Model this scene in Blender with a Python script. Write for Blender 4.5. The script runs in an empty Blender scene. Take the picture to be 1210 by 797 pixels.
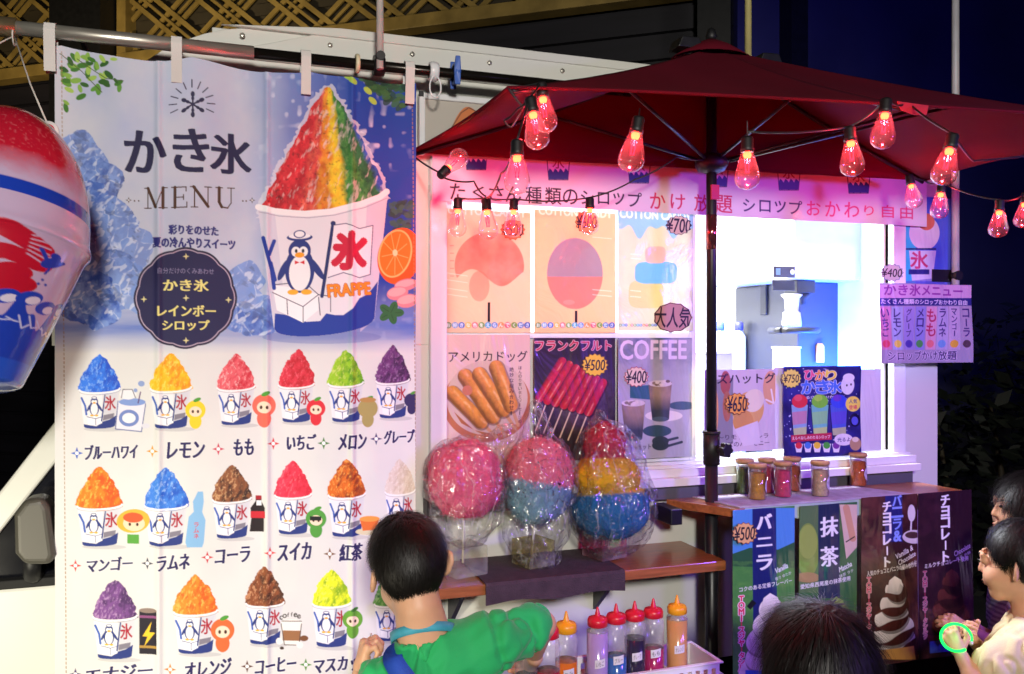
import bpy, math, random
import numpy as np
from mathutils import Vector, Matrix, Quaternion

random.seed(7); np.random.seed(7)
S = bpy.context.scene
COL = S.collection
R = math.radians

# ------------------------------------------------------------------ camera
YAW = R(19.0); CA, SA = math.cos(YAW), math.sin(YAW)
CAM = (0.0, -2.17, 1.55); FPX = 1000.0            # focal length in photo pixels (photo 1210 wide)
cd = bpy.data.cameras.new('camera'); cam = bpy.data.objects.new('camera', cd); COL.objects.link(cam)
cam.location = CAM; cam.rotation_euler = (R(90), 0, -YAW)
cd.sensor_width = 36; cd.lens = 36*FPX/1210; cd.clip_start = .05; cd.clip_end = 500
S.camera = cam

# ------------------------------------------------------------------ world: night sky
w = bpy.data.worlds.new('World'); S.world = w; w.use_nodes = True
nt = w.node_tree; bg = nt.nodes['Background']
sky = nt.nodes.new('ShaderNodeTexSky'); sky.sky_type = 'NISHITA'; sky.sun_disc = False
sky.sun_elevation = R(-4); sky.sun_rotation = R(140)
nt.links.new(sky.outputs[0], bg.inputs[0]); bg.inputs[1].default_value = .12

# ------------------------------------------------------------------ lamps of the place
def lamp(name, kind, loc, target, energy, color, size=.3, angle=60, blend=.5):
    d = bpy.data.lights.new(name, kind); d.energy = energy; d.color = color
    if kind == 'AREA': d.shape = 'DISK'; d.size = size
    else: d.shadow_soft_size = size
    if kind == 'SPOT': d.spot_size = R(angle); d.spot_blend = blend
    o = bpy.data.objects.new(name, d); COL.objects.link(o); o.location = loc
    o.rotation_euler = (Vector(target)-Vector(loc)).to_track_quat('-Z', 'Y').to_euler()
    return o
WARM = (1.0, .86, .66)
lamp('stall_floodlight', 'SPOT', (-.12, -3.7, 2.26), (.65, 0, 1.25), 410, (1, .95, .87), .16, 75, .6)
lamp('low_worklight', 'SPOT', (-1.15, -1.75, .62), (-.08, 0, .78), 150, (1, .92, .70), .12, 62, 1.0)
lamp('blue_stage_light', 'SPOT', (2.55, -2.05, 1.92), (1.55, -.1, 1.22), 160, (.24, .10, 1.0), .14, 64, .8)
lamp('blue_wall_wash', 'SPOT', (3.2, .2, 2.2), (5.0, 3.2, 3.6), 150, (.03, .03, 1.0), .1, 110, .8)
lamp('facade_light', 'SPOT', (-1.6, 1.3, 1.9), (-.9, 3.6, 4.0), 230, (1, .80, .48), .15, 105, .9)
lamp('blue_spill', 'SPOT', (1.75, -2.6, 1.95), (1.02, -.25, .98), 52, (.36, .16, 1.0), .16, 34, .8)

S.view_settings.view_transform = 'Standard'; S.view_settings.look = 'None'
S.view_settings.exposure = 0.0; S.view_settings.gamma = 1.0; S.view_settings.use_curve_mapping = False
S.cycles.use_denoising = True
S.cycles.max_bounces = 8; S.cycles.transparent_max_bounces = 24; S.cycles.sample_clamp_indirect = 4
S.cycles.caustics_reflective = False; S.cycles.caustics_refractive = False

# ------------------------------------------------------------------ photo pixel <-> place
def P(px, py, Y):
    """point of the vertical plane Y = const seen at a photo pixel"""
    u = (px-605)/FPX; v = (398-py)/FPX
    z = (Y-CAM[1])/(CA-u*SA)
    return Vector((z*(u*CA+SA), Y, CAM[2]+v*z))
def D(px, py, z):
    """point at depth z (metres along the view axis)"""
    u = (px-605)/FPX; v = (398-py)/FPX
    return Vector((z*(u*CA+SA), CAM[1]+z*(CA-u*SA), CAM[2]+v*z))
def H(px, py, h):
    """point of the horizontal plane Z = h"""
    v = (398-py)/FPX
    return D(px, py, (h-CAM[2])/v)
def proj(X, Y, Z):
    dy = Y-CAM[1]
    zc = X*SA+dy*CA; xc = X*CA-dy*SA
    return 605+FPX*xc/zc, 398-FPX*(Z-CAM[2])/zc

def lin(c):
    if isinstance(c, str):
        c = [int(c[i:i+2], 16)/255 for i in (0, 2, 4)]
    a = np.array(c, float)
    return np.where(a <= .04045, a/12.92, ((a+.055)/1.055)**2.4)

# ------------------------------------------------------------------ noise
def _hash(ix, iy, iz, seed):
    n = (ix*374761393 + iy*668265263 + iz*2147483647 + seed*974634721) & 0xffffffff
    n = ((n ^ (n >> 13))*1274126177) & 0xffffffff
    n = ((n ^ (n >> 16))*2246822519) & 0xffffffff
    return ((n ^ (n >> 15)) & 0xffff)/65535.0
def noise(x, y, z=0.0, seed=0):
    x, y, z = np.broadcast_arrays(np.asarray(x, float), np.asarray(y, float), np.asarray(z, float))
    xi, yi, zi = np.floor(x), np.floor(y), np.floor(z)
    fx, fy, fz = x-xi, y-yi, z-zi
    xi, yi, zi = xi.astype(np.int64), yi.astype(np.int64), zi.astype(np.int64)
    fx = fx*fx*(3-2*fx); fy = fy*fy*(3-2*fy); fz = fz*fz*(3-2*fz)
    r = 0
    flat = not np.any(z)
    for dz in ((0,) if flat else (0, 1)):
        wz = 1 if flat else (fz if dz else 1-fz)
        for dx in (0, 1):
            for dy in (0, 1):
                r = r + _hash(xi+dx, yi+dy, zi+dz, seed)*(fx if dx else 1-fx)*(fy if dy else 1-fy)*wz
    return r
def fbm(x, y, z=0.0, seed=0, o=4):
    a, t, f = 0, 0, 1.0
    for i in range(o):
        g = .55**i; a = a+g*noise(np.asarray(x)*f, np.asarray(y)*f, np.asarray(z)*f, seed+i*17); t += g; f *= 2.03
    return a/t

# ------------------------------------------------------------------ objects
ORG = {}
def thing(name, label, cat, loc=(0, 0, 0), group=None):
    o = bpy.data.objects.new(name, None); COL.objects.link(o)
    o.empty_display_size = .05
    o.location = loc; o['label'] = label; o['category'] = cat
    if group: o['group'] = group
    ORG[o.name] = Vector(loc); return o
def tag(o, label, cat, group=None, kind=None):
    if label: o['label'] = label
    if cat: o['category'] = cat
    if group: o['group'] = group
    if kind: o['kind'] = kind
    return o
def link_mesh(name, me, parent=None, loc=None):
    """me is in place coordinates; the object is linked at loc or at its parent's origin"""
    org = ORG[parent.name] if parent else Vector(loc or (0, 0, 0))
    me.transform(Matrix.Translation(-org))
    o = bpy.data.objects.new(name, me); COL.objects.link(o)
    if parent: o.parent = parent
    else: o.location = org
    ORG[o.name] = org; return o

class MB:
    """collects shapes into one mesh, with several materials"""
    def __init__(s): s.v, s.f, s.mi, s.mats, s.sm = [], [], [], [], []
    def m(s, mat):
        if mat not in s.mats: s.mats.append(mat)
        return s.mats.index(mat)
    def add(s, v, f, mat, smooth=False):
        b = len(s.v); k = s.m(mat)
        s.v += [tuple(p) for p in v]
        for q in f: s.f.append([b+i for i in q]); s.mi.append(k); s.sm.append(smooth)
        return s
    def box(s, a, b, mat):
        x0, y0, z0 = [min(p, q) for p, q in zip(a, b)]; x1, y1, z1 = [max(p, q) for p, q in zip(a, b)]
        v = [(x0, y0, z0), (x1, y0, z0), (x1, y1, z0), (x0, y1, z0), (x0, y0, z1), (x1, y0, z1), (x1, y1, z1), (x0, y1, z1)]
        return s.add(v, [(3, 2, 1, 0), (4, 5, 6, 7), (0, 1, 5, 4), (1, 2, 6, 5), (2, 3, 7, 6), (3, 0, 4, 7)], mat)
    def obox(s, c, ax, ay, az, mat):
        c = Vector(c); v = []
        for k in (-1, 1):
            for i, j in ((-1, -1), (1, -1), (1, 1), (-1, 1)): v.append(c+ax*i+ay*j+az*k)
        return s.add(v, [(3, 2, 1, 0), (4, 5, 6, 7), (0, 1, 5, 4), (1, 2, 6, 5), (2, 3, 7, 6), (3, 0, 4, 7)], mat)
    def tube(s, pts, r, mat, n=10, cap=True, smooth=True):
        pts = [Vector(p) for p in pts]; rr = r if isinstance(r, (list, tuple)) else [r]*len(pts)
        v, f = [], []; up = None
        for i, p in enumerate(pts):
            t = (pts[min(i+1, len(pts)-1)]-pts[max(i-1, 0)])
            t = t.normalized() if t.length > 1e-9 else Vector((0, 0, 1))
            if up is None:
                up = Vector((0, 0, 1)) if abs(t.z) < .9 else Vector((1, 0, 0))
            a = t.cross(up).normalized(); b = a.cross(t).normalized(); up = b
            for k in range(n):
                th = 2*math.pi*k/n; v.append(p+(a*math.cos(th)+b*math.sin(th))*rr[i])
        for i in range(len(pts)-1):
            for k in range(n):
                f.append((i*n+k, i*n+(k+1) % n, (i+1)*n+(k+1) % n, (i+1)*n+k))
        s.add(v, f, mat, smooth)
        if cap:
            b = len(s.v)-len(v); k = s.m(mat)
            s.f.append([b+i for i in reversed(range(n))]); s.mi.append(k); s.sm.append(False)
            s.f.append([b+(len(pts)-1)*n+i for i in range(n)]); s.mi.append(k); s.sm.append(False)
        return s
    def lathe(s, prof, c, mat, n=24, smooth=True, axis=None, sx=1, sy=1):
        """prof: (radius, height) pairs going up"""
        c = Vector(c); q = Quaternion() if axis is None else Vector((0, 0, 1)).rotation_difference(Vector(axis))
        v, f = [], []
        for r, h in prof:
            for k in range(n):
                th = 2*math.pi*k/n
                v.append(c+q @ Vector((r*math.cos(th)*sx, r*math.sin(th)*sy, h)))
        for i in range(len(prof)-1):
            for k in range(n): f.append((i*n+k, i*n+(k+1) % n, (i+1)*n+(k+1) % n, (i+1)*n+k))
        if prof[0][0] > 1e-6: f.append(tuple(reversed(range(n))))
        if prof[-1][0] > 1e-6: f.append(tuple((len(prof)-1)*n+i for i in range(n)))
        return s.add(v, f, mat, smooth)
    def prism(s, poly, d, mat):
        """flat polygon (3D points) pushed by vector d"""
        n = len(poly); v = [Vector(p) for p in poly]+[Vector(p)+Vector(d) for p in poly]
        f = [tuple(reversed(range(n))), tuple(range(n, 2*n))]+[(i, (i+1) % n, n+(i+1) % n, n+i) for i in range(n)]
        return s.add(v, f, mat)
    def build(s, name, parent=None, loc=None, bevel=0, seg=2):
        me = bpy.data.meshes.new(name); me.from_pydata(s.v, [], s.f)
        for m in s.mats: me.materials.append(m)
        me.polygons.foreach_set('material_index', s.mi)
        me.polygons.foreach_set('use_smooth', s.sm)
        me.update()
        import bmesh
        b = bmesh.new(); b.from_mesh(me); bmesh.ops.recalc_face_normals(b, faces=b.faces); b.to_mesh(me); b.free()
        o = link_mesh(name, me, parent, loc)
        if bevel:
            m = o.modifiers.new('bevel', 'BEVEL'); m.width = bevel; m.segments = seg; m.limit_method = 'ANGLE'; m.angle_limit = R(40)
        return o

def grid_mesh(name, V, ny, nx, colors=None, keep=None, mat=None, smooth=True, close=False):
    """V: (ny*nx,3) array -> mesh of quads with point colours"""
    idx = np.arange(ny*nx).reshape(ny, nx)
    if close: idx = np.concatenate([idx, idx[:, :1]], 1)
    q = np.stack([idx[:-1, :-1], idx[1:, :-1], idx[1:, 1:], idx[:-1, 1:]], -1).reshape(-1, 4)
    if keep is not None: q = q[keep.reshape(-1)]
    return np_mesh(name, V, q, colors, mat, smooth)
def np_mesh(name, V, q, colors=None, mat=None, smooth=True):
    me = bpy.data.meshes.new(name); k = q.shape[1]
    me.vertices.add(len(V)); me.vertices.foreach_set('co', np.ascontiguousarray(V, np.float32).ravel())
    me.loops.add(q.size); me.loops.foreach_set('vertex_index', q.astype(np.int32).ravel())
    me.polygons.add(len(q)); me.polygons.foreach_set('loop_start', np.arange(0, q.size, k, dtype=np.int32))
    me.polygons.foreach_set('use_smooth', np.full(len(q), smooth))
    me.update(calc_edges=True)
    if colors is not None:
        a = me.color_attributes.new('Col', 'FLOAT_COLOR', 'POINT')
        c = np.ones((len(V), 4), np.float32); c[:, :3] = colors; a.data.foreach_set('color', c.ravel())
    if mat: me.materials.append(mat)
    return me

# ------------------------------------------------------------------ materials
def _nodes(name):
    m = bpy.data.materials.new(name); m.use_nodes = True
    return m, m.node_tree.nodes, m.node_tree.links
def mat(name, col, rough=.5, metal=0, var=.12, vscale=12, bump=0, bscale=60, coat=0, trans=0, sss=0, emit=0, spec=.5, stretch=None, sheen=0):
    """procedural principled material: base colour broken up by noise"""
    m, N, L = _nodes(name); b = N['Principled BSDF']; c = lin(col)
    tc = N.new('ShaderNodeTexCoord'); mp = N.new('ShaderNodeMapping'); L.new(tc.outputs['Object'], mp.inputs[0])
    if stretch: mp.inputs['Scale'].default_value = stretch
    n = N.new('ShaderNodeTexNoise'); n.inputs['Scale'].default_value = vscale; n.inputs['Detail'].default_value = 6; L.new(mp.outputs[0], n.inputs['Vector'])
    r = N.new('ShaderNodeValToRGB'); L.new(n.outputs['Fac'], r.inputs[0])
    r.color_ramp.elements[0].position = .3; r.color_ramp.elements[1].position = .7
    r.color_ramp.elements[0].color = (*[max(0, x*(1-var)) for x in c], 1); r.color_ramp.elements[1].color = (*[min(1, x*(1+var)) for x in c], 1)
    L.new(r.outputs[0], b.inputs['Base Color'])
    mr = N.new('ShaderNodeMapRange'); L.new(n.outputs['Fac'], mr.inputs[0]); mr.inputs[3].default_value = max(.02, rough-.08); mr.inputs[4].default_value = min(1, rough+.08)
    L.new(mr.outputs[0], b.inputs['Roughness'])
    b.inputs['Metallic'].default_value = metal; b.inputs['Coat Weight'].default_value = coat; b.inputs['Coat Roughness'].default_value = .1
    b.inputs['Transmission Weight'].default_value = trans; b.inputs['Specular IOR Level'].default_value = spec
    if sheen: b.inputs['Sheen Weight'].default_value = sheen
    if sss:
        b.inputs['Subsurface Weight'].default_value = sss; b.inputs['Subsurface Radius'].default_value = (1, .35, .2); b.inputs['Subsurface Scale'].default_value = .008
    if emit:
        b.inputs['Emission Color'].default_value = (*c, 1); b.inputs['Emission Strength'].default_value = emit
    if bump:
        n2 = N.new('ShaderNodeTexNoise'); n2.inputs['Scale'].default_value = bscale; n2.inputs['Detail'].default_value = 5; L.new(mp.outputs[0], n2.inputs['Vector'])
        bp = N.new('ShaderNodeBump'); bp.inputs['Strength'].default_value = bump; bp.inputs['Distance'].default_value = .004
        L.new(n2.outputs['Fac'], bp.inputs['Height']); L.new(bp.outputs[0], b.inputs['Normal'])
    return m
def vmat(name, rough=.6, coat=0, bump=.1, bscale=500, translucent=0, wrinkle=0, wscale=6, sss=0, gain=1.0, wstretch=(1, 1, 1)):
    """material whose base colour is the printed pattern stored on the mesh"""
    m, N, L = _nodes(name); b = N['Principled BSDF']; out = N['Material Output']
    a = N.new('ShaderNodeAttribute'); a.attribute_name = 'Col'
    tc = N.new('ShaderNodeTexCoord')
    n = N.new('ShaderNodeTexNoise'); n.inputs['Scale'].default_value = 5; n.inputs['Detail'].default_value = 5; L.new(tc.outputs['Object'], n.inputs['Vector'])
    mr = N.new('ShaderNodeMapRange'); L.new(n.outputs['Fac'], mr.inputs[0]); mr.inputs[3].default_value = .9*gain; mr.inputs[4].default_value = 1.06*gain
    mx = N.new('ShaderNodeMix'); mx.data_type = 'RGBA'; mx.blend_type = 'MULTIPLY'; mx.inputs[0].default_value = 1
    L.new(a.outputs['Color'], mx.inputs[6]); L.new(mr.outputs[0], mx.inputs[7]); L.new(mx.outputs[2], b.inputs['Base Color'])
    b.inputs['Roughness'].default_value = rough; b.inputs['Coat Weight'].default_value = coat; b.inputs['Coat Roughness'].default_value = .06
    if sss:
        b.inputs['Subsurface Weight'].default_value = sss; b.inputs['Subsurface Radius'].default_value = (1, .35, .2); b.inputs['Subsurface Scale'].default_value = .008
    n2 = N.new('ShaderNodeTexNoise'); n2.inputs['Scale'].default_value = bscale; n2.inputs['Detail'].default_value = 3; L.new(tc.outputs['Object'], n2.inputs['Vector'])
    bp = N.new('ShaderNodeBump'); bp.inputs['Strength'].default_value = bump; bp.inputs['Distance'].default_value = .001
    L.new(n2.outputs['Fac'], bp.inputs['Height']); L.new(bp.outputs[0], b.inputs['Normal'])
    if wrinkle:
        mp = N.new('ShaderNodeMapping'); mp.inputs['Scale'].default_value = wstretch; L.new(tc.outputs['Object'], mp.inputs[0])
        n3 = N.new('ShaderNodeTexNoise'); n3.inputs['Scale'].default_value = wscale; n3.inputs['Detail'].default_value = 4; n3.inputs['Distortion'].default_value = 1.2; L.new(mp.outputs[0], n3.inputs['Vector'])
        b3 = N.new('ShaderNodeBump'); b3.inputs['Strength'].default_value = wrinkle; b3.inputs['Distance'].default_value = .03
        L.new(n3.outputs['Fac'], b3.inputs['Height'])
        L.new(b3.outputs[0], bp.inputs['Normal']); L.new(b3.outputs[0], b.inputs['Coat Normal'])
    if translucent:
        t = N.new('ShaderNodeBsdfTranslucent'); L.new(mx.outputs[2], t.inputs[0])
        ms = N.new('ShaderNodeMixShader'); ms.inputs[0].default_value = translucent
        L.new(b.outputs[0], ms.inputs[1]); L.new(t.outputs[0], ms.inputs[2]); L.new(ms.outputs[0], out.inputs[0])
    return m
def clear(name, tint=(1, 1, 1), rough=.06, base=.05, edge=.75, bump=0, bscale=20, haze=0, stretch=(1, 1, 1), power=2.2, facet=0, crease=0):
    """thin clear film or glass: see-through with fresnel reflections and a little haze"""
    m, N, L = _nodes(name); out = N['Material Output']; N.remove(N['Principled BSDF'])
    t = N.new('ShaderNodeBsdfTransparent'); t.inputs[0].default_value = (*tint, 1)
    g = N.new('ShaderNodeBsdfGlossy'); g.inputs['Roughness'].default_value = rough
    lw = N.new('ShaderNodeLayerWeight'); lw.inputs[0].default_value = .5
    pw = N.new('ShaderNodeMath'); pw.operation = 'POWER'; pw.inputs[1].default_value = power; L.new(lw.outputs['Facing'], pw.inputs[0])
    mr = N.new('ShaderNodeMapRange'); mr.inputs[3].default_value = base; mr.inputs[4].default_value = edge; L.new(pw.outputs[0], mr.inputs[0])
    ms = N.new('ShaderNodeMixShader'); L.new(mr.outputs[0], ms.inputs[0]); L.new(t.outputs[0], ms.inputs[1]); L.new(g.outputs[0], ms.inputs[2])
    last = ms
    tc = N.new('ShaderNodeTexCoord'); mp = N.new('ShaderNodeMapping'); mp.inputs['Scale'].default_value = stretch; L.new(tc.outputs['Object'], mp.inputs[0])
    if bump:
        n = N.new('ShaderNodeTexNoise'); n.inputs['Scale'].default_value = bscale; n.inputs['Detail'].default_value = 5; n.inputs['Distortion'].default_value = 1.5; L.new(mp.outputs[0], n.inputs['Vector'])
        bp = N.new('ShaderNodeBump'); bp.inputs['Strength'].default_value = bump; bp.inputs['Distance'].default_value = .02
        L.new(n.outputs['Fac'], bp.inputs['Height']); L.new(bp.outputs[0], g.inputs['Normal']); L.new(bp.outputs[0], lw.inputs['Normal'])
        if facet:
            ad = N.new('ShaderNodeVectorMath'); ad.operation = 'ADD'; n4 = N.new('ShaderNodeTexNoise'); n4.inputs['Scale'].default_value = 18; L.new(mp.outputs[0], n4.inputs['Vector'])
            sc = N.new('ShaderNodeVectorMath'); sc.operation = 'SCALE'; sc.inputs['Scale'].default_value = .05; L.new(n4.outputs['Color'], sc.inputs[0]); L.new(mp.outputs[0], ad.inputs[0]); L.new(sc.outputs[0], ad.inputs[1])
            vo = N.new('ShaderNodeTexVoronoi'); vo.inputs['Scale'].default_value = facet; L.new(ad.outputs[0], vo.inputs['Vector'])
            b2 = N.new('ShaderNodeBump'); b2.inputs['Strength'].default_value = 1.0; b2.inputs['Distance'].default_value = .016; L.new(vo.outputs['Distance'], b2.inputs['Height']); L.new(b2.outputs[0], bp.inputs['Normal'])
    if haze:
        d = N.new('ShaderNodeBsdfDiffuse'); d.inputs[0].default_value = (.8, .8, .82, 1)
        n = N.new('ShaderNodeTexNoise'); n.inputs['Scale'].default_value = 14; n.inputs['Detail'].default_value = 4; L.new(mp.outputs[0], n.inputs['Vector'])
        r = N.new('ShaderNodeMapRange'); r.inputs[1].default_value = .45; r.inputs[2].default_value = .8; r.inputs[3].default_value = haze*.3; r.inputs[4].default_value = haze*1.6; L.new(n.outputs['Fac'], r.inputs[0])
        m2 = N.new('ShaderNodeMixShader'); L.new(r.outputs[0], m2.inputs[0]); L.new(ms.outputs[0], m2.inputs[1]); L.new(d.outputs[0], m2.inputs[2]); last = m2
    if crease:
        d3 = N.new('ShaderNodeBsdfDiffuse'); d3.inputs[0].default_value = (.9, .9, .92, 1); m3 = N.new('ShaderNodeMixShader'); prev = None
        for sc_, sd in ((9, 0.0), (21, 3.7)):
            mv = N.new('ShaderNodeMapping'); mv.inputs['Location'].default_value = (sd, sd, sd); L.new(mp.outputs[0], mv.inputs[0])
            nn = N.new('ShaderNodeTexNoise'); nn.inputs['Scale'].default_value = sc_; nn.inputs['Detail'].default_value = 2; nn.inputs['Distortion'].default_value = .8; L.new(mv.outputs[0], nn.inputs['Vector'])
            s1 = N.new('ShaderNodeMath'); s1.operation = 'SUBTRACT'; s1.inputs[1].default_value = .5; L.new(nn.outputs['Fac'], s1.inputs[0]); ab = N.new('ShaderNodeMath'); ab.operation = 'ABSOLUTE'; L.new(s1.outputs[0], ab.inputs[0])
            mr3 = N.new('ShaderNodeMapRange'); mr3.inputs[1].default_value = 0; mr3.inputs[2].default_value = .007; mr3.inputs[3].default_value = crease; mr3.inputs[4].default_value = 0; L.new(ab.outputs[0], mr3.inputs[0])
            if prev is None: prev = mr3.outputs[0]
            else: mxx = N.new('ShaderNodeMath'); mxx.operation = 'MAXIMUM'; L.new(prev, mxx.inputs[0]); L.new(mr3.outputs[0], mxx.inputs[1]); prev = mxx.outputs[0]
        L.new(prev, m3.inputs[0]); L.new(last.outputs[0], m3.inputs[1]); L.new(d3.outputs[0], m3.inputs[2]); last = m3
    L.new(last.outputs[0], out.inputs[0]); return m
def emitter(name, col, strength):
    m, N, L = _nodes(name); out = N['Material Output']; N.remove(N['Principled BSDF'])
    e = N.new('ShaderNodeEmission'); e.inputs[0].default_value = (*lin(col), 1); e.inputs[1].default_value = strength
    n = N.new('ShaderNodeTexNoise'); n.inputs['Scale'].default_value = 30
    mr = N.new('ShaderNodeMapRange'); mr.inputs[3].default_value = .9*strength; mr.inputs[4].default_value = 1.1*strength
    L.new(n.outputs['Fac'], mr.inputs[0]); L.new(mr.outputs[0], e.inputs[1]); L.new(e.outputs[0], out.inputs[0]); return m
# ------------------------------------------------------------------ printed sheets
_glyph = {}
def glyphs(s, bold=0.0):
    k = (s, bold)
    if k not in _glyph:
        c = bpy.data.curves.new('t', 'FONT'); c.body = s; c.size = 1; c.offset = bold; c.resolution_u = 3
        o = bpy.data.objects.new('t', c); COL.objects.link(o); bpy.context.view_layer.update()
        m = o.to_mesh(); m.calc_loop_triangles()
        v = np.array([x.co[:2] for x in m.vertices]).reshape(-1, 2)
        t = np.array([list(x.vertices) for x in m.loop_triangles], int).reshape(-1, 3)
        o.to_mesh_clear(); bpy.data.objects.remove(o); bpy.data.curves.remove(c)
        _glyph[k] = v[t] if len(t) else np.zeros((0, 3, 2))
    return _glyph[k]
SUB = [(-.33, -.33), (0, -.33), (.33, -.33), (-.33, 0), (0, 0), (.33, 0), (-.33, .33), (0, .33), (.33, .33)]

class Print:
    """a flat sheet on a vertical plane; every drawing call is given in photo pixels of that plane"""
    def __init__(s, Y, l, t, r, b, tex=.0015, col='e8e8e8', pix=None):
        A = P(l, t, Y); B = P(r, b, Y); s.Y = Y
        s.X0, s.X1, s.Z1, s.Z0 = A.x, B.x, A.z, B.z
        s.nx = max(4, int((s.X1-s.X0)/tex)); s.ny = max(4, int((s.Z1-s.Z0)/tex))
        s.X = np.linspace(s.X0, s.X1, s.nx); s.Z = np.linspace(s.Z1, s.Z0, s.ny)
        s.XX, s.ZZ = np.meshgrid(s.X, s.Z)
        s.PX, s.PY = proj(s.XX, Y, s.ZZ)
        s.C = np.ones((s.ny, s.nx, 3))*lin(col)
        s.gx = (s.PX[0, -1]-s.PX[0, 0])/(s.nx-1); s.gy = (s.PY[-1, 0]-s.PY[0, 0])/(s.ny-1)
    def win(s, x0, y0, x1, y1):
        j = np.where((s.PX[0] >= x0-2) & (s.PX[0] <= x1+2))[0]
        if not len(j): return None
        sub = s.PY[:, [j[0], j[-1]]]
        i = np.where((sub.max(1) >= y0-2) & (sub.min(1) <= y1+2))[0]
        if not len(i): return None
        return slice(i[0], i[-1]+1), slice(j[0], j[-1]+1)
    def put(s, W, a, col):
        c = col if isinstance(col, np.ndarray) and col.ndim == 3 else lin(col)
        a = a[..., None]; s.C[W] = s.C[W]*(1-a)+c*a
    def shape(s, fn, box, col, alpha=1.0):
        """fn(px,py)->bool; col: colour or fn(px,py)->rgb array"""
        W = s.win(*box)
        if W is None: return
        x, y = s.PX[W], s.PY[W]; a = 0
        for dx, dy in SUB: a = a+fn(x+dx*s.gx, y+dy*s.gy)
        a = a/9.0*alpha
        s.put(W, a, col(x, y) if callable(col) else col)
    def poly(s, pts, col, alpha=1.0):
        p = np.array(pts, float)
        def fn(x, y):
            c = np.zeros(x.shape, bool); n = len(p)
            for i in range(n):
                (ax, ay), (bx, by) = p[i], p[(i+1) % n]
                if ay == by: continue
                c ^= ((ay > y) != (by > y)) & (x < (bx-ax)*(y-ay)/(by-ay)+ax)
            return c
        s.shape(fn, (p[:, 0].min(), p[:, 1].min(), p[:, 0].max(), p[:, 1].max()), col, alpha)
    def ell(s, cx, cy, rx, ry, col, alpha=1.0, rot=0):
        c, q = math.cos(rot), math.sin(rot); m = max(rx, ry)
        s.shape(lambda x, y: (((x-cx)*c+(y-cy)*q)/rx)**2+((-(x-cx)*q+(y-cy)*c)/ry)**2 < 1, (cx-m, cy-m, cx+m, cy+m), col, alpha)
    def line(s, pts, wd, col, alpha=1.0):
        p = np.array(pts, float)
        def fn(x, y):
            d = np.full(x.shape, 1e9)
            for i in range(len(p)-1):
                a, b = p[i], p[i+1]; e = b-a; t = np.clip(((x-a[0])*e[0]+(y-a[1])*e[1])/max(1e-9, e@e), 0, 1)
                d = np.minimum(d, (x-a[0]-t*e[0])**2+(y-a[1]-t*e[1])**2)
            return d < (wd/2)**2
        s.shape(fn, (p[:, 0].min()-wd, p[:, 1].min()-wd, p[:, 0].max()+wd, p[:, 1].max()+wd), col, alpha)
    def rect(s, x0, y0, x1, y1, col, alpha=1.0):
        s.poly([(x0, y0), (x1, y0), (x1, y1), (x0, y1)], col, alpha)
    def soft(s, fa, box, col):
        """fa(px,py)->alpha 0..1"""
        W = s.win(*box)
        if W is None: return
        x, y = s.PX[W], s.PY[W]; s.put(W, np.clip(fa(x, y), 0, 1), col(x, y) if callable(col) else col)
    def tris(s, T, col, alpha=1.0):
        """T: (n,3,2) triangles in (X,Z) metres"""
        k = 3; dx = (s.X1-s.X0)/(s.nx-1); dz = (s.Z1-s.Z0)/(s.ny-1)
        U = np.stack([(T[..., 0]-s.X0)/dx, (s.Z1-T[..., 1])/dz], -1)
        j0 = max(0, int(U[..., 0].min())-1); j1 = min(s.nx, int(U[..., 0].max())+3)
        i0 = max(0, int(U[..., 1].min())-1); i1 = min(s.ny, int(U[..., 1].max())+3)
        if j1 <= j0 or i1 <= i0: return
        B = np.zeros(((i1-i0)*k, (j1-j0)*k), bool)
        V = (U-np.array([j0, i0]))*k+(k-1)/2
        for a, b, c in V:
            x0 = max(0, int(min(a[0], b[0], c[0]))); x1 = min(B.shape[1], int(max(a[0], b[0], c[0]))+2)
            y0 = max(0, int(min(a[1], b[1], c[1]))); y1 = min(B.shape[0], int(max(a[1], b[1], c[1]))+2)
            if x1 <= x0 or y1 <= y0: continue
            x = np.arange(x0, x1)[None, :]; y = np.arange(y0, y1)[:, None]
            e0 = (b[0]-a[0])*(y-a[1])-(b[1]-a[1])*(x-a[0]); e1 = (c[0]-b[0])*(y-b[1])-(c[1]-b[1])*(x-b[0]); e2 = (a[0]-c[0])*(y-c[1])-(a[1]-c[1])*(x-c[0])
            B[y0:y1, x0:x1] |= ((e0 >= 0) & (e1 >= 0) & (e2 >= 0)) | ((e0 <= 0) & (e1 <= 0) & (e2 <= 0))
        a = B.reshape(i1-i0, k, j1-j0, k).mean((1, 3))
        s.put((slice(i0, i1), slice(j0, j1)), a*alpha, col)
    def text(s, t, cx, cy, w=None, h=None, col='181838', bold=0.0, vert=False, xb=0, out=None, ow=1.2, rot=0, gap=1.0, slant=0, alpha=1.0):
        """writing centred on a photo pixel, w / h = its size in photo pixels"""
        if vert:
            n = len(t); st = h/n
            for i, ch in enumerate(t):
                if ch == ' ': continue
                r = rot
                if ch in 'ー～-': r = rot+math.pi/2
                s.text(ch, cx, cy-h/2+st*(i+.5), None, None if ch in 'ー' else st*.8*gap, col, bold, False, xb, out, ow, r, 1.0, slant, alpha) if ch not in 'ー' else s.line([(cx, cy-h/2+st*(i+.15)), (cx, cy-h/2+st*(i+.85))], max(1, st*.12), col)
            return
        T = glyphs(t)
        if not len(T): return
        T = T.copy(); q = P(cx, cy, s.Y)
        mz = (P(cx, cy, s.Y)-P(cx, cy+1, s.Y)).z; mx = (P(cx+.5, cy, s.Y)-P(cx-.5, cy, s.Y)).x
        lo = T.reshape(-1, 2).min(0); hi = T.reshape(-1, 2).max(0); sz = np.maximum(hi-lo, 1e-4)
        T = T-(lo+hi)/2
        if slant: T[..., 0] += T[..., 1]*slant
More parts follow.
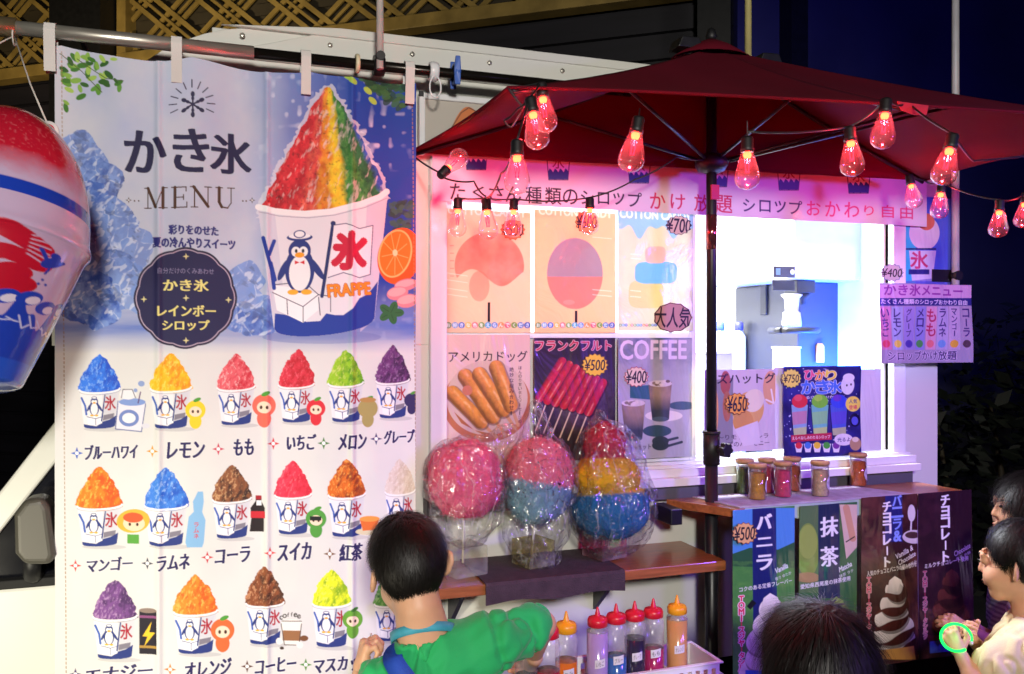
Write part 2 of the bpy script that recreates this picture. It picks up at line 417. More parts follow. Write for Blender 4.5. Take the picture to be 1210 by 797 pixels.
        sx = w*mx/sz[0] if w else None; sy = h*mz/sz[1] if h else None
        if sx is None: sx = sy
        if sy is None: sy = sx
        T = T*np.array([sx, sy])
        if rot:
            c, d = math.cos(rot), math.sin(rot); T = np.stack([T[..., 0]*c-T[..., 1]*d, T[..., 0]*d+T[..., 1]*c], -1)
        T = T+np.array([q.x, q.z])
        if out:
            for k in range(8):
                s.tris(T+np.array([math.cos(k*.785)*ow*mx, math.sin(k*.785)*ow*mz]), out, alpha)
        T0 = T; bd = bold*sy
        if bd > 0: T = np.concatenate([T0+np.array([math.cos(k*.785), math.sin(k*.785)])*bd for k in range(8)])
        if xb: T = np.concatenate([T+np.array([k*mx, 0]) for k in np.linspace(-xb/2, xb/2, 3)])
        s.tris(T, col, alpha)
    def star(s, cx, cy, r, col, inner='ffffff'):
        k = .22
        s.poly([(cx+math.cos(i*math.pi/4)*(r if i % 2 == 0 else r*k*1.5), cy+math.sin(i*math.pi/4)*(r if i % 2 == 0 else r*k*1.5)) for i in range(8)], col)
        s.ell(cx, cy, r*.28, r*.28, inner)
    def burst(s, cx, cy, rx, ry, n, col, edge=None, depth=.12, t=None, tcol='181010', tw=None, th=None, rot=0, bold=.01, slant=.15):
        def ring(k): return [(cx+math.cos(i*math.pi/n)*rx*k*(1 if i % 2 == 0 else 1-depth), cy+math.sin(i*math.pi/n)*ry*k*(1 if i % 2 == 0 else 1-depth)) for i in range(2*n)]
        s.last = ring(1)
        s.poly(ring(1), edge or col); s.poly(ring(.93), col)
        if t: s.text(t, cx, cy, tw or rx*1.5, th or ry*.8, tcol, bold, rot=rot, slant=slant)
    def mesh(s, name, mat, disp=None, mask=None, thick=0):
        Yd = np.full(s.XX.shape, s.Y, float); XX, ZZ = s.XX, s.ZZ
        if disp:
            r = disp(s.XX, s.ZZ)
            if isinstance(r, tuple): Yd = Yd+r[0]; XX = XX+r[1]; ZZ = ZZ+r[2]
            else: Yd = Yd+r
        V = np.stack([XX, Yd, ZZ], -1).reshape(-1, 3)
        keep = None
        if mask is not None:
            p = np.array(mask); x = (s.PX[:-1, :-1]+s.PX[1:, 1:])/2; y = (s.PY[:-1, :-1]+s.PY[1:, 1:])/2
            c = np.zeros(x.shape, bool)
            for i in range(len(p)):
                (ax, ay), (bx, by) = p[i], p[(i+1) % len(p)]
                if ay == by: continue
                c ^= ((ay > y) != (by > y)) & (x < (bx-ax)*(y-ay)/(by-ay)+ax)
            keep = c
        me = grid_mesh(name, V, s.ny, s.nx, s.C.reshape(-1, 3), keep, mat)
        return me
    def build(s, name, mat, parent=None, loc=None, disp=None, mask=None):
        o = link_mesh(name, s.mesh(name, mat, disp, mask), parent, loc)
        return o

def vor(x, y, seed=0):
    xi, yi = np.floor(x).astype(np.int64), np.floor(y).astype(np.int64); f1 = np.full(x.shape, 9.0); f2 = f1.copy(); idv = np.zeros(x.shape)
    for dx in (-1, 0, 1):
        for dy in (-1, 0, 1):
            jx = xi+dx+_hash(xi+dx, yi+dy, 0*xi, seed); jy = yi+dy+_hash(xi+dx, yi+dy, 0*xi, seed+1); d = np.hypot(x-jx, y-jy); h = _hash(xi+dx, yi+dy, 0*xi, seed+2)
            n = d < f1; f2 = np.where(n, f1, np.minimum(f2, d)); idv = np.where(n, h, idv); f1 = np.where(n, d, f1)
    return f1, f2, idv
# ------------------------------------------------------------------ repeated drawings
def mound(p, cx, by, w, h, cols, lean=0, seed=1, sky=True):
    """heap of shaved ice: cols = dark, mid, light"""
    d, m, l = [lin(c) for c in cols]
    def fn(x, y):
        t = (by-y)/h; sx = (x-cx-lean*t*w)/(w/2)
        hw = np.clip(1-np.clip(t, 0, 1)**1.55, 0, 1)**.8
        n = fbm(x*9/w, y*9/w, 0, seed, 3)-.5
        return (np.abs(sx)+n*.22 < hw) & (t > -.12*(1-sx**2)) & (t < 1)
    def co(x, y):
        a = fbm(x*11/w+y*5/w, y*6/w-x*3/w, 0, seed+3, 4); b = fbm(x*26/w+y*6/w, y*15/w, 0, seed+9, 3)
        sx = (x-cx)/(w/2); k = np.clip((a-.40)*3.0+.45-.55*(sx+.15)-.2*(y-by)/h*0, 0, 1)[..., None]; c = d*(1-k)+m*k
        k2 = np.clip((b-.56)*3.4-.35*sx, 0, .8)[..., None]; return c*(1-k2)+l*k2
    p.shape(fn, (cx-w*.62, by-h-2, cx+w*.62, by+h*.15), co)

def penguin(p, cx, cy, k, detail=True):
    """generic penguin in a sailor cap, k = its height in pixels"""
    nv = '23357e'
    def e(x, y, rx, ry, c, r=0): p.ell(cx+x*k, cy+y*k, rx*k, ry*k, c, 1, r)
    e(-.24, .08, .05, .17, nv, .45); e(.24, .06, .05, .2, nv, -.6)
    e(0, .08, .215, .34, nv); e(0, -.2, .165, .17, nv); e(0, .13, .155, .26, 'eef0f2')
    e(-.055, -.19, .065, .075, 'eef0f2'); e(.055, -.19, .065, .075, 'eef0f2')
    e(0, -.14, .07, .04, 'f0a020'); e(-.1, .41, .08, .04, 'f0b030'); e(.1, .41, .08, .04, 'f0b030')
    if detail:
        e(-.05, -.2, .02, .03, '101020'); e(.05, -.2, .02, .03, '101020')
        p.poly([(cx-.07*k, cy-.06*k), (cx+.07*k, cy+.0*k), (cx+.07*k, cy-.06*k), (cx-.07*k, cy+.0*k)], 'd02030')
        e(0, -.4, .19, .055, nv); e(0, -.42, .16, .04, 'f0f0f4'); e(0, -.45, .09, .06, nv); e(0, -.45, .07, .045, 'f0f0f4')
    else: e(0, -.36, .12, .06, nv); e(0, -.36, .09, .035, 'f0f0f4')

def cup(p, cx, ry, w, b, cols, top, lean=0.0, seed=1, tilt=-.05):
    """paper cup of shaved ice: rim at ry, bottom at b, heap up to top"""
    h = b-ry; k = .76
    L = lambda x, y: (cx+x*w/2*(1-(1-k)*max(0, y)), ry+y*h+x*w/2*tilt)
    nv = '23357e'
    p.ell(cx+w*.1, b+h*.01, w*.5, h*.06, '908c98', .35)
    body = [L(-1, 0), L(1, 0), L(1, .94)]+[(cx+math.cos(a)*w*k/2, b-h*.06+math.sin(a)*h*.06+math.cos(a)*w*k/2*tilt) for a in np.linspace(0, math.pi, 9)]+[L(-1, .94)]
    p.poly(body, 'e9e9ee')
    p.poly([L(.15, .0), L(1, 0), L(1, .9), L(.15, .9)], 'c6c6cf', .6)
    bot = [L(-1, .86), L(-.6, .9), L(-.2, .93), L(.2, .82), L(.6, .78), L(1, .68), L(1, .94)]+[(cx+math.cos(a)*w*k/2, b-h*.06+math.sin(a)*h*.06+math.cos(a)*w*k/2*tilt) for a in np.linspace(0, math.pi, 9)]+[L(-1, .94)]
    p.poly(bot, nv)
    p.poly([L(-.75, .68), L(-.25, .62), L(.15, .7), L(.15, .86), L(-.25, .92), L(-.75, .85)], 'f4f4f8')
    x, y = L(-.25, .62); p.line([L(-.75, .68), L(-.25, .74), L(.15, .7)], .8, nv); p.line([L(-.25, .74), L(-.25, .9)], .8, nv)
    p.line([L(-.95, .2), L(-.8, .4), L(-.78, .62)], max(1, w*.05), '3c60b8')
    px, py = L(-.3, .42); penguin(p, px, py, h*.58, h > 60)
    p.line([L(.28, .14), L(.12, .8)], max(1, w*.035), nv)
    p.poly([L(.3, .13), L(.9, .12), L(.86, .6), L(.22, .62)], 'cfcfda', .8)
    q = L(.58, .36); p.text('氷', q[0], q[1], w*.27, h*.36, 'a81c34', .02)
    q = L(.52, .72); p.poly([L(.22, .66), L(.86, .62), L(.84, .74), L(.2, .8)], '5a5068', .8)
    mound(p, cx, ry+1, w*1.06, ry-top, cols, lean, seed)
    p.line([(cx+math.cos(a)*w/2*1.01, ry+math.sin(a)*h*.1+math.cos(a)*w/2*tilt) for a in np.linspace(math.pi, 0, 13)], max(1.2, w*.045), 'f2f2f4')
    p.line([(cx+math.cos(a)*w/2*1.01, ry+h*.04+math.sin(a)*h*.1+math.cos(a)*w/2*tilt) for a in np.linspace(math.pi, 0, 13)], max(.6, w*.015), 'b4b4bc')

def swirl(p, cx, top, bot, w, ca, cb, seed=3):
    """soft ice cream: stacked leaning coils with two colours of ribbon"""
    A, B = lin(ca), lin(cb); n = 5; Hh = bot-top
    def dk(c, k): return tuple(np.clip(bpy_srgb(lin(c) if isinstance(c, str) else c)*k, 0, 1))
    for i in range(n):
        t = i/(n-1); y = bot-Hh*.12-Hh*.68*t; rw = w/2*(1.08-.62*t); rh = Hh*(.20-.055*t); cxx = cx+w*(.04*math.sin(i*2.1)+.05*t); rt = -.42-.08*t
        def co(x, y_, cxx=cxx, yy=y, rw=rw, rh=rh, i=i):
            c_, s_ = math.cos(rt), math.sin(rt); u = ((x-cxx)*c_+(y_-yy)*s_)/rw; v = (-(x-cxx)*s_+(y_-yy)*c_)/rh
            band = v+.35*u*u+.18*np.sin(u*3+i)
            k = np.clip((np.sin(band*3.4+.9+i*.4)+.05)*5, 0, 1)[..., None]; c = A*(1-k)+B*k
            g = np.clip(.62+.45*(-v*.75-u*.35)+.25*(fbm(x*.11, y_*.11, 0, seed+i, 2)-.5), .35, 1.05)[..., None]
            return c*g
        p.ell(cxx+1, y+rh*.16, rw*1.03, rh*1.05, dk(A, .45), .7, rt); p.ell(cxx, y, rw, rh, co, 1, rt)
    tip = [(cx-w*.12, top+Hh*.22), (cx-w*.06, top+Hh*.06), (cx+w*.06, top), (cx+w*.2, top+Hh*.05), (cx+w*.25, top+Hh*.14), (cx+w*.17, top+Hh*.1), (cx+w*.12, top+Hh*.2)]
    p.poly(tip, lambda x, y_: B*np.clip(1.1-.5*((y_-top)/(Hh*.22)), .5, 1.05)[..., None])
def bpy_srgb(c): return np.where(c <= .0031308, c*12.92, 1.055*np.power(np.maximum(c, 1e-9), 1/2.4)-.055)
# ================================================================== ground and buildings
M = {}
M['asphalt'] = mat('asphalt', '3a3a3d', .85, var=.25, vscale=3, bump=.6, bscale=150)
M['white_body'] = mat('white body paint', 'd6d6ce', .35, var=.05, vscale=2, bump=.04, bscale=8, coat=.3)
M['white_frame'] = mat('white aluminium', 'e0e0e2', .3, var=.04, vscale=6, coat=.2)
M['inner_white'] = mat('inner white lining', 'e8e8e8', .5, var=.03, vscale=4)
M['black'] = mat('black painted steel', '16161c', .4, var=.2, vscale=20)
M['blackpl'] = mat('black plastic', '141416', .5, var=.2, vscale=30)
M['chrome'] = mat('steel pipe', 'c4c0b4', .34, .75, var=.1, vscale=20, stretch=(1, 8, 8))
M['rubber'] = mat('rubber', '1a1a1a', .8, var=.2)
M['glassdark'] = mat('dark cab glass', '0b0c14', .08, var=.4, vscale=7, coat=.6)
M['gold'] = mat('gold lattice paint', '957c40', .5, var=.25, vscale=9, bump=.1)
M['goldback'] = mat('brown lattice backing', '3c3424', .7, var=.3, vscale=5)
M['darkwall'] = mat('dark siding', '17151d', .6, var=.3, vscale=2, stretch=(1, 1, 12))
M['navywall'] = mat('dark painted wall', '3c3c4a', .65, var=.25, vscale=1.2, bump=.1, bscale=12)

g = MB(); g.add([(-60, -40, 0), (60, -40, 0), (60, 60, 0), (-60, 60, 0)], [(0, 1, 2, 3)], M['asphalt'])
o = g.build('ground'); o['kind'] = 'structure'

# golden lattice facade behind the truck
_r = Vector((CA, -SA, 0)); _f = Vector((SA, CA, 0))
FD = (_r*.949-_f*.316).normalized(); FN = -(_r*.316+_f*.949).normalized(); F0 = D(605, 398, 4.6); F0.z = 0
def FB(s, t, z): return F0+FD*s+FN*t+Vector((0, 0, z))
def fbox(mb, s0, s1, t0, t1, z0, z1, m):
    c = FB((s0+s1)/2, (t0+t1)/2, (z0+z1)/2)
    mb.obox(c, FD*(s1-s0)/2, FN*(t1-t0)/2, Vector((0, 0, (z1-z0)/2)), m)
b = thing('lattice_building', 'dark shopfront with a golden diamond lattice band high above the truck', 'building', FB(-2, 0, 0))
k = MB(); fbox(k, -6.5, 1.15, -.6, -.1, 0, 5.4, M['darkwall']); k.build('wall', b)
k = MB()
for i in range(22): fbox(k, -6.5, 1.16, -.099, -.06, .2+i*.14, .2+i*.14+.118, M['darkwall'])
k.build('siding', b)
for q in ((-3.05, -2.64, .18), (1.0, 1.16, .1)):
    k = MB(); fbox(k, q[0], q[1], -.055, q[2], 0, 5.4, M['blackpl']); k.build('pillar', b)
Z0, Z1 = 3.276, 4.75
for s0, s1 in ((-6.4, -3.06), (-2.63, 1.0)):
    fr = MB()
    fbox(fr, s0, s1, -.05, .06, Z0-.0, Z0+.075, M['gold']); fbox(fr, s0, s1, -.05, .06, Z1, Z1+.08, M['gold'])
    fbox(fr, s0, s0+.07, -.05, .058, Z0+.075, Z1, M['gold']); fbox(fr, s1-.07, s1, -.05, .058, Z0+.075, Z1, M['gold'])
    fo = fr.build('lattice_frame', b, bevel=.004)
    bk = MB(); fbox(bk, s0+.07, s1-.07, -.049, -.035, Z0+.075, Z1, M['goldback']); bk.build('backing', b)
    la = MB(); a0, a1, z0, z1 = s0+.07, s1-.07, Z0+.075, Z1
    def bar(sa, za, sb, zb, t, wd):
        p, q = FB(sa, t, za), FB(sb, t, zb); d = (q-p); L = d.length
        if L < .05: return
        d.normalize(); n = d.cross(FN).normalized()
        la.obox((p+q)/2, d*L/2, n*wd/2, FN*.006, M['gold'])
    def clipbar(c, sg, t, wd):
        sl = .80*sg; pts = []        # z = z0 + sl*(s-c)
        sA, sB = sorted((c, c+(z1-z0)/sl)); sA, sB = max(sA, a0), min(sB, a1)
        if sB-sA > .03: bar(sA, z0+sl*(sA-c), sB, z0+sl*(sB-c), t, wd)
    pitch = .44; c = a0-3
    while c < a1+3:
        for off in (-.085, 0.0, .085):
            clipbar(c+off, 1, 0.0 if off else -.004, .03 if off else .018); clipbar(c+off, -1, .013 if off else .009, .03 if off else .018)
        c += pitch
    # small square plates in the diamonds
    pl = la; c = a0; zz = z0+.18; row = 0
    while zz < z1:
        sx = a0+.1+(pitch/2 if row % 2 else 0)
        while sx < a1-.1:
            ctr = FB(sx, -.02, zz); pl.obox(ctr, FD*.07, FN*.005, Vector((0, 0, .035)), M['goldback']); sx += pitch
        zz += .176; row += 1
    la.build('lattice', b)
b2 = thing('plain_building', 'plain dark wall with a slim pillar, washed in deep blue on the right', 'building', (4.5, 3.0, 0))
k = MB(); x0 = P(838, 200, 3.0).x; k.box((x0, 3.0, 0), (14, 3.4, 7), M['navywall']); k.build('wall', b2)
k = MB(); xx = P(926, 20, 2.95).x; k.box((xx, 2.86, 0), (xx+.14, 2.998, 7), M['black']); k.build('pillar', b2)

# hedge by the wall at the right
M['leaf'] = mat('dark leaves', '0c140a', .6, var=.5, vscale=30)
hb = thing('hedge', 'dark leafy hedge in the gloom behind the two children', 'hedge', (3.0, 1.3, 0))
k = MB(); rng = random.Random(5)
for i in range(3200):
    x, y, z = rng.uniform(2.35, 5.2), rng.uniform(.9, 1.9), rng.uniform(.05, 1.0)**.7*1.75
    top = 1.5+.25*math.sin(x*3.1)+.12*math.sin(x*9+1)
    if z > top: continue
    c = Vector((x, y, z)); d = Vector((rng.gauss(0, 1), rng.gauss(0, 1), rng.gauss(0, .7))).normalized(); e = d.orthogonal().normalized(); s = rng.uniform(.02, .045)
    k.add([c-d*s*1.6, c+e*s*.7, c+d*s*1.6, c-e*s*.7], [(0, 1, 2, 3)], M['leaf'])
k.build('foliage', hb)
k = MB()
for i in range(7): k.tube([(2.5+i*.4, 1.4, 0), (2.53+i*.4, 1.38, .6), (2.46+i*.4, 1.43, 1.2)], [.03, .02, .008], M['goldback'], 7)
k.build('stems', hb)

# ================================================================== the food truck
TK = thing('food_truck', 'white food truck with an open serving window and bright white interior', 'food truck', (.9, .7, 0))
XL, XR, ZT, ZB, DY = -.365, 2.224, 2.312, .60, 1.45
wx0, wx1, wz0, wz1 = P(526, 400, 0).x, P(1050, 400, 0).x, 1.165, 1.985
W_ = M['white_body']; k = MB(); th = .03
def panel(poly, y0=0.0, d=th, m=W_): k.prism([(x, y0, z) for x, z in poly], (0, d, 0), m)
nose = [(XL, 1.53), (XL, 1.75)]+[(-.365+.485*(1-math.cos(a)), 1.75+(ZT-1.75)*math.sin(a)) for a in np.linspace(.15, math.pi/2, 14)]
panel([(XL, 1.53)]+nose[1:]+[(wx0, ZT), (wx0, 1.53)])                    # upper left with the rounded nose
panel([(.30, ZB), (.30, 1.53), (wx0, 1.53), (wx0, ZB)][::-1])
panel([(wx0, wz1), (wx1, wz1), (wx1, ZT), (wx0, ZT)])
panel([(wx0, ZB), (wx1, ZB), (wx1, wz0), (wx0, wz0)])
panel([(wx1, ZB), (XR, ZB), (XR, ZT), (wx1, ZT)])
k.box((XR-.03, th, ZB), (XR, DY, ZT), W_); k.box((-.02, th, ZT-.03), (XR-.031, DY, ZT-.002), W_)
k.box((.30, th, ZB), (XR-.031, DY, ZB+.03), W_); k.box((XL, DY-.03, 1.53), (XR-.031, DY-.001, ZT-.031), W_); k.box((.3, DY-.03, ZB+.031), (XR-.031, DY-.001, 1.529), W_)
k.box((XL, th, 1.53), (.3, DY-.031, 1.555), W_); k.box((.3, th, ZB+.031), (.33, DY-.031, 1.529), W_)
k.build('body', TK, bevel=.002)
# roof edge trim with screws, seam
k = MB(); 
def strip(z0, z1, y):
    k.prism([(.0, y, z0), (.05+(z1-2.23)*2.4, y, z1), (XR+.002, y, z1), (XR+.002, y, z0)], (0, -.001-y, 0), W_)
strip(2.238, ZT+.010, -.010); strip(ZT-.008, ZT+.016, -.016); strip(2.229, 2.2375, -.014)
tr = k.build('roof_trim', TK, bevel=.003)
for x in np.arange(.05, 2.2, .21): k = MB(); k.lathe([(.0065, 0), (.0065, .003), (.003, .0045)], (x, -.0105, 2.283), M['chrome'], 10, axis=(0, -1, 0)); k.build('screw', TK)
for z in (1.58, 1.68, 1.76): k = MB(); k.lathe([(.006, 0), (.006, .003), (.003, .0045)], (XL+.02, -.0, z), M['chrome'], 10, axis=(0, -1, 0)); k.build('screw', TK)
# serving window: frame, sliding rails, sill
F_ = M['white_frame']; fr = MB()
fr.box((wx0-.045, -.022, wz0-.02), (wx0, .055, wz1+.03), F_); fr.box((wx1, -.022, wz0-.02), (wx1+.05, .055, wz1+.03), F_)
fr.box((wx0-.0, -.022, wz1), (wx1, .055, wz1+.03), F_); fr.box((wx1-.012, .01, wz0+.02), (wx1-.001, .05, wz1), F_)
wo = fr.build('window_frame', TK, bevel=.003)
fr = MB()
for i, (y0, y1, z0, z1) in enumerate(((-.075, .05, wz0-.035, wz0-.012), (-.055, -.044, wz0-.012, wz0+.012), (-.030, -.018, wz0-.012, wz0+.018), (-.004, .008, wz0-.012, wz0+.024), (.02, .05, wz0-.012, wz0+.03))):
    fr.box((wx0-.06, y0, z0), (wx1+.06, y1, z1), F_)
fr.build('window_sill', TK, bevel=.002)
k = MB(); k.box((wx0-.06, -.05, wz0-.075), (wx1+.05, -.001, wz0-.036), mat('grey rail', '55525a', .5)); k.build('lower_rail', TK, bevel=.002)
# sliding pane carrying the pictures on the left half of the opening
sx1 = P(823, 400, .0).x; k = MB()
for a, c in ((wx0+.001, wx0+.02), (sx1-.022, sx1)): k.box((a, .002, wz0+.025), (c, .018, wz1-.002), F_)
k.box((wx0+.02, .002, wz1-.03), (sx1-.022, .018, wz1-.002), F_); k.box((wx0+.02, .002, wz0+.025), (sx1-.022, .018, wz0+.05), F_)
for x_, x2 in ((P(523, 400, 0).x, P(819, 400, 0).x),):
    zz = P(670, 394.5, 0).z; k.box((wx0+.02, .002, zz-.012), (sx1-.022, .018, zz+.006), F_)
so = k.build('sliding_sash', TK, bevel=.002)
k = MB(); k.box((wx0+.02, .0125, wz0+.05), (sx1-.022, .0145, P(670, 394.5, 0).z-.012), M['inner_white']); k.build('light_block_sheet', so)  # opaque sheet added behind the lower posters to keep light out of their gaps
k = MB(); k.box((wx0+.02, .008, wz0+.05), (sx1-.022, .011, wz1-.03), clear('sash glass', base=.04, edge=.5)); k.build('pane', so)
# interior lining and light
I_ = M['inner_white']; k = MB(); iy = .056
k.box((.36, DY-.05, ZB+.04), (2.18, DY-.035, 2.28), I_); k.box((2.178, iy, ZB+.04), (2.19, DY-.051, 2.28), I_); k.box((.345, iy, ZB+.04), (.36, DY-.051, 2.28), I_)
k.box((.36, iy, 2.272), (2.177, DY-.051, 2.279), I_); k.build('lining', TK)
k = MB(); k.box((.361, .30, ZB+.05), (2.176, DY-.052, 1.05), M['chrome']); k.box((.361, .28, 1.05), (2.176, DY-.052, 1.08), M['inner_white']); k.build('worktop', TK, bevel=.003)
k = MB(); k.box((.55, .36, 2.245), (2.0, .42, 2.271), emitter('lit tube', 'f4f7ff', 14)); k.build('ceiling_light', TK, bevel=.006)
lamp('interior_light', 'AREA', (1.45, .55, 2.22), (1.5, .72, 1.0), 100, (.93, .96, 1.0), .5)
lamp('interior_blue_strip', 'AREA', (2.03, .22, 1.30), (2.17, .55, 1.45), 75, (.02, .12, 1.0), .12)
# cab: door, side window, pillar, mirror
def cabpoly(pts): return [(P(x, y, 0).x, P(x, y, 0).z) for x, y in pts]
k = MB(); pil = [(-.66, .93), (-.60, 1.02), (-.385, 1.32), (-.24, 1.52), (-.175, 1.52), (-.33, 1.30), (-.535, 1.02), (-.55, .93)]
k.prism([(x, 0, z) for x, z in pil], (0, .05, 0), W_); k.build('windscreen_pillar', TK, bevel=.006)
k = MB(); k.prism([(x, .02, z) for x, z in [(-.545, 1.0), (-.535, 1.02), (-.33, 1.30), (-.175, 1.52), (.28, 1.52), (.28, 1.0)]], (0, .006, 0), M['glassdark']); k.build('cab_window', TK)
k = MB(); k.prism([(x, -.004, z) for x, z in [(-1.35, .45), (-1.33, .86), (-.66, .985), (.29, .985), (.29, .45)]], (0, .05, 0), W_)
k.prism([(x, .047, z) for x, z in [(-1.33, .46), (-1.31, .85), (-.68, .92), (.28, .96), (.28, .46)]], (0, 1.3, 0), W_); do = k.build('cab_door', TK, bevel=.008)
k = MB(); k.box((-.545, -.010, .984), (.28, .03, 1.004), M['rubber']); k.build('window_seal', TK, bevel=.003)
k = MB(); k.prism([(x, .06, z) for x, z in [(-.62, .97), (-.22, 1.51), (.28, 1.51), (.28, .97)]], (0, 1.2, 0), M['glassdark']); k.build('cab_interior', TK)
k = MB(); k.box((-1.25, .02, .40), (2.1, 1.35, .46), M['rubber']); k.build('chassis', TK)
for x in (-.75, 1.55):
    k = MB(); k.lathe([(.10, 0), (.26, 0), (.285, .02), (.285, .14), (.26, .16), (.1, .16)], (x, .19, .285), M['rubber'], 32, axis=(0, -1, 0)); wh = k.build('wheel', TK)
    k = MB(); k.lathe([(.05, 0), (.17, 0), (.18, .01), (.10, .03), (.04, .03)], (x, .028, .285), M['chrome'], 24, axis=(0, -1, 0)); k.build('rim', wh)
# door mirror
mm = MB(); a = P(9, 592, -.13); c = P(58, 668, -.13)
mp = [(a.x+.01, a.z-.03), (a.x+.03, a.z), (c.x-.012, a.z+.004), (c.x, a.z-.02), (c.x+.012, c.z+.02), (c.x+.004, c.z), (a.x+.03, c.z+.004), (a.x+.012, c.z+.03)]
mm.prism([(x, -.13, z) for x, z in mp], (0, .075, 0), mat('grey mirror housing', '4c4a42', .45, var=.1)); mo = mm.build('mirror', TK, bevel=.014, seg=4)
mm = MB(); mm.prism([(x*.86+(a.x+c.x)*.07, -.052, z*.9+(a.z+c.z)*.05) for x, z in mp], (0, .004, 0), M['chrome']); mm.build('mirror_glass', mo)
mm = MB(); mm.tube([((a.x+c.x)/2, -.08, c.z+.01), ((a.x+c.x)/2-.01, -.04, c.z-.04), (c.x-.05, .0, c.z-.05)], .018, M['blackpl']); mm.build('mirror_arm', mo)
# ================================================================== big shaved-ice menu banner
VM = {'cloth': vmat('printed banner cloth', .75, 0, .25, 700), 'gloss': vmat('laminated print', .45, .5, .05, 300, wrinkle=.18, wscale=5),
      'lit': vmat('backlit film print', .45, .35, .05, 300, translucent=.46, wrinkle=.25, wscale=6), 'matt': vmat('matt print', .55, .12, .08, 300, wrinkle=.06, wscale=3),
      'film': vmat('limp laminated print', .35, .8, .03, 300, wrinkle=.55, wscale=4, wstretch=(1.5, 1, .5))}
NAVY = '1c1c46'
BY = -.125
B = Print(BY, 64, 52, 492, 806, .00135, 'dcdcdb')
def paint_banner(p):
    # pale blue wash of the head picture
    x0 = lin('b9c0dc'); 
    p.soft(lambda x, y: np.clip((405-y)/60, 0, 1)*np.clip((x-60)/60+.4, 0, 1)*(.25+.55*fbm(x*.02, y*.02, 0, 3)), (60, 50, 495, 410), 'a3b2dc')
    def sky(x, y):
        n = fbm(x*.018, y*.018, 0, 11, 4); b = np.clip((x-320)/100, 0, 1)*.8+.2
        c = lin('8fa3d6')*(1-b[..., None])+lin('1440a4')*b[..., None]
        sp = np.clip((noise(x*.13, y*.13, 0, 5)-.72)*5, 0, 1)*np.clip((n-.35)*3, 0, 1)
        return c*(1-.6*sp[..., None])+lin('dfe8fb')*.6*sp[..., None]
    p.soft(lambda x, y: np.clip((x-270-(y-50)*.06-20*fbm(x*.02, y*.02, 0, 2))/60, 0, 1)*np.clip((402-y)/70, 0, 1)**.5, (250, 50, 500, 405), sky)
    p.soft(lambda x, y: np.clip(1-np.abs(y-384)/34, 0, 1)*.95*(.5+.8*fbm(x*.012, y*.09, 0, 21)), (60, 340, 500, 425), '5573c4')
    # ice cubes
    def ice(cx, cy, r, seed, dark='2f55b4'):
        d, l, m = lin(dark), lin('e2eafa'), lin('7c9ddf')
        def co(x, y):
            q = x+10*fbm(x*.05, y*.05, 0, seed, 3); r_ = y+10*fbm(x*.05, y*.05, 0, seed+8, 3); f1, f2, iv = vor(q*.052+r_*.015, r_*.045-q*.012+seed, seed)
            a = fbm(x*.13+seed, y*.11, 0, seed, 4); k = np.clip(iv*.8+(a-.5)*2.2, 0, 1)[..., None]; c = d*(1-k)+m*k
            k2 = (np.clip(1-(f2-f1)*11, 0, 1)*np.clip(a*3-1.2, 0, 1))[..., None]; c = c*(1-k2*.7)+l*k2*.7
            k3 = np.clip((fbm(x*.16+y*.1, y*.13, 0, seed+3, 2)-.62)*8, 0, 1)[..., None]; c = c*(1-k3*.6)+l*k3*.6
            k4 = np.clip((fbm(x*.1-y*.06, y*.12, 0, seed+6, 3)-.60)*7, 0, .6)[..., None]; return c*(1-k4)+d*.5*k4
        p.shape(lambda x, y: ((np.abs((x-cx)*math.cos(seed)+(y-cy)*math.sin(seed))/r)**4+(np.abs((y-cy)*math.cos(seed)-(x-cx)*math.sin(seed))/(r*.95))**4) < 1+.9*(fbm(x*.07, y*.07, 0, seed)-.5), (cx-r*1.2, cy-r*1.2, cx+r*1.2, cy+r*1.2), co, .9)
    for q in ((92, 188, 32, 1, '5575bf'), (116, 215, 28, 2, '4060b0'), (96, 245, 34, 3, '3f66bd'), (130, 262, 30, 4, '5d7cc4'), (155, 292, 26, 5, '7a93d0'), (98, 300, 34, 6, '3e62b8'), (140, 330, 32, 7, '6a87cc'), (170, 350, 24, 10, '8aa0d4'), (100, 350, 32, 8, '1e4cb8'), (118, 366, 22, 9, '2a55ba'), (290, 330, 20, 12, '6f8ccd'), (276, 368, 22, 13, '5a7ac6'), (304, 372, 24, 14, '4868bb'), (292, 350, 16, 15, '8aa0d8')): ice(*q)
    # leaves, upper left and upper right
    rg = random.Random(3)
    for i in range(46):
        t = rg.random(); x = 72+78*t*rg.uniform(.5, 1); y = 62+rg.uniform(0, 1)*(70*(1-t*.55)); r = rg.uniform(4, 7.5); a = rg.uniform(-1.2, 1.2)
        if i < 30: y = 62+rg.random()*40
        p.ell(x, y, r, r*.5, rg.choice(['3f7a24', '5f9a34', '86b348', '2f6120', 'a3c85a']), 1, a+.6)
    p.line([(70, 62), (95, 80), (120, 105)], 1, '4a5a2a'); p.line([(90, 66), (125, 88), (146, 90)], 1, '4a5a2a')
    for i in range(80):
        x = rg.uniform(425, 482); y = 82+rg.random()**1.4*50*(x-415)/68; r = rg.uniform(4, 8)
        p.ell(x, y, r, r*.6, rg.choice(['20482c', '2c5a30', '17382c', '3b6a38']), .85, rg.uniform(-1, 1))
    for x, y in ((410, 86), (416, 92), (440, 115), (434, 103)): p.ell(x, y, 6, 3.5, 'a8c850', 1, .7)
    for i in range(40): p.ell(rg.uniform(462, 486), rg.uniform(238, 272), rg.uniform(3, 7), 3, rg.choice(['1d4038', '2a5a4a', '345f58']), .8, rg.uniform(-1, 1))
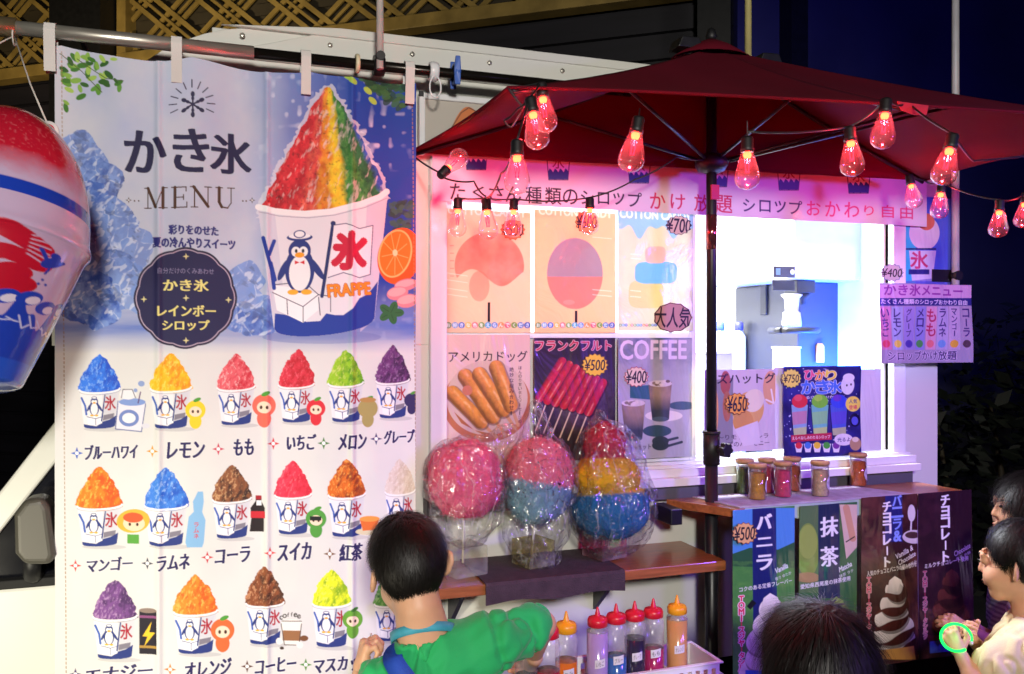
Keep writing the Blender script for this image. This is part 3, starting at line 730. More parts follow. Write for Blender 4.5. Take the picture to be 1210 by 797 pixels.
    # emblem and titles
    for i in range(11):
        a = -math.pi*.12-i*math.pi*.76*1.32/10+.35; a = R(200)-R(22*i) if i < 11 else a
        p.line([(227+18*math.cos(a), 122-18*math.sin(a)), (227+27*math.cos(a), 122-27*math.sin(a))], 1.3, '26264a')
    for i in range(6):
        a = i*math.pi/3+math.pi/6; c, s = math.cos(a), math.sin(a); p.line([(228, 124), (228+13*c, 124+13*s)], 2.2, '26264a'); p.ell(228+12*c, 124+12*s, 3.4, 2.4, '26264a', 1, a); p.ell(228+7*c, 124+7*s, 2.6, 1.8, '26264a', 1, a)
    p.text('か', 172, 177, 47, 50, NAVY, .012, xb=2.4); p.text('き', 226, 178, 40, 50, NAVY, .012, xb=2.4); p.text('氷', 273, 180, 46, 48, NAVY, .012, xb=2.4)
    br = '4a3020'
    def bars(cx, L): 
        for (a, b_, c, d, wd) in L: p.line([(cx+a, 233+b_), (cx+c, 233+d)], wd, br)
    bars(184, [(-9, -12, -9, 12, 1.3), (9, -12, 9, 12, 3.6), (-9, -12, 0, 11, 3.4), (9, -12, 0, 11, 1.2), (-13, 12, -5, 12, 1.3), (4, 12, 14, 12, 1.3), (-13, -12, -8, -12, 1.3), (8, -12, 14, -12, 1.3)])
    bars(212, [(-5, -12, -5, 12, 3.6), (-9, -12, 8, -12, 1.4), (-9, 12, 9, 12, 1.4), (-5, 0, 5, 0, 1.3), (8, -12, 8, -7, 1.3), (9, 12, 9, 6, 1.3), (5, -3, 5, 3, 1.2)])
    bars(238, [(-8, -12, -8, 12, 1.3), (8, -12, 8, 12, 1.3), (-9, -12, 8, 11, 3.6), (-13, -12, -7, -12, 1.3), (-12, 12, -4, 12, 1.3), (4, -12, 12, -12, 1.3)])
    bars(266, [(-7, -12, -7, 5, 3.6), (7, -12, 7, 6, 1.3), (-7, 5, -4, 11, 3.4), (-4, 11, 3, 12, 1.8), (3, 12, 7, 6, 1.3), (-11, -12, -3, -12, 1.3), (3, -12, 11, -12, 1.3)])
    for x in (152, 298): p.star(x, 235-(x-225)*.0, 4, br, 'd8d8de')
    for x in (159, 164, 287, 291): p.ell(x, 236, 1, 1, br)
    p.text('彩りをのせた', 229, 272, 58, 11, '2a2c78', .03, xb=.6); p.text('夏の冷んやりスイーツ', 230, 287, 97, 12, '2a2c78', .03, xb=.6)
    for rr, c in ((61, '2a2340'), (58.5, 'b9a6bd'), (57.3, '211f4c')):
        p.shape(lambda x, y, rr=rr: np.hypot(x-219, (y-352)*1.02) < rr*(1+.035*np.abs(np.cos(6*np.arctan2(y-352, x-219)))-.03), (150, 285, 290, 420), c)
    gd = 'e8dc86'
    p.text('自分だけのくみあわせ', 220, 320, 66, 7, '8d86ab', 0); p.text('かき氷', 220, 337, 53, 14, gd, .01, xb=.9); p.text('レインボー', 221, 367, 68, 13, gd, .01, xb=.7); p.text('シロップ', 220, 384, 55, 12, gd, .01, xb=.7)
    for x, y in ((220, 303), (170, 353), (220, 352), (270, 354), (220, 402)): p.star(x, y, 4, 'd9cf95', 'd9cf95')
    # hero cup with rainbow ice
    cols = [('c21c2c', 'e0323c'), ('c8323a', 'e8604c'), ('e87820', 'f0a030'), ('f0c020', 'f8e030'), ('2f8030', '5aa04a'), ('1c5a3c', '2f7a44'), ('1e3fae', '3c60d0')]
    def inm(x, y):
        t = (250-y)/153.0; n = fbm(x*.09, y*.09, 0, 8, 4)-.5
        xl = 306+80*np.clip(t, 0, 1)**1.12+n*9; xr = 458-72*np.clip(t, 0, 1)**1.5+n*9
        top = 98+np.abs(x-386)*.12+n*6
        return (x > xl) & (x < xr) & (y > top) & (y < 250-(x-306)*.14+8)
    p.shape(lambda x, y: inm(x+(1+5*noise(x*.3, y*.3, 0, 4))*np.sign(386-x), y+5*noise(x*.25, y*.25, 0, 9)) | inm(x, y), (298, 85, 466, 262), 'e9e9f0', .55)
    def hero(x, y):
        t = np.clip((y-97)/150, 0.02, 1); u = (x-386)/(t*75+14); n = fbm(x*.06, y*.06, 0, 4, 4)-.5; f = fbm(x*.22, y*.16, 0, 9, 3)
        u = u+n*.22; edges = [-9, -.42, -.2, .02, .24, .52, .74]; c = np.zeros(x.shape+(3,))
        for i, e in enumerate(edges):
            k = np.clip((u-e)/.1, 0, 1)[..., None] if i else 1
            a, b_ = lin(cols[i][0]), lin(cols[i][1]); q = np.clip((f-.3)*2.6, 0, 1)[..., None]; c = c*(1-k)+(a*(1-q)+b_*q)*k
        st = np.clip((fbm(x*.20+y*.10, y*.05-x*.10, 0, 33, 3)-.60)*6, 0, 1)[..., None]; c = c*(1-st*.55)+lin('f6e6e0')*st*.55; sh = np.clip(.72+.7*(fbm(x*.1+y*.05, y*.04-x*.05, 0, 77, 3)-.35), .5, 1.1)[..., None]; c = c*sh
        dk = np.clip((fbm(x*.3, y*.3, 0, 41, 2)-.66)*5, 0, 1)[..., None]; return c*(1-.5*dk)
    p.shape(inm, (300, 90, 464, 262), hero)
    tl, tr_, bl, brr = (305, 243), (458, 224), (324, 388), (441, 376)
    arc = [(383+58*math.cos(a), 383+13*math.sin(a)-math.cos(a)*6) for a in np.linspace(.0, math.pi, 14)]
    body = [(305, 246), (345, 252), (383, 250), (425, 240), (458, 228), (442, 377)]+arc+[(324, 389)]
    p.ell(380, 398, 70, 8, '6a78b8', .5)
    p.poly(body, 'e4e2ea')
    p.poly([(433, 236), (458, 228), (442, 377), (425, 392)], 'c9c2da', .7); p.poly([(305, 247), (325, 251), (340, 392), (325, 389)], 'c9c6dc', .6)
    p.line([(305, 243), (325, 248), (360, 252), (390, 250), (425, 241), (448, 232), (457, 225)], 7, 'f2f1f4'); p.line([(306, 249), (330, 254), (365, 257), (395, 254), (430, 245), (457, 233)], .9, 'a49cb4')
    nv = '1c3a9c'
    p.poly([(325, 370), (335, 371), (348, 374), (362, 380), (378, 379), (385, 370), (395, 372), (405, 372), (416, 364), (424, 352), (433, 348), (440, 340), (446, 332), (442, 377)]+arc+[(324, 389)], nv)
    p.poly([(322, 336), (352, 340), (376, 348), (376, 366), (358, 381), (340, 372), (327, 366)], 'f6f6fa')
    for L in ([(322, 336), (345, 334)], [(365, 338), (376, 348)], [(322, 345), (358, 362), (376, 348)], [(358, 362), (358, 380)], [(339, 354), (340, 371)], [(376, 348), (390, 350), (390, 368)], [(376, 351), (378, 372)]): p.line(L, 1, '20284e')
    for L in ([(311, 280), (316, 300), (321, 318), (324, 340)], [(318, 300), (324, 284)], [(320, 310), (325, 330)]): p.line(L, 4.5, nv)
    penguin(p, 354, 312, 80)
    p.line([(393, 263), (380, 350)], 4, '1c2c66'); p.ell(393, 264, 3, 3, '1c2c66')
    p.poly([(394, 266), (408, 264), (424, 270), (440, 266), (436, 324), (424, 328), (405, 322), (388, 328)], 'eceaf2')
    p.line([(394, 266), (408, 264), (424, 270), (440, 266), (437, 324), (424, 328), (405, 322), (387, 328)], 1, '30346a')
    p.text('氷', 413, 296, 38, 42, 'c4183c', .06, slant=.1)
    p.text('FRAPPE', 412, 342, 50, 14, 'ee8a1e', .04, out='6a2a30', ow=1.2, rot=.09)
    # orange half, sweets, mint
    p.ell(472, 302, 26, 34, 'e05a10', 1, .25); p.ell(467, 299, 20, 29, 'f8c070', 1, .25); p.ell(467, 299, 18, 27, 'f47a18', 1, .25)
    for i in range(9):
        a = i*.7+.2; p.line([(467, 299), (467+16*math.cos(a), 299+25*math.sin(a))], .9, 'f8b060')
    p.ell(467, 298, 3, 4, 'f8d8a0')
    for x, y, rx, ry in ((480, 336, 14, 7), (470, 346, 13, 8), (482, 355, 13, 8)): p.ell(x, y, rx, ry, 'd98a92', 1, -.2); p.ell(x-1, y-1.5, rx-2, ry-3, 'eeb0ae', 1, -.2)
    for a in (0, 1.3, 2.5, 3.8, 5.1): p.ell(462+8*math.cos(a), 369+6*math.sin(a), 8, 5, '2c6a38', 1, a); p.line([(462, 369), (462+13*math.cos(a), 369+10*math.sin(a))], .8, '1b4a28')
    # the flavours
    def fl(*a, **q): cup(p, *a, **q)
    fl(117, 460, 48, 507, ('1c50c8', '2f78ea', '8cb8f8'), 417, seed=1); fl(202, 458, 48, 506, ('e89010', 'f6c01c', 'fbe060'), 416, seed=2); fl(279, 457, 44, 502, ('c82a3c', 'e2606a', 'f2c0c0'), 416, seed=3)
    fl(350, 454, 41, 499, ('b81828', 'd83044', 'e86070'), 411, .06, seed=4); fl(408, 452, 41, 498, ('5a9a14', '96c820', 'd0e070'), 412, seed=5); fl(464, 449, 40, 494, ('3c1c48', '6a3474', '9a70a4'), 406, seed=6)
    fl(117, 598, 53, 647, ('e85414', 'f4801c', 'fac050'), 551, seed=7); fl(196, 597, 50, 645, ('1e58c4', '3c80e0', 'a0c4f4'), 551, seed=8); fl(274, 589, 45, 636, ('3a2420', '8a5434', 'd8a878'), 548, seed=9)
    fl(346, 584, 42, 631, ('d01c38', 'e83450', 'f06878'), 543, seed=10); fl(409, 583, 43, 633, ('8c3410', 'd86a18', 'f0a850'), 540, seed=11); fl(473, 580, 36, 628, ('c8b8a8', 'dcd0c4', 'eae4de'), 541, seed=12)
    fl(135, 730, 52, 781, ('4a2860', '7a4890', 'b890c4'), 685, seed=13); fl(231, 722, 51, 772, ('ee5c18', 'f88a28', 'fbc058'), 677, seed=14); fl(313, 712, 44, 761, ('4a2818', '8a4a28', 'd0946a'), 668, seed=15)
    fl(391, 711, 44, 763, ('8ab010', 'e6f020', 'f4f860'), 669, seed=16); fl(462, 712, 40, 757, ('2c6a30', '5a9a44', '9ac878'), 672, seed=17)
    fr = '302a50'
    for t, x, y, w_, h_, sx, sc in (('ブルーハワイ', 131, 534, 62, 17, 90, '1c58c0'), ('レモン', 220, 531, 43, 19, 180, 'd8941c'), ('もも', 288, 528, 23, 19, 258, 'c8284c'), ('いちご', 356, 522, 33, 18, 323, 'd02838'), ('メロン', 416, 521, 32, 18, 382, '3c7a34'), ('グレープ', 472, 516, 36, 16, 444, '3a3470'),
                            ('マンゴー', 129, 668, 54, 16, 88, 'd83a3c'), ('ラムネ', 205, 664, 38, 18, 174, '3a3a4c'), ('コーラ', 275, 656, 40, 18, 245, 'c83040'), ('スイカ', 348, 651, 38, 20, 319, 'd83c3c'), ('紅茶', 414, 651, 26, 20, 389, '7a5030'),
                            ('エナジー', 140, 797, 80, 17, 88, '3a2a68'), ('オレンジ', 246, 789, 54, 19, 201, 'c87820'), ('コーヒー', 326, 785, 47, 17, 292, '5c3426'), ('マスカット', 404, 782, 66, 17, 361, '4c8a34')):
        p.text(t, x, y, w_, h_, '221c56', .018, xb=1.0, slant=.12, out='eeeef2', ow=1.3); p.star(sx, y+2, 7.5, sc)
    # what stands beside the cups: fruits and drinks
    def fruit(x, y, r, c, leaf='4c9a34', face=True, body=True):
        if body: p.ell(x, y+r*1.1, r*.6, r*.75, c)
        p.ell(x, y, r, r*.95, c); p.ell(x+2, y-r, r*.4, r*.18, leaf, 1, -.4)
        if face:
            p.ell(x, y+r*.15, r*.6, r*.5, 'f6dcc2'); p.ell(x-r*.25, y+r*.15, r*.12, r*.16, '40281c'); p.ell(x+r*.25, y+r*.15, r*.12, r*.16, '40281c')
    fruit(231, 484, 12, 'f0cf28'); fruit(312, 479, 14, 'ee6a58'); fruit(373, 482, 11, 'd82838'); fruit(487, 473, 9, '30285c', face=False); fruit(434, 482, 12, 'a89a5c', face=False); p.ell(434, 472, 10, 3, 'b48a4c')
    p.ell(157, 616, 20, 14, 'f2b23c', 1, -.15); p.ell(158, 619, 13, 9, 'f8d4b4'); p.ell(157, 612, 12, 6, 'e0582c'); p.ell(153, 620, 1.6, 2, '30201c'); p.ell(162, 620, 1.6, 2, '30201c'); p.rect(150, 632, 164, 643, '56a03c')
    p.poly([(221, 646), (219, 640), (223, 610), (229, 604), (228, 592), (234, 580), (240, 580), (241, 592), (239, 604), (243, 614), (241, 640), (239, 646)], '86b8e2'); p.text('ラムネ', 232, 626, None, 20, 'd04040', .02, vert=True)
    p.poly([(295, 628), (297, 612), (296, 600), (302, 592), (302, 586), (309, 586), (309, 592), (313, 600), (312, 612), (312, 628)], '1e1216'); p.rect(296, 604, 313, 612, 'c82030'); p.rect(302, 585, 309, 590, 'a01828'); p.rect(303, 591, 309, 597, 'e8e8ec')
    fruit(373, 612, 12, '4e9a3c'); p.rect(366, 609, 379, 614, '15151a')
    p.ell(434, 627, 15, 4, 'd8cfae'); p.poly([(424, 612), (448, 611), (444, 625), (428, 626)], 'e0702c'); p.ell(436, 612, 12, 3.4, 'f09a44'); p.line([(448, 614), (453, 616), (446, 622)], 1.2, 'd8b070')
    p.rect(164, 722, 185, 774, '1c1626'); p.ell(174.5, 722, 10.5, 3, '8c7a70'); p.rect(164, 728, 185, 731, '8a4a7c'); p.rect(164, 764, 185, 767, 'b08a3c'); p.poly([(179, 735), (168, 753), (174, 753), (170, 765), (183, 748), (176, 748)], 'f4c82c')
    fruit(263, 744, 14, 'f26a34'); fruit(416, 730, 12, '64a234', '3c7a28')
    # drawn drinks
    ln = '5c6a9c'
    p.poly([(139, 474), (172, 477), (167, 510), (136, 507)], 'e6e4f0'); p.line([(139, 474), (136, 507), (167, 510), (172, 477)], 1.2, ln); p.ell(156, 475, 16, 4.5, '7f9ad6'); p.ell(151, 466, 10, 6, 'e8e8ee'); p.line([(143, 470), (145, 460), (156, 460), (160, 470)], 1, '606070'); p.line([(163, 476), (166, 463)], 1.4, '5a3a70')
    p.ell(152, 494, 12, 10, '6f86c4'); p.ell(152, 494, 8, 6, 'eeeef4'); p.ell(167, 453, 4, 3.4, '8aa0d0'); p.ell(160, 461, 2.4, 2.4, '8aa0d0'); p.ell(172, 503, 5, 3, 'd8d8e4')
    p.poly([(332, 736), (356, 736), (353, 761), (336, 761)], 'f0ece6'); p.rect(334, 744, 355, 756, '9a6a44'); p.ell(344.5, 735, 12, 4, 'f2efe8'); p.line([(332, 736), (336, 761), (353, 761), (356, 736)], 1, '50403a'); p.line([(333, 733), (356, 733)], 1, '50403a'); p.ell(359, 753, 5, 3.4, '7a4c2c'); p.ell(330, 757, 4, 4, 'f0ece8'); p.ell(354, 761, 4, 4, 'f0ece8'); p.ell(333, 765, 2.5, 1.8, '403028')
    for i, ch in enumerate('coffee'): p.text(ch, 332+i*4.2, 729-4*math.sin(i*.55), None, 4.6, '302420', .02)
    for i in range(18): p.ell(164+random.random()*5-2, 700, .1, .1, 'ffffff')
    # hem stitching
    for x0_ in (72, 487):
        for i in range(150):
            y = 60+i*5.1; xx = x0_+(y-60)*(.007 if x0_ < 100 else .011); p.line([(xx, y), (xx, y+2.6)], 1, '9c7a50')
paint_banner(B)
def folds(X, Z):
    a = (X-B.X0)/(B.X1-B.X0); t = (B.Z1-Z)/(B.Z1-B.Z0)
    y = .0085*np.sin(a*13+.6)*(1-.4*t)+.006*np.sin(a*29+t*3)*np.exp(-t*5)+.010*np.sin(a*5.2+1.2)*t
    for c in (.262, .555, .80): y = y-.0055*np.exp(-((a-c)/.009)**2)
    y = y+.006*(fbm(X*7, Z*4, 0, 4, 3)-.5)*2-.004*np.exp(-((t-.62-.1*a)/.01)**2)*.3
    dz = (-.016*np.abs(np.sin(a*math.pi*3.0-.15))+.004*np.sin(a*17))*np.exp(-t*9)
    return y, 0*X, dz
MB_ = thing('menu_banner', 'large cloth shaved-ice menu banner with a rainbow ice cup, hung from the steel pipe', 'banner', (.22, BY, 1.5))
bc = B.build('cloth', VM['cloth'], MB_, disp=folds)
m = bc.modifiers.new('thick', 'SOLIDIFY'); m.thickness = .0012; m.offset = -1
ROD_Z = lambda x: 2.207
M['tab'] = mat('white cotton tab', 'd2d0cc', .85, var=.06, bump=.2, bscale=300)
for px in (60, 209, 361, 483):
    q = P(px, 60, BY); xw = q.x; k = MB()
    prof = [(-.012, -.088), (-.0195, .0), (-.0140, .0140), (0, .0195), (.0140, .0140), (.0195, .0), (.012, -.088)]
    wv = .0112
    vv = [(xw+sx, BY+y, ROD_Z(0)+z) for y, z in prof for sx in (-wv, wv)]
    k.add(vv, [(2*i, 2*i+1, 2*i+3, 2*i+2) for i in range(len(prof)-1)], M['tab']); tb = k.build('hanging_tab', MB_)
    m = tb.modifiers.new('thick', 'SOLIDIFY'); m.thickness = .0015
# ================================================================== pipe with clips and poles
M['cream'] = mat('cream plastic', 'd2caa8', .4, var=.06); M['bluepl'] = mat('blue plastic', '3f62b4', .35, var=.1)
rod = thing('hanging_pipe', 'long steel pipe running along the truck above the menu banner', 'pipe', (.2, BY, 2.207))
xa, xb, xm = P(-60, 28, BY).x, P(745, 100, BY).x, P(300, 60, BY).x
k = MB(); k.tube([(xa, BY, 2.207), (xm, BY, 2.207)], .0155, M['chrome'], 16); k.build('steel_tube', rod)
k = MB(); k.tube([(xm-.03, BY, 2.207), (xb, BY, 2.207)], .0125, mat('dark pipe', '2a2622', .25, .7, var=.2, stretch=(1, 8, 8)), 16); k.build('inner_tube', rod)
k = MB(); q = P(20, 30, BY).x; k.tube([(xa, BY, 2.207), (q, BY, 2.207)], .021, mat('brass collar', 'a89a78', .3, .8, var=.1), 16); k.build('collar', rod)
k = MB(); q = P(447, 66, BY).x; k.tube([(q-.012, BY, 2.207), (q+.014, BY, 2.207)], .024, M['blackpl'], 14); k.build('clamp', rod)
for px in (95, 690):
    q = P(px, 80, BY).x
    k = MB(); k.tube([(q, BY, 2.207), (q, BY/2, 2.215), (q, -.016, 2.20)] if px > 300 else [(q, BY, 2.207), (q, -.03, 2.2), (q+.05, .02, 2.18), (.0+q+.08, .03, 2.1)], .007, M['black'], 8); k.build('bracket', rod)
def ring(name, label, cat, px, m, r, wd, tail=None):
    q = P(px, 70, BY).x; t = thing(name, label, cat, (q, BY, 2.207))
    k = MB(); k.lathe([(.0165, -wd), (r, -wd), (r+.002, -wd*.5), (r+.002, wd*.5), (r, wd), (.0165, wd), (.0165, -wd)], (q, BY, 2.207), m, 20, axis=(1, 0, 0)); k.build('ring', t)
    if tail:
        k = MB(); pts = [(q-.004+.014*math.sin(a)*1.2+.01*a/6, BY-.016, 2.207-.012-.028*(1-math.cos(a))+.0) for a in np.linspace(0, 6.0, 16)]; k.tube(pts, .0022, m, 6); k.build('loop', t)
ring('hook_ring', 'cream ring clipped on the dark pipe beside the black clamp', 'ring', 422, M['cream'], .021, .005)
ring('pipe_clip', 'white pipe clip with a loose wire loop right of the banner', 'clip', 512, M['white_frame'], .022, .011, True)
q = P(538, 74, BY).x; t = thing('clothes_peg', 'blue plastic peg clipped over the pipe right of the white clip', 'peg', (q, BY, 2.207))
for s_ in (-1, 1):
    k = MB(); k.prism([(q-.007, BY+s_*.018, 2.175), (q+.007, BY+s_*.018, 2.175), (q+.009, BY+s_*.017, 2.21), (q+.006, BY+s_*.022, 2.245), (q-.006, BY+s_*.022, 2.245), (q-.009, BY+s_*.017, 2.21)], (0, s_*.006, 0), M['bluepl']); k.build('jaw', t, bevel=.002)
k = MB(); k.lathe([(.0205, -.006), (.026, -.006), (.026, .006), (.0205, .006), (.0205, -.006)], (q, BY, 2.207), M['bluepl'], 16, axis=(1, 0, 0)); k.build('spring_ring', t)
for px, Y, z0, z1, r, m, lab in ((449, BY-.03, 2.19, 3.3, .0085, mat('white pole', 'b9b9b4', .4), 'thin white pole clamped upright to the pipe above the banner'), (884, -.04, 2.28, 3.5, .010, mat('yellowed pole', 'b4a96e', .45), 'yellowish pole rising behind the parasol top'), (1129, -.03, 1.72, 3.4, .012, mat('grey white pole', 'c4c4cc', .4), 'whitish pole at the right end of the truck, behind the blue flag')):
    q = P(px, 50, Y).x; t = thing('flag_pole', lab, 'pole', (q, Y, z0))
    k = MB(); k.tube([(q, Y, z0), (q, Y, z1)], [r, r*.9], m, 14); k.build('shaft', t)
    k = MB(); k.tube([(q, Y-r-.004, z0+.03), (q, Y+r+.004, z0+.03)], r*1.3, M['blackpl'], 12); k.build('holder', t)
    if px > 500:
        k = MB(); k.box((min(q, XR-.02)-.02, -.018, z0+.01), (q+.01, -.011, z0+.05), M['black']); k.build('bracket', t)

# ================================================================== sign board over the window
SG = Print(-.030, 511, 120, 1094, 268, .0014, 'd6cede')
def sign_art(p):
    ink, red = '1e1830', 'c02850'
    def cupart(x, y, w):
        p.poly([(x-w*.5, y), (x+w*.5, y), (x+w*.4, y+w*1.15), (x-w*.4, y+w*1.15)], 'd9d5e2'); p.line([(x-w*.5, y), (x-w*.4, y+w*1.15), (x+w*.4, y+w*1.15), (x+w*.5, y)], 1.1, '4a4a66')
        p.poly([(x-w*.44, y+w*.72)]+[(x-w*.44+w*.88*i/12, y+w*.72+(3 if i % 3 == 0 else -1.5 if i % 3 == 1 else 0)) for i in range(13)]+[(x+w*.4, y+w*1.13), (x-w*.4, y+w*1.13)], '2c4a8c')
        p.text('氷', x, y+w*.4, w*.5, w*.55, '8a3c50', .01)
        p.shape(lambda X, Y_: (np.abs(X-x) < w*.55*np.sqrt(np.clip((Y_-(y-w*1.1))/(w*1.1), 0, 1))) & (Y_ < y), (x-w, y-w*1.3, x+w, y+1), 'd8844c')
    for x, y in ((563, 168), (660, 180), (755, 184), (848, 188), (933, 192), (1014, 196)): cupart(x, y, 28)
    for t, x, w, c in (('た', 541, 18, ink), ('く', 566, 14, ink), ('さ', 587, 17, ink), ('ん', 607, 18, ink), ('種', 631, 19, ink), ('類', 654, 19, ink), ('の', 674, 17, ink), ('シ', 694, 15, ink), ('ロ', 713, 13, ink), ('ッ', 731, 13, ink), ('プ', 750, 16, ink), ('か', 777, 18, red), ('け', 801, 17, red), ('放', 830, 19, red), ('題', 856, 20, red), ('シ', 886, 14, '2a2460'), ('ロ', 905, 13, '2a2460'), ('ッ', 923, 13, '2a2460'), ('プ', 941, 15, '2a2460'), ('お', 962, 16, 'd8447c'), ('か', 984, 17, 'd8447c'), ('わ', 1006, 17, 'd8447c'), ('り', 1026, 11, 'd8447c'), ('自', 1048, 14, 'd8447c'), ('由', 1070, 15, 'd8447c')):
        p.text(t, x, 226+(x-541)*.047, w, w*1.05, c, .012)
sign_art(SG)
t = thing('sign_board', 'long white shaved-ice sign board with hand-lettered words above the serving window', 'sign', ((SG.X0+SG.X1)/2, -.03, 2.0))
SG.build('board', VM['matt'], t, disp=lambda X, Z: -.003*np.sin(X*7)-.002*np.sin(X*3+1))
k = MB(); k.box((SG.X0, -.019, SG.Z0+.01), (SG.X1, -.012, SG.Z1), M['white_frame']); k.build('backing', t)
# framed picture panel at the upper left, mostly behind the parasol
FP = Print(-.034, 502, 117, 600, 190, .0015, 'b4aca2')
FP.shape(lambda X, Y_: (np.abs(X-553) < 19*np.sqrt(np.clip((Y_-126)/24, 0, 1))) & (Y_ < 152), (530, 120, 575, 155), 'c87038'); FP.line([(537, 152), (540, 172)], 1.2, '3a3040'); FP.line([(534, 150), (545, 133), (554, 127), (562, 131), (572, 150)], 1.2, '5a3020')
FP.poly([(536, 152), (570, 152), (567, 180), (540, 180)], 'c4bcb8')
t = thing('picture_frame', 'white framed drawing of orange shaved ice half hidden behind the parasol corner', 'picture frame', (FP.X0, -.03, FP.Z0))
FP.build('drawing', VM['matt'], t)
k = MB(); k.box((FP.X0-.016, -.042, FP.Z0), (FP.X0, -.02, FP.Z1+.016), M['white_frame']); k.box((FP.X0, -.042, FP.Z1), (FP.X1, -.02, FP.Z1+.016), M['white_frame']); k.build('moulding', t, bevel=.003)
k = MB(); k.box((FP.X0-.018, -.045, FP.Z1+.004), (FP.X0-.005, -.0421, FP.Z1+.018), M['black']); k.build('corner_cap', t)

# ================================================================== pictures on the sliding pane
def curl(a, b, ph):
    return lambda X, Z: -.0016-a*np.sin(X*31+ph)-b*np.sin(Z*23+ph*2)
def poster(name, label, cat, p, m, disp=None, group=None, thick=.0006):
    t = thing(name, label, cat, ((p.X0+p.X1)/2, p.Y, p.Z0), group)
    o = p.build('sheet', m, t, disp=disp)
    if thick:
        q = o.modifiers.new('thick', 'SOLIDIFY'); q.thickness = thick; q.offset = -1
    return t
def sticker(parent, Y, cx, cy, rx, ry, n, col, txt, edge='40303a', depth=.14, tw=None, th=None, tcol='14101a', slant=.15, bold=.012):
    p = Print(Y, cx-rx-2, cy-ry-2, cx+rx+2, cy+ry+3, .0009, edge); p.burst(cx, cy, rx, ry, n, col, edge, depth, txt, tcol, tw, th, slant=slant, bold=bold)
    return p.build('price_sticker', VM['matt'], parent, mask=p.last)
PY_ = -.012
def balls(p, x0, x1, y):
    cs = ['7c9c6a', '8ab0d8', '5a84c8', 'e8c070', 'd88890', '8ab070', '6ab0d0', '7aa0d0', 'e0a070', 'd07888', '90a860', '6a90c0', '4f6fb4']
    w = (x1-x0)/13; tx = 'お好きな色をえらんでください'
    for i in range(13): p.ell(x0+w*(i+.5), y, w*.48, w*.48, cs[i]); p.text(tx[i], x0+w*(i+.5), y, None, w*.6, 'f0f0f0', .03)
c1 = Print(PY_, 526, 246, 627, 393, .0013, 'e8cdb2')
c1.text('COTTON CANDY', 576, 250, 92, 9, 'f6ece2', .03)
c1.shape(lambda x, y: (((x-578)/41)**2+((y-314)/40)**2 < 1) & (y < 328-10*np.sin((x-540)*.09)), (535, 270, 622, 356), lambda x, y: lin('eca08a')+(fbm(x*.05, y*.05, 0, 3)[..., None]-.5)*lin('f0b0a0')*.5)
c1.ell(566, 338, 12, 18, 'd8907c', .5); c1.rect(576, 357, 579, 380, '30242a')
for i in range(5): c1.line([(532, 290+i*9), (536, 290+i*9)], 1, 'd0a090')
for y in (322, 330, 340, 347): c1.line([(526, y), (552, y+4)], .8, 'f8f0e4', .7)
balls(c1, 526, 627, 384)
poster('cotton_candy_poster', 'cotton candy poster with a pink ball, leftmost in the top row on the window', 'poster', c1, VM['lit'], curl(.001, .001, 0), 'posters on the sliding window')
c2 = Print(PY_, 631, 247, 727, 393, .0013, 'ecc8a4')
c2.text('COTTON CANDY', 680, 251, 86, 9, 'f8ecd8', .03)
c2.ell(679, 323, 33, 42, 'b4a6aa'); c2.shape(lambda x, y: (((x-679)/33)**2+((y-323)/42)**2 < 1) & (y > 327), (645, 280, 714, 368), 'ea9a8a'); c2.ell(672, 357, 7, 3, 'f0a898'); c2.rect(679, 367, 682, 381, '30242a'); balls(c2, 632, 726, 384)
for y in (280, 342, 348): c2.line([(700, y), (722, y+2)], .8, 'f8f0e4', .7)
t = poster('cotton_candy_poster', 'cotton candy poster with a grey and pink ball, second in the top row', 'poster', c2, VM['lit'], curl(.001, .001, 1), 'posters on the sliding window')
sticker(t, PY_-.004, 693, 262, 14, 14, 14, 'dcb84c', '¥600', tw=24, th=15)
c3 = Print(PY_, 730, 247, 819, 391, .0013, 'd9d4c0')
c3.shape(lambda x, y: y < 272+6*np.sin(x*.16)+4*np.sin(x*.31), (728, 240, 822, 290), 'a8c8d8'); c3.text('COTTON CANDY', 775, 254, 84, 10, 'f4f2ee', .03)
def lump(p, x0, y0, x1, y1, c): p.shape(lambda x, y: (np.abs((x-(x0+x1)/2)/((x1-x0)/2))**4+np.abs((y-(y0+y1)/2)/((y1-y0)/2))**4) < 1+.25*(fbm(x*.1, y*.1, 0, 6)-.5), (x0-4, y0-4, x1+4, y1+4), c)
lump(c3, 743, 331, 784, 364, 'd2caa2'); lump(c3, 750, 309, 800, 335, '8cbcd8'); lump(c3, 762, 291, 786, 311, 'dcbcb4'); balls(c3, 731, 776, 384)
for y in (300, 305, 343, 350): c3.line([(745, y), (757, y+1)], .8, 'f8f4ea', .7)
t = poster('cotton_candy_poster', 'cotton candy poster with a three-tier tower, rightmost in the top row', 'poster', c3, VM['lit'], curl(.001, .001, 2), 'posters on the sliding window')
sticker(t, PY_-.004, 802, 266, 16, 12, 14, 'd2c6a4', '¥700', tw=29, th=17)
t2 = sticker(t, PY_-.004, 795, 375, 23, 18, 11, 'b8928a', '大人気', edge='5a2c34', depth=.06, tw=42, th=24)
sp1 = Print(PY_-.005, 591, 259, 622, 285, .0009, 'e0704c'); sp1.burst(606, 271, 15, 13, 14, 'ee7a44', 'c84c30', .14, '¥500', '28141a', 25, 15)
p5 = bpy.data.objects['cotton_candy_poster']; sp1.build('price_sticker', VM['matt'], p5, mask=sp1.last)
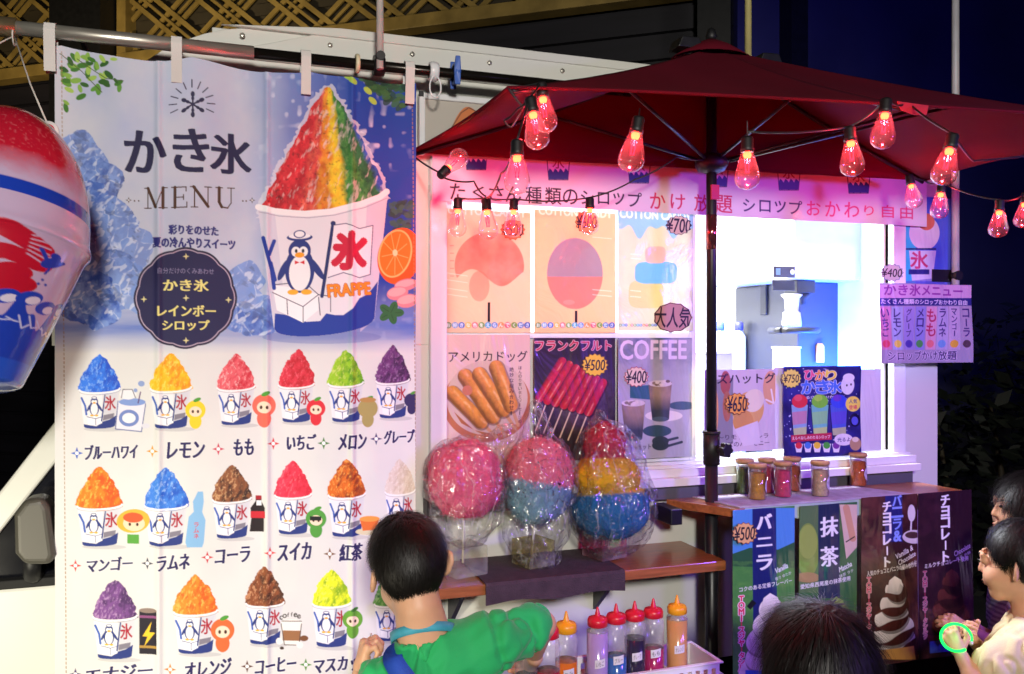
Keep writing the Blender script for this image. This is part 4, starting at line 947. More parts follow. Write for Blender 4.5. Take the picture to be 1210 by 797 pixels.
# corn dogs
a1 = Print(PY_, 524, 395, 626, 546, .0013, 'd6c0b2')
a1.text('アメリカドッグ', 577, 421, 93, 13, '1c1418', .012)
a1.ell(575, 476, 52, 46, 'b4724a'); a1.ell(575, 470, 48, 44, 'c9b4a4'); a1.poly([(536, 486), (560, 508), (590, 514), (572, 514), (545, 500)], 'a8683c')
def tubecol(c, p0, p1, r, sd=2, hl='f8d8a0', off=.35):
    a, b = np.array(p0, float), np.array(p1, float); e = (b-a)/np.linalg.norm(b-a)
    def co(x, y):
        d = ((x-a[0])*-e[1]+(y-a[1])*e[0])/r; f = fbm(x*.24, y*.24, 0, sd, 4); k = np.clip(1.08-.62*(d+off)**2+.55*(f-.5), .35, 1.15)[..., None]
        h = (np.clip(1-np.abs(d+off)/.28, 0, 1)*np.clip((fbm(x*.15, y*.15, 0, sd+4, 2)-.35)*3, 0, 1)*.55)[..., None]
        return lin(c)*k*(1-h)+lin(hl)*h
    return co
def dog(p, x0, y0, x1, y1, r, c, hi):
    dx, dy = (x1-x0), (y1-y0); L = math.hypot(dx, dy); ux, uy = dx/L, dy/L
    p.line([(x1, y1), (x1+ux*26, y1+uy*26)], 4, 'c89c70'); p.line([(x0+1, y0+1), (x1+1, y1+1)], 2*r+2.5, '5c3414', .6); p.line([(x0, y0), (x1, y1)], 2*r, tubecol(c, (x0, y0), (x1, y1), r))
for q in ((534, 464, 568, 498), (549, 444, 582, 492), (566, 442, 594, 484), (586, 434, 603, 478)): dog(a1, *q, 8.5, 'd08c3c', 'f0c070')
a1.ell(552, 461, 6, 6, 'c07858'); a1.text('ほんのり甘い衣とソーセージの', 614, 466, None, 68, '241a20', .012, vert=True); a1.text('絶妙な組み合わせー', 604, 462, None, 58, '241a20', .012, vert=True)
poster('menu_poster', 'corn dog poster with golden battered sausages above the pink cotton candy', 'poster', a1, VM['film'], curl(.001, .0015, 3), 'posters on the sliding window')
a2 = Print(PY_, 631, 399, 727, 541, .0013, '2a2028')
a2.soft(lambda x, y: np.clip(1-np.hypot((x-685)/50, (y-470)/48), 0, 1)*1.4*(fbm(x*.3, y*.3, 0, 3)), (630, 400, 728, 540), '6a5c64')
a2.text('フランクフルト', 678, 408, 90, 12, 'b8304c', .03, out='e8c8cc', ow=.9)
for i in range(7):
    x0, y0 = 664+i*8.0, 427+i*4.2; x1, y1 = x0-27+i*1.6, y0+43-i*1.5
    a2.line([(x1, y1), (x1-14, y1+36)], 1.5, 'd8c4a4')
    a2.line([(x0+1, y0+1), (x1+1, y1+1)], 12, '380810', .8); a2.line([(x0, y0), (x1, y1)], 10.4, tubecol('b8202a', (x0, y0), (x1, y1), 5.2, 12+i, 'f8a890', .2))
t = poster('menu_poster', 'dark frankfurter poster with red sausages on sticks', 'poster', a2, VM['film'], curl(.001, .001, 4), 'posters on the sliding window')
sticker(t, PY_-.004, 703, 431, 16, 14, 16, 'ecc830', '¥500', edge='8a6a20', tw=24, th=13)
a3 = Print(PY_, 730, 399, 817, 539, .0013, 'a9abb8')
a3.soft(lambda x, y: np.clip(.9-(y-400)/50, 0, 1)*np.clip((fbm(x*.05, y*.05, 0, 15)-.3)*3, 0, 1), (728, 395, 820, 460), '3c5c68')
a3.text('COFFEE', 772, 413, 78, 22, 'e2d8ea', .02); a3.poly([(744, 455), (770, 455), (768, 472), (744, 470)], '2f6474')
for x, y in ((748, 494), (780, 471)):
    w_ = 14
    if x > 760: a3.ell(x+4, y+20, 22, 6.5, 'e0dcdc'); a3.ell(x+26, y+8, 16, 5, '3f5c6c')
    else: a3.ell(x+28, y+15, 17, 7, '33505e')
    a3.poly([(x-w_, y-18), (x+w_, y-20), (x+w_*.74, y+24), (x-w_*.7, y+24)], lambda X, Y_, x=x, y=y: (lin('3c4650')*np.clip((Y_-y+4)/18, 0, 1)[..., None]+lin('a08c78')*(1-np.clip((Y_-y+4)/18, 0, 1)[..., None]))*np.clip(.75+.5*fbm(X*.13, Y_*.09, 0, 5, 3)-.35*((X-x-2)/14)**2, .4, 1.2)[..., None]); a3.ell(x, y-18, w_, 4, 'cfc8c8')
    for i in range(9): a3.ell(x+random.uniform(-10, 10), y-18+random.uniform(-3, 2), 2.6, 1.8, random.choice(['8a7c70', 'd8d0cc', '6c5c50']))
    a3.ell(x, y+24, w_*.72, 3, '4c5f6c')
a3.ell(780, 521, 10, 6, '2f3e48'); a3.ell(780, 526, 10, 6, '2f3e48'); a3.line([(788, 520), (800, 517)], 3, '2f3e48'); a3.line([(788, 527), (805, 522)], 3, '2f3e48'); a3.text('Orホット', 757, 528, 24, 6, '30303c', .02)
t = poster('menu_poster', 'coffee poster with two iced cups beside the parasol pole', 'poster', a3, VM['film'], curl(.001, .001, 5), 'posters on the sliding window')
sticker(t, PY_-.004, 752, 445, 15, 12.5, 16, 'e4d2b8', '¥400', edge='a84050', tw=24, th=15)
# posters leaning on the right half of the opening
LY = -.052
h1 = Print(LY, 832, 437, 916, 531, .0012, 'cdc6d6')
h1.poly([(833, 450), (866, 446), (866, 524), (833, 528)], '8c8c98'); h1.ell(842, 486, 7, 32, 'd8a068'); h1.ell(857, 452, 6, 14, 'a85a50'); h1.ell(859, 480, 5, 18, 'b07058')
h1.ell(884, 484, 18, 22, 'd9ac6c', 1, .3); h1.ell(890, 473, 12, 14, 'e4dccc', 1, .5); h1.ell(910, 458, 9, 20, 'd8a880'); h1.line([(905, 472), (914, 476), (911, 460)], 2, 'f0e8e4'); h1.ell(878, 498, 12, 14, 'cf9a58')
h1.text('ーズハットグ', 875, 447, 82, 12, '181828', .02); h1.text('とろ〜りモッツァレラ', 871, 516, 74, 6, '3a2c48', .01); h1.text('チーズのハーモニー', 877, 524, 64, 6, '3a2c48', .01); h1.poly([(868, 507), (895, 497), (898, 523), (878, 527)], 'd6d2e2')
t = poster('menu_poster', 'cheese hotdog poster propped at the left of the open window', 'poster', h1, VM['film'], curl(.001, .001, 6), 'posters propped in the open window')
sticker(t, LY-.004, 871, 477, 15, 13.5, 14, 'e8a83c', '¥650', edge='7c4428', tw=23, th=18)
h2 = Print(-.046, 914, 434, 931, 530, .002, 'cfcadc'); poster('paper_sheet', 'narrow strip of blank white paper between the two propped posters', 'paper', h2, VM['film'], curl(.0005, .001, 7), 'posters propped in the open window')
h3 = Print(-.044, 1008, 436, 1041, 532, .002, 'd2d0e0'); poster('paper_sheet', 'blank white sheet propped right of the dark blue poster', 'paper', h3, VM['film'], curl(.0005, .001, 8), 'posters propped in the open window')
h4 = Print(LY-.006, 925, 433, 1017, 537, .0011, '1f1d5c')
h4.soft(lambda x, y: np.clip(fbm(x*.05, y*.05, 0, 31)*1.5-.45, 0, 1), (920, 430, 1020, 540), '3a3aa0')
for i in range(90): h4.ell(random.uniform(926, 1016), random.uniform(434, 520), random.uniform(.4, 1.0), random.uniform(.4, 1.0), 'b8c4f4')
for ch, x, c in (('ひ', 956, 'e85a90'), ('か', 969, 'f0a040'), ('り', 981, 'f0e050')): h4.text(ch, x, 443, 12, 11, c, .05, out='f4f0f8', ow=1)
for ch, x in (('か', 955), ('き', 972), ('氷', 986)): h4.text(ch, x, 457, 16, 15, '4a7ae8', .05, out='eef0ff', ow=1.2)
h4.text('光る!冷たい!かき氷', 972, 469, 52, 3.6, 'e8e8f8', .02)
for x, c, c2, c3_ in ((945, 'd83a48', '8ab0d8', 'e05868'), (969, '7ac83c', '70c0c0', 'a0d850'), (991, '3c50e0', '4a60d0', '6a40c8')):
    h4.poly([(x-11, 477), (x+11, 477), (x+8, 516), (x-8, 516)], '10103a'); h4.poly([(x-10, 478), (x+10, 478), (x+7.5, 514), (x-7.5, 514)], c2); h4.ell(x, 474, 9.5, 8, c); h4.ell(x-2, 470, 5, 4, c3_)
    h4.poly([(x-9, 487), (x+9, 485), (x+8, 500), (x-8.4, 502)], c3_, .5); h4.poly([(x-8, 506), (x+8, 504), (x+7.5, 514), (x-7.5, 514)], 'd8e048', .6)
h4.ell(1008, 477, 9, 9, 'f0e060'); h4.text('人気', 1008, 474, 10, 5, '4a4a80', .02); h4.text('登場', 1008, 481, 10, 5, 'd04060', .02); h4.ell(1010, 496, 6.5, 8, '14123c'); h4.ell(1010, 497, 4, 5, '5a60d8')
h4.poly([(934, 514), (982, 511), (982, 519), (934, 522)], 'b82c4c'); h4.text('えらべる!しみわたるシロップ', 958, 516.6, 45, 4, 'f0d8e0', .02)
for i, c in enumerate(('d83848', '4a80d8', 'e8c838', '4aa83c', '7a3c9c')): h4.poly([(938+i*11, 524), (948+i*11, 524), (946+i*11, 534), (940+i*11, 534)], 'e8e8f4'); h4.ell(943+i*11, 526, 4, 4, c)
h4.ell(996, 519, 11, 7, 'e4e0ee'); h4.text('光るよ', 996, 519, 15, 5, '4a3a8c', .02); h4.ell(1010, 524, 7, 8, 'b89878'); h4.ell(1010, 519, 4, 3, 'e8dccc')
h4.ell(1001, 455, 8, 11, 'dfe4f0'); h4.ell(1002, 446, 7, 5, 'e4e8f4'); h4.ell(1000, 455, 1, 1.4, '202040'); h4.ell(1005, 454, 1, 1.4, '202040')
t = poster('menu_poster', 'dark blue glowing shaved-ice poster with three bright cups', 'poster', h4, VM['film'], curl(.0012, .002, 9), 'posters propped in the open window')
sticker(t, LY-.012, 935, 447, 12.5, 12, 16, 'e8dc60', '¥750', edge='5a5a30', tw=18, th=10)
# menu cards at the right end
f1 = Print(-.015, 1058, 230, 1131, 352, .0013, '4a62d8')
f1.poly([(1058, 230), (1082, 230), (1082, 352), (1058, 352)], '38c4e0', .8); f1.ell(1092, 275, 18, 20, 'd8cfe4'); f1.ell(1094, 262, 10, 10, 'd07058'); f1.poly([(1074, 296), (1106, 296), (1102, 332), (1078, 332)], 'cbd0ea'); f1.text('氷', 1086, 307, 20, 20, 'c03c70', .03); f1.rect(1074, 318, 1098, 324, '2a2c7c'); f1.poly([(1070, 332), (1131, 326), (1131, 352), (1070, 352)], '5a5cc0', .7); f1.rect(1066, 293, 1106, 295, '26286c')
t = poster('ice_flag', 'blue shaved-ice flag poster hanging at the right corner of the truck', 'flag', f1, VM['film'], lambda X, Z: -.0015*np.sin(X*30)-.0015*np.sin(Z*14))
cY = -.075
f2 = Print(cY, 1041, 334, 1148, 428, .0011, 'a098b4')
f2.rect(1041, 336, 1148, 352, 'c8a4d0'); f2.text('かき氷メニュー', 1093, 343, 92, 13, '8c3a9c', .03); f2.rect(1041, 352, 1150, 361, '2c2a7c'); f2.text('たくさん種類のシロップおかわり自由', 1094, 356.5, 100, 6, 'e0daf4', .02)
for i, (tx, c, ic) in enumerate((('いちご', 'c884b0', 'd84860'), ('レモン', 'a0acd8', 'e0d050'), ('グレープ', '9a90d0', '5040a8'), ('メロン', '8c8cd0', '4c9c50'), ('もも', 'd0a0c0', 'e07880'), ('ラムネ', 'b0a8d0', '70a0d8'), ('マンゴー', 'b8a8c8', 'e0b040'), ('コーラ', 'a89ab8', '54404c'))):
    x = 1047+i*13.4; f2.rect(x-6, 362, x+6.4, 413, c); f2.text(tx, x, 381, None, 34, '3a2470' if i != 4 else 'b03060', .02, vert=True, gap=1.1); f2.ell(x, 406, 4.4, 4.6, ic)
f2.text('シロップかけ放題', 1090, 420, 82, 11, '3c2c68', .02, out='d8cce8', ow=.8)
t = poster('menu_card', 'laminated pale purple syrup menu card overhanging the right end of the truck', 'card', f2, VM['film'], lambda X, Z: -.004*np.sin(X*22+1)-.004*np.sin((X+Z)*17))
sticker(t, cY-.008, 1054, 322, 14, 11, 14, 'c4c8c0', '¥400', edge='5a74a8', tw=24, th=10)
# ================================================================== parasol
M['canopy'] = mat('maroon canopy cloth', '680c20', .9, var=.12, vscale=5, bump=.35, bscale=420, spec=.2)
def _canopy_translucent(m):
    N, L = m.node_tree.nodes, m.node_tree.links; b = N['Principled BSDF']; out = N['Material Output']
    t = N.new('ShaderNodeBsdfTranslucent'); L.new(b.inputs['Base Color'].links[0].from_socket, t.inputs[0]); ms = N.new('ShaderNodeMixShader'); ms.inputs[0].default_value = .32
    L.new(b.outputs[0], ms.inputs[1]); L.new(t.outputs[0], ms.inputs[2]); L.new(ms.outputs[0], out.inputs[0])
_canopy_translucent(M['canopy'])
PX_, PYy = 1.275, -.15
APEX = Vector((PX_, PYy, 2.345))
RIM = [Vector((.455, -.045, 2.02)), Vector((.515, -.655, 2.022)), Vector((1.315, -.80, 2.023)), Vector((2.04, -.87, 2.02)), Vector((2.0, -.17, 2.02))]
par = thing('parasol', 'maroon cloth parasol with a black pole in front of the serving window', 'parasol', (PX_, PYy, 0))
V, Fq = [], []; ns, nt_ = 26, 14
for i in range(5):
    p, q = RIM[i], RIM[(i+1) % 5]; b0 = len(V); sag = (.035, .02, .012, .03, .01)[i]
    for a in range(nt_+1):
        t = (a/nt_)
        for b_ in range(ns+1):
            s_ = b_/ns; e = p.lerp(q, s_); bow = 4*s_*(1-s_)
            inn = (Vector((PX_, PYy, 2.1))-e); inn.z = 0
            e = e+inn.normalized()*(.03 if i < 4 else .0)*bow+Vector((0, 0, .012*bow if i < 4 else 0))
            c = APEX.lerp(e, t); c.z -= sag*bow*math.sin(t*math.pi*.93)*.55
            c.z -= .014*math.sin(t*math.pi)*(1 if i < 4 else .2)     # cloth hangs concave between hub and rim
            c.z += .0025*(float(noise(c.x*14, c.y*14, 0, 3))-.5)*t
            V.append(c)
    for a in range(nt_):
        for b_ in range(ns): Fq.append((b0+a*(ns+1)+b_, b0+(a+1)*(ns+1)+b_, b0+(a+1)*(ns+1)+b_+1, b0+a*(ns+1)+b_+1))
k = MB(); k.add(V, Fq, M['canopy'], True); cn = k.build('canopy', par)
m = cn.modifiers.new('thick', 'SOLIDIFY'); m.thickness = .0015
k = MB()
for i in range(4):                                   # hem
    p, q = RIM[i], RIM[i+1]; pts = []
    for b_ in range(13):
        s_ = b_/12; e = p.lerp(q, s_); bow = 4*s_*(1-s_); inn = Vector((PX_, PYy, 0))-Vector((e.x, e.y, 0)); pts.append(e+inn.normalized()*.03*bow+Vector((0, 0, .012*bow)))
    k.tube(pts, .0035, M['canopy'], 6)
k.build('hem', par)
k = MB()                                             # vent cap on top
cap = [Vector((PX_+.115*math.cos(a), PYy+.09*math.sin(a), 2.312)) for a in np.linspace(0, 2*math.pi, 25)[:-1]]
v = [APEX+Vector((0, 0, .028))]+[c.lerp(APEX+Vector((0, 0, .03)), .5)+Vector((0, 0, .004)) for c in cap]+cap
f = [(0, 1+i, 1+(i+1) % 24) for i in range(24)]+[(1+i, 25+i, 25+(i+1) % 24, 1+(i+1) % 24) for i in range(24)]
k.add(v, f, M['canopy'], True); vc = k.build('vent_cap', par); m = vc.modifiers.new('thick', 'SOLIDIFY'); m.thickness = .002
k = MB(); k.lathe([(.012, 0), (.016, .01), (.010, .03), (.0, .036)], APEX+Vector((0, 0, .02)), M['blackpl'], 16); k.build('finial', par)
for s_, x in ((-1, -.085), (1, .17)):
    k = MB(); c = APEX+Vector((x, -.03, -.018 if x < 0 else -.035)); k.prism([c+Vector(q) for q in ((-.035, 0, 0), (-.022, 0, .03), (.03, 0, .032), (.045, 0, 0))], (0, .06, 0), M['blackpl']); k.build('rib_joint', par, bevel=.004)
k = MB(); k.tube([(PX_, PYy, .03), (PX_, PYy, 1.28)], .0175, M['black'], 20); k.build('lower_pole', par)
k = MB(); k.tube([(PX_, PYy, 1.20), (PX_, PYy, 1.29)], .0225, M['blackpl'], 20); k.tube([(PX_, PYy, 1.285), (PX_, PYy, 1.292)], .0245, M['blackpl'], 20)
col_ = k.build('pole_collar', par)
k = MB(); q = Vector((PX_+.005, PYy-.02, 1.245)); dv = Vector((.25, -1, 0)).normalized()
k.tube([q, q+dv*.02], .008, M['blackpl'], 10)
pts = []; c = q+dv*.022; a1 = dv.orthogonal().normalized(); a2 = dv.cross(a1)
ringv = [c+(a1*math.cos(i*math.pi/12)+a2*math.sin(i*math.pi/12))*(.021 if i % 4 < 2 else .017) for i in range(24)]
k.prism(ringv, dv*.018, M['blackpl']); k.build('clamp_knob', col_, bevel=.002)
k = MB(); k.tube([(PX_, PYy, 1.28), (PX_, PYy, 2.335)], .0142, M['black'], 20); k.build('upper_pole', par)
k = MB(); k.lathe([(.018, 0), (.036, .006), (.045, .02), (.045, .035), (.03, .05), (.018, .055)], (PX_, PYy, 2.0), M['blackpl'], 20); k.build('runner_hub', par)
k = MB(); k.box((PX_-.012, PYy-.0205, 1.925), (PX_+.012, PYy-.0145, 1.965), mat('red sticker', 'b01c24', .4)); k.build('pole_sticker', par)
k = MB(); k.tube([(PX_, PYy, 1.79), (PX_, PYy, 1.885)], .0152, mat('reflective tape', 'b06a6a', .12, .9, var=.3, vscale=40), 20); k.build('reflective_band', par)
for i, e in enumerate(RIM):
    k = MB(); pts = []
    for a in np.linspace(.03, .99, 10):
        c = APEX.lerp(e, a); c.z -= .014*math.sin(a*math.pi)+.009; pts.append(c)
    k.tube(pts, .005, M['black'], 8); rb = k.build('rib', par)
    mid = pts[5]; k = MB(); k.tube([(PX_+(mid.x-PX_)*.04, PYy+(mid.y-PYy)*.04, 2.03), mid-Vector((0, 0, .004))], .0045, M['black'], 8); k.build('stretcher', rb)
k = MB(); k.tube([(PX_+.04, PYy-.03, 2.03), RIM[3].lerp(APEX, .45)-Vector((0, 0, .05))], .0045, M['black'], 8); k.build('stretcher', par)
k = MB(); e = RIM[2]; k.add([e+Vector((-.02, -.003, .004)), e+Vector((.06, -.003, .002)), e+Vector((.052, -.006, -.018)), e+Vector((.02, -.008, -.022)), e+Vector((-.012, -.005, -.014))], [(0, 1, 2, 3, 4)], mat('red cloth tab', 'a01c28', .7)); tb = k.build('corner_tab', par); m = tb.modifiers.new('thick', 'SOLIDIFY'); m.thickness = .002
k = MB(); k.lathe([(.24, 0), (.26, .01), (.25, .05), (.05, .07), (.026, .10)], (PX_, PYy, .0), M['blackpl'], 32); k.build('base', par)

# ================================================================== red filament bulbs on a cord
M['socket'] = mat('black bulb socket', '101012', .5, var=.2)
M['bulbglass'] = clear('bulb glass', base=.05, edge=.85, rough=.03, haze=.04, power=1.8)
M['ledcore'] = emitter('red led core', 'ff2a14', 40)
M['fil'] = emitter('red filament', 'ff2038', 5)
GL = .072
def bulb_proto(name, label):
    t = thing(name, label, 'light bulb', (0, 0, 0), 'red bulbs on the string light')
    k = MB(); k.lathe([(.0, .024), (.009, .024), (.0112, .020), (.0112, .005), (.0122, .003), (.0122, -.004), (.0, -.004)], (0, 0, 0), M['socket'], 18); k.build('socket', t)
    prof = [(.0115, -.0045), (.0135, -.012), (.018, -.028), (.0225, -.044), (.0235, -.052), (.021, -.062), (.014, -.069), (.005, -.0725), (.0, -.073)]
    k = MB(); k.lathe(prof, (0, 0, 0), M['bulbglass'], 28); k.build('glass', t)
    k = MB(); k.lathe([(.0, -.004), (.007, -.005), (.0078, -.010), (.006, -.015), (.0, -.016)], (0, 0, 0), M['ledcore'], 14); k.build('led', t)
    k = MB()
    for i in range(4):
        a = i*math.pi/2; k.tube([(.003*math.cos(a), .003*math.sin(a), -.016), (.0045*math.cos(a), .0045*math.sin(a), -.030), (.0035*math.cos(a+.8), .0035*math.sin(a+.8), -.043)], .0009, M['fil'], 6)
    k.build('filament', t)
    return t
BULBS = [((629, 130), (637, 175), 1.55, 'red bulb at the near left corner of the parasol, nearer of the overlapping pair'),
         ((641, 112), (646, 152), 1.63, 'red bulb at the near left corner of the parasol, farther of the overlapping pair'),
         ((611, 181), (611, 228), 1.50, 'red bulb hanging alone below the overlapping pair'),
         ((752, 154), (743, 203), 1.47, 'tilted red bulb hanging from the middle of the parasol left of the pole'),
         ((883, 177), (883, 223), 1.56, 'red bulb hanging first to the right of the parasol pole'),
         ((1005, 164), (1008, 208), 1.64, 'red bulb hanging below the front edge, second right of the parasol pole'),
         ((1046, 131), (1042, 176), 1.62, 'red bulb hanging directly beside the red cloth tab of the parasol'),
         ((1123, 173), (1112, 220), 1.56, 'large tilted red bulb under the right lit corner of the parasol'),
         ((527, 201), (547, 177), 1.95, 'red bulb lying tilted upward in the far left corner of the parasol'),
         ((541, 245), (540, 278), 2.10, 'leftmost red bulb hanging over the cotton candy posters'),
         ((575, 246), (578, 284), 1.95, 'second red bulb from the left over the cotton candy posters'),
         ((607, 246), (606, 278), 2.12, 'third red bulb from the left over the cotton candy posters'),
         ((697, 244), (697, 275), 2.20, 'red bulb in front of the grey and pink cotton candy poster'),
         ((1076, 216), (1081, 243), 2.38, 'dim red bulb at the right end of the sign board'),
         ((1112, 226), (1109, 257), 2.25, 'small red bulb hanging over the blue flag poster'),
         ((1181, 247), (1179, 279), 2.15, 'red bulb hanging in the dark right of the blue flag poster'),
         ((1211, 238), (1208, 264), 2.30, 'red bulb cut by the right edge of the picture')]
proto = None; TOPS = []
RED = (1.0, .03, .05)
for a, b_, z, lab in BULBS:
    pa = D(*a, z); ax = (D(*b_, z)-pa).normalized(); 
    if lab.startswith('red bulb lying'): ax = (ax+Vector((SA, CA, 0))*.6).normalized()
    if proto is None: proto = bulb_proto('string_bulb', lab); t = proto
    else:
        t = proto.copy(); COL.objects.link(t); t['label'] = lab
        for ch in list(proto.children):
            c = ch.copy(); COL.objects.link(c); c.parent = t
    t.location = pa; t.rotation_mode = 'QUATERNION'; t.rotation_quaternion = Vector((0, 0, -1)).rotation_difference(ax)
    TOPS.append(pa-ax*.024)
    d = bpy.data.lights.new('bulb_glow', 'POINT'); d.energy = 1.5; d.color = RED; d.shadow_soft_size = .006
    o = bpy.data.objects.new('bulb_glow', d); COL.objects.link(o); o.location = pa+ax*.022
cord = thing('light_cord', 'thin black cord strung with red bulbs along the parasol edge', 'cord', RIM[1])
M['cable'] = mat('black cable', '121214', .5, var=.2)
def wire(pts, sag=.02, r=.0022):
    pts = [Vector(p) for p in pts]; out = []
    for p, q in zip(pts[:-1], pts[1:]):
        for s_ in np.linspace(0, 1, 9)[:-1]: c = p.lerp(q, s_); c.z -= sag*4*s_*(1-s_); out.append(c)
    out.append(pts[-1]); k = MB(); k.tube(out, r, M['cable'], 6); k.build('cable', cord)
T_ = TOPS
wire([RIM[0], D(522, 205, 1.95), T_[8]], .004); wire([T_[8], D(560, 214, 1.98), T_[10]+Vector((.0, 0, .004))], .006); wire([T_[9], T_[10], T_[11]], .003); wire([T_[11], T_[12]], .008); wire([T_[12], D(750, 212, 2.2), D(800, 185, 2.2), (PX_, PYy, 2.04)], .006)
wire([T_[0], D(612, 128, 1.58), D(596, 142, 1.6), D(604, 150, 1.6), D(618, 126, 1.6), RIM[1]], .003); wire([T_[0], T_[1], RIM[1]], .002); wire([T_[0], T_[2]], .0); wire([T_[2], D(592, 205, 1.7), T_[10]], .012)
wire([T_[3], D(756, 128, 1.5)], .0, .0015); wire([T_[4], T_[4]+Vector((0, 0, .03))], 0, .0015)
wire([T_[4]+Vector((0, 0, .01)), T_[5], T_[6], RIM[2]], .006); wire([RIM[2]+Vector((.02, 0, 0)), T_[7], D(1150, 190, 1.8), RIM[3].lerp(RIM[4], .3)], .004)
wire([RIM[4], T_[13]], .002); wire([RIM[4], T_[14], T_[15], T_[16], D(1260, 225, 2.2), RIM[3].lerp(RIM[4], .5)], .008)
# ================================================================== implicit surfaces for soft shapes and bodies
def surface_nets(F, org, h):
    """F<0 inside -> vertices, quads"""
    s = F < 0; nx, ny, nz = F.shape
    acc = np.zeros((nx-1, ny-1, nz-1, 3), np.float32); cnt = np.zeros((nx-1, ny-1, nz-1), np.float32)
    crosses = []
    for ax in range(3):
        sl0 = [slice(None)]*3; sl1 = [slice(None)]*3; sl0[ax] = slice(0, -1); sl1[ax] = slice(1, None)
        a, b = F[tuple(sl0)], F[tuple(sl1)]; cr = (a < 0) != (b < 0); I = np.argwhere(cr)
        if not len(I): crosses.append((I, None)); continue
        va, vb = a[cr], b[cr]; t = va/(va-vb); pos = I.astype(np.float32); pos[:, ax] += t
        o1, o2 = [k for k in range(3) if k != ax]
        for d1 in (0, -1):
            for d2 in (0, -1):
                J = I.copy(); J[:, o1] += d1; J[:, o2] += d2
                ok = (J[:, o1] >= 0) & (J[:, o2] >= 0) & (J[:, o1] < acc.shape[o1]) & (J[:, o2] < acc.shape[o2])
                np.add.at(acc, tuple(J[ok].T), pos[ok]); np.add.at(cnt, tuple(J[ok].T), 1)
        crosses.append((I, va < 0))
    act = cnt > 0; idx = np.full(cnt.shape, -1, np.int64); idx[act] = np.arange(act.sum())
    V = acc[act]/cnt[act][:, None]*h+np.array(org, np.float32)
    Q = []
    for ax in range(3):
        I, ins = crosses[ax]
        if ins is None: continue
        o1, o2 = [(1, 2), (2, 0), (0, 1)][ax]
        ok = (I[:, o1] > 0) & (I[:, o2] > 0) & (I[:, o1] < cnt.shape[o1]) & (I[:, o2] < cnt.shape[o2]) & (I[:, ax] < cnt.shape[ax]); I = I[ok]; ins = ins[ok]
        def g(d1, d2):
            J = I.copy(); J[:, o1] += d1; J[:, o2] += d2; return idx[tuple(J.T)]
        q = np.stack([g(-1, -1), g(0, -1), g(0, 0), g(-1, 0)], 1); q[~ins] = q[~ins][:, ::-1]; Q.append(q)
    return V, np.concatenate(Q)
class SDF:
    """list of primitives blended smoothly; points in place coordinates"""
    def __init__(s): s.p = []
    def cap(s, a, b, ra, rb=None, k=.012, op='u'): s.p.append(('c', np.array(a, float), np.array(b, float), ra, ra if rb is None else rb, k, op)); return s
    def chain(s, pts, rs, k=.012):
        for i in range(len(pts)-1): s.cap(pts[i], pts[i+1], rs[i], rs[i+1], k)
        return s
    def ell(s, c, r, rot=None, k=.012, op='u'): s.p.append(('e', np.array(c, float), np.array(r, float), None if rot is None else np.array(rot, float), 0, k, op)); return s
    def bounds(s):
        lo, hi = np.full(3, 1e9), np.full(3, -1e9)
        for q in s.p:
            if q[6] != 'u': continue
            if q[0] == 'c': pts = [(q[1], q[3]), (q[2], q[4])]
            else: pts = [(q[1], q[2].max())]
            for c, r in pts: lo = np.minimum(lo, c-r); hi = np.maximum(hi, c+r)
        return lo-.02, hi+.02
    def field(s, h, extra=None, bounds=None):
        lo, hi = bounds or s.bounds(); n = np.ceil((hi-lo)/h).astype(int)+1
        F = np.full(n, .1, np.float32)
        ax = [lo[i]+np.arange(n[i])*h for i in range(3)]
        for t, a, b, c, d, k, op in s.p:
            if t == 'c': l, u = np.minimum(a-c, b-d), np.maximum(a+c, b+d)
            else: l, u = a-b.max(), a+b.max()
            m = .035
            i0 = np.clip(((l-m-lo)/h).astype(int), 0, n-1); i1 = np.clip(((u+m-lo)/h).astype(int)+2, 1, n)
            if np.any(i1 <= i0): continue
            x = ax[0][i0[0]:i1[0], None, None]; y = ax[1][None, i0[1]:i1[1], None]; z = ax[2][None, None, i0[2]:i1[2]]
            if t == 'c':
                e = b-a; L2 = max(1e-12, e@e); w = np.clip(((x-a[0])*e[0]+(y-a[1])*e[1]+(z-a[2])*e[2])/L2, 0, 1)
                dd = np.sqrt((x-a[0]-w*e[0])**2+(y-a[1]-w*e[1])**2+(z-a[2]-w*e[2])**2)-(c+(d-c)*w)
            else:
                X, Y, Z = x-a[0], y-a[1], z-a[2]
                if c is not None: X, Y, Z = [X*c[0][i]+Y*c[1][i]+Z*c[2][i] for i in range(3)]
                g = np.sqrt((X/b[0])**2+(Y/b[1])**2+(Z/b[2])**2); g2 = np.sqrt((X/b[0]**2)**2+(Y/b[1]**2)**2+(Z/b[2]**2)**2)
                dd = g*(g-1)/np.maximum(g2, 1e-6)
            S_ = (slice(i0[0], i1[0]), slice(i0[1], i1[1]), slice(i0[2], i1[2])); f = F[S_]
            if op == 'u':
                hh = np.clip(.5+.5*(f-dd)/k, 0, 1); F[S_] = f*(1-hh)+dd*hh-k*hh*(1-hh)
            else:
                hh = np.clip(.5-.5*(f+dd)/k, 0, 1); F[S_] = f*(1-hh)+(-dd)*hh+k*hh*(1-hh)
        if extra is not None:
            X, Y, Z = np.meshgrid(*ax, indexing='ij'); F = extra(F, X, Y, Z).astype(np.float32)
        return F, lo
    def mesh(s, h, extra=None, bounds=None):
        F, lo = s.field(h, extra, bounds); return surface_nets(F, lo, h)
def soft_obj(name, V, Q, mat_, parent=None, loc=None, colors=None, smooth_it=0):
    me = np_mesh(name, V, Q, colors, mat_, True); o = link_mesh(name, me, parent, loc)
    if smooth_it:
        m = o.modifiers.new('smooth', 'SMOOTH'); m.factor = .5; m.iterations = smooth_it
    return o
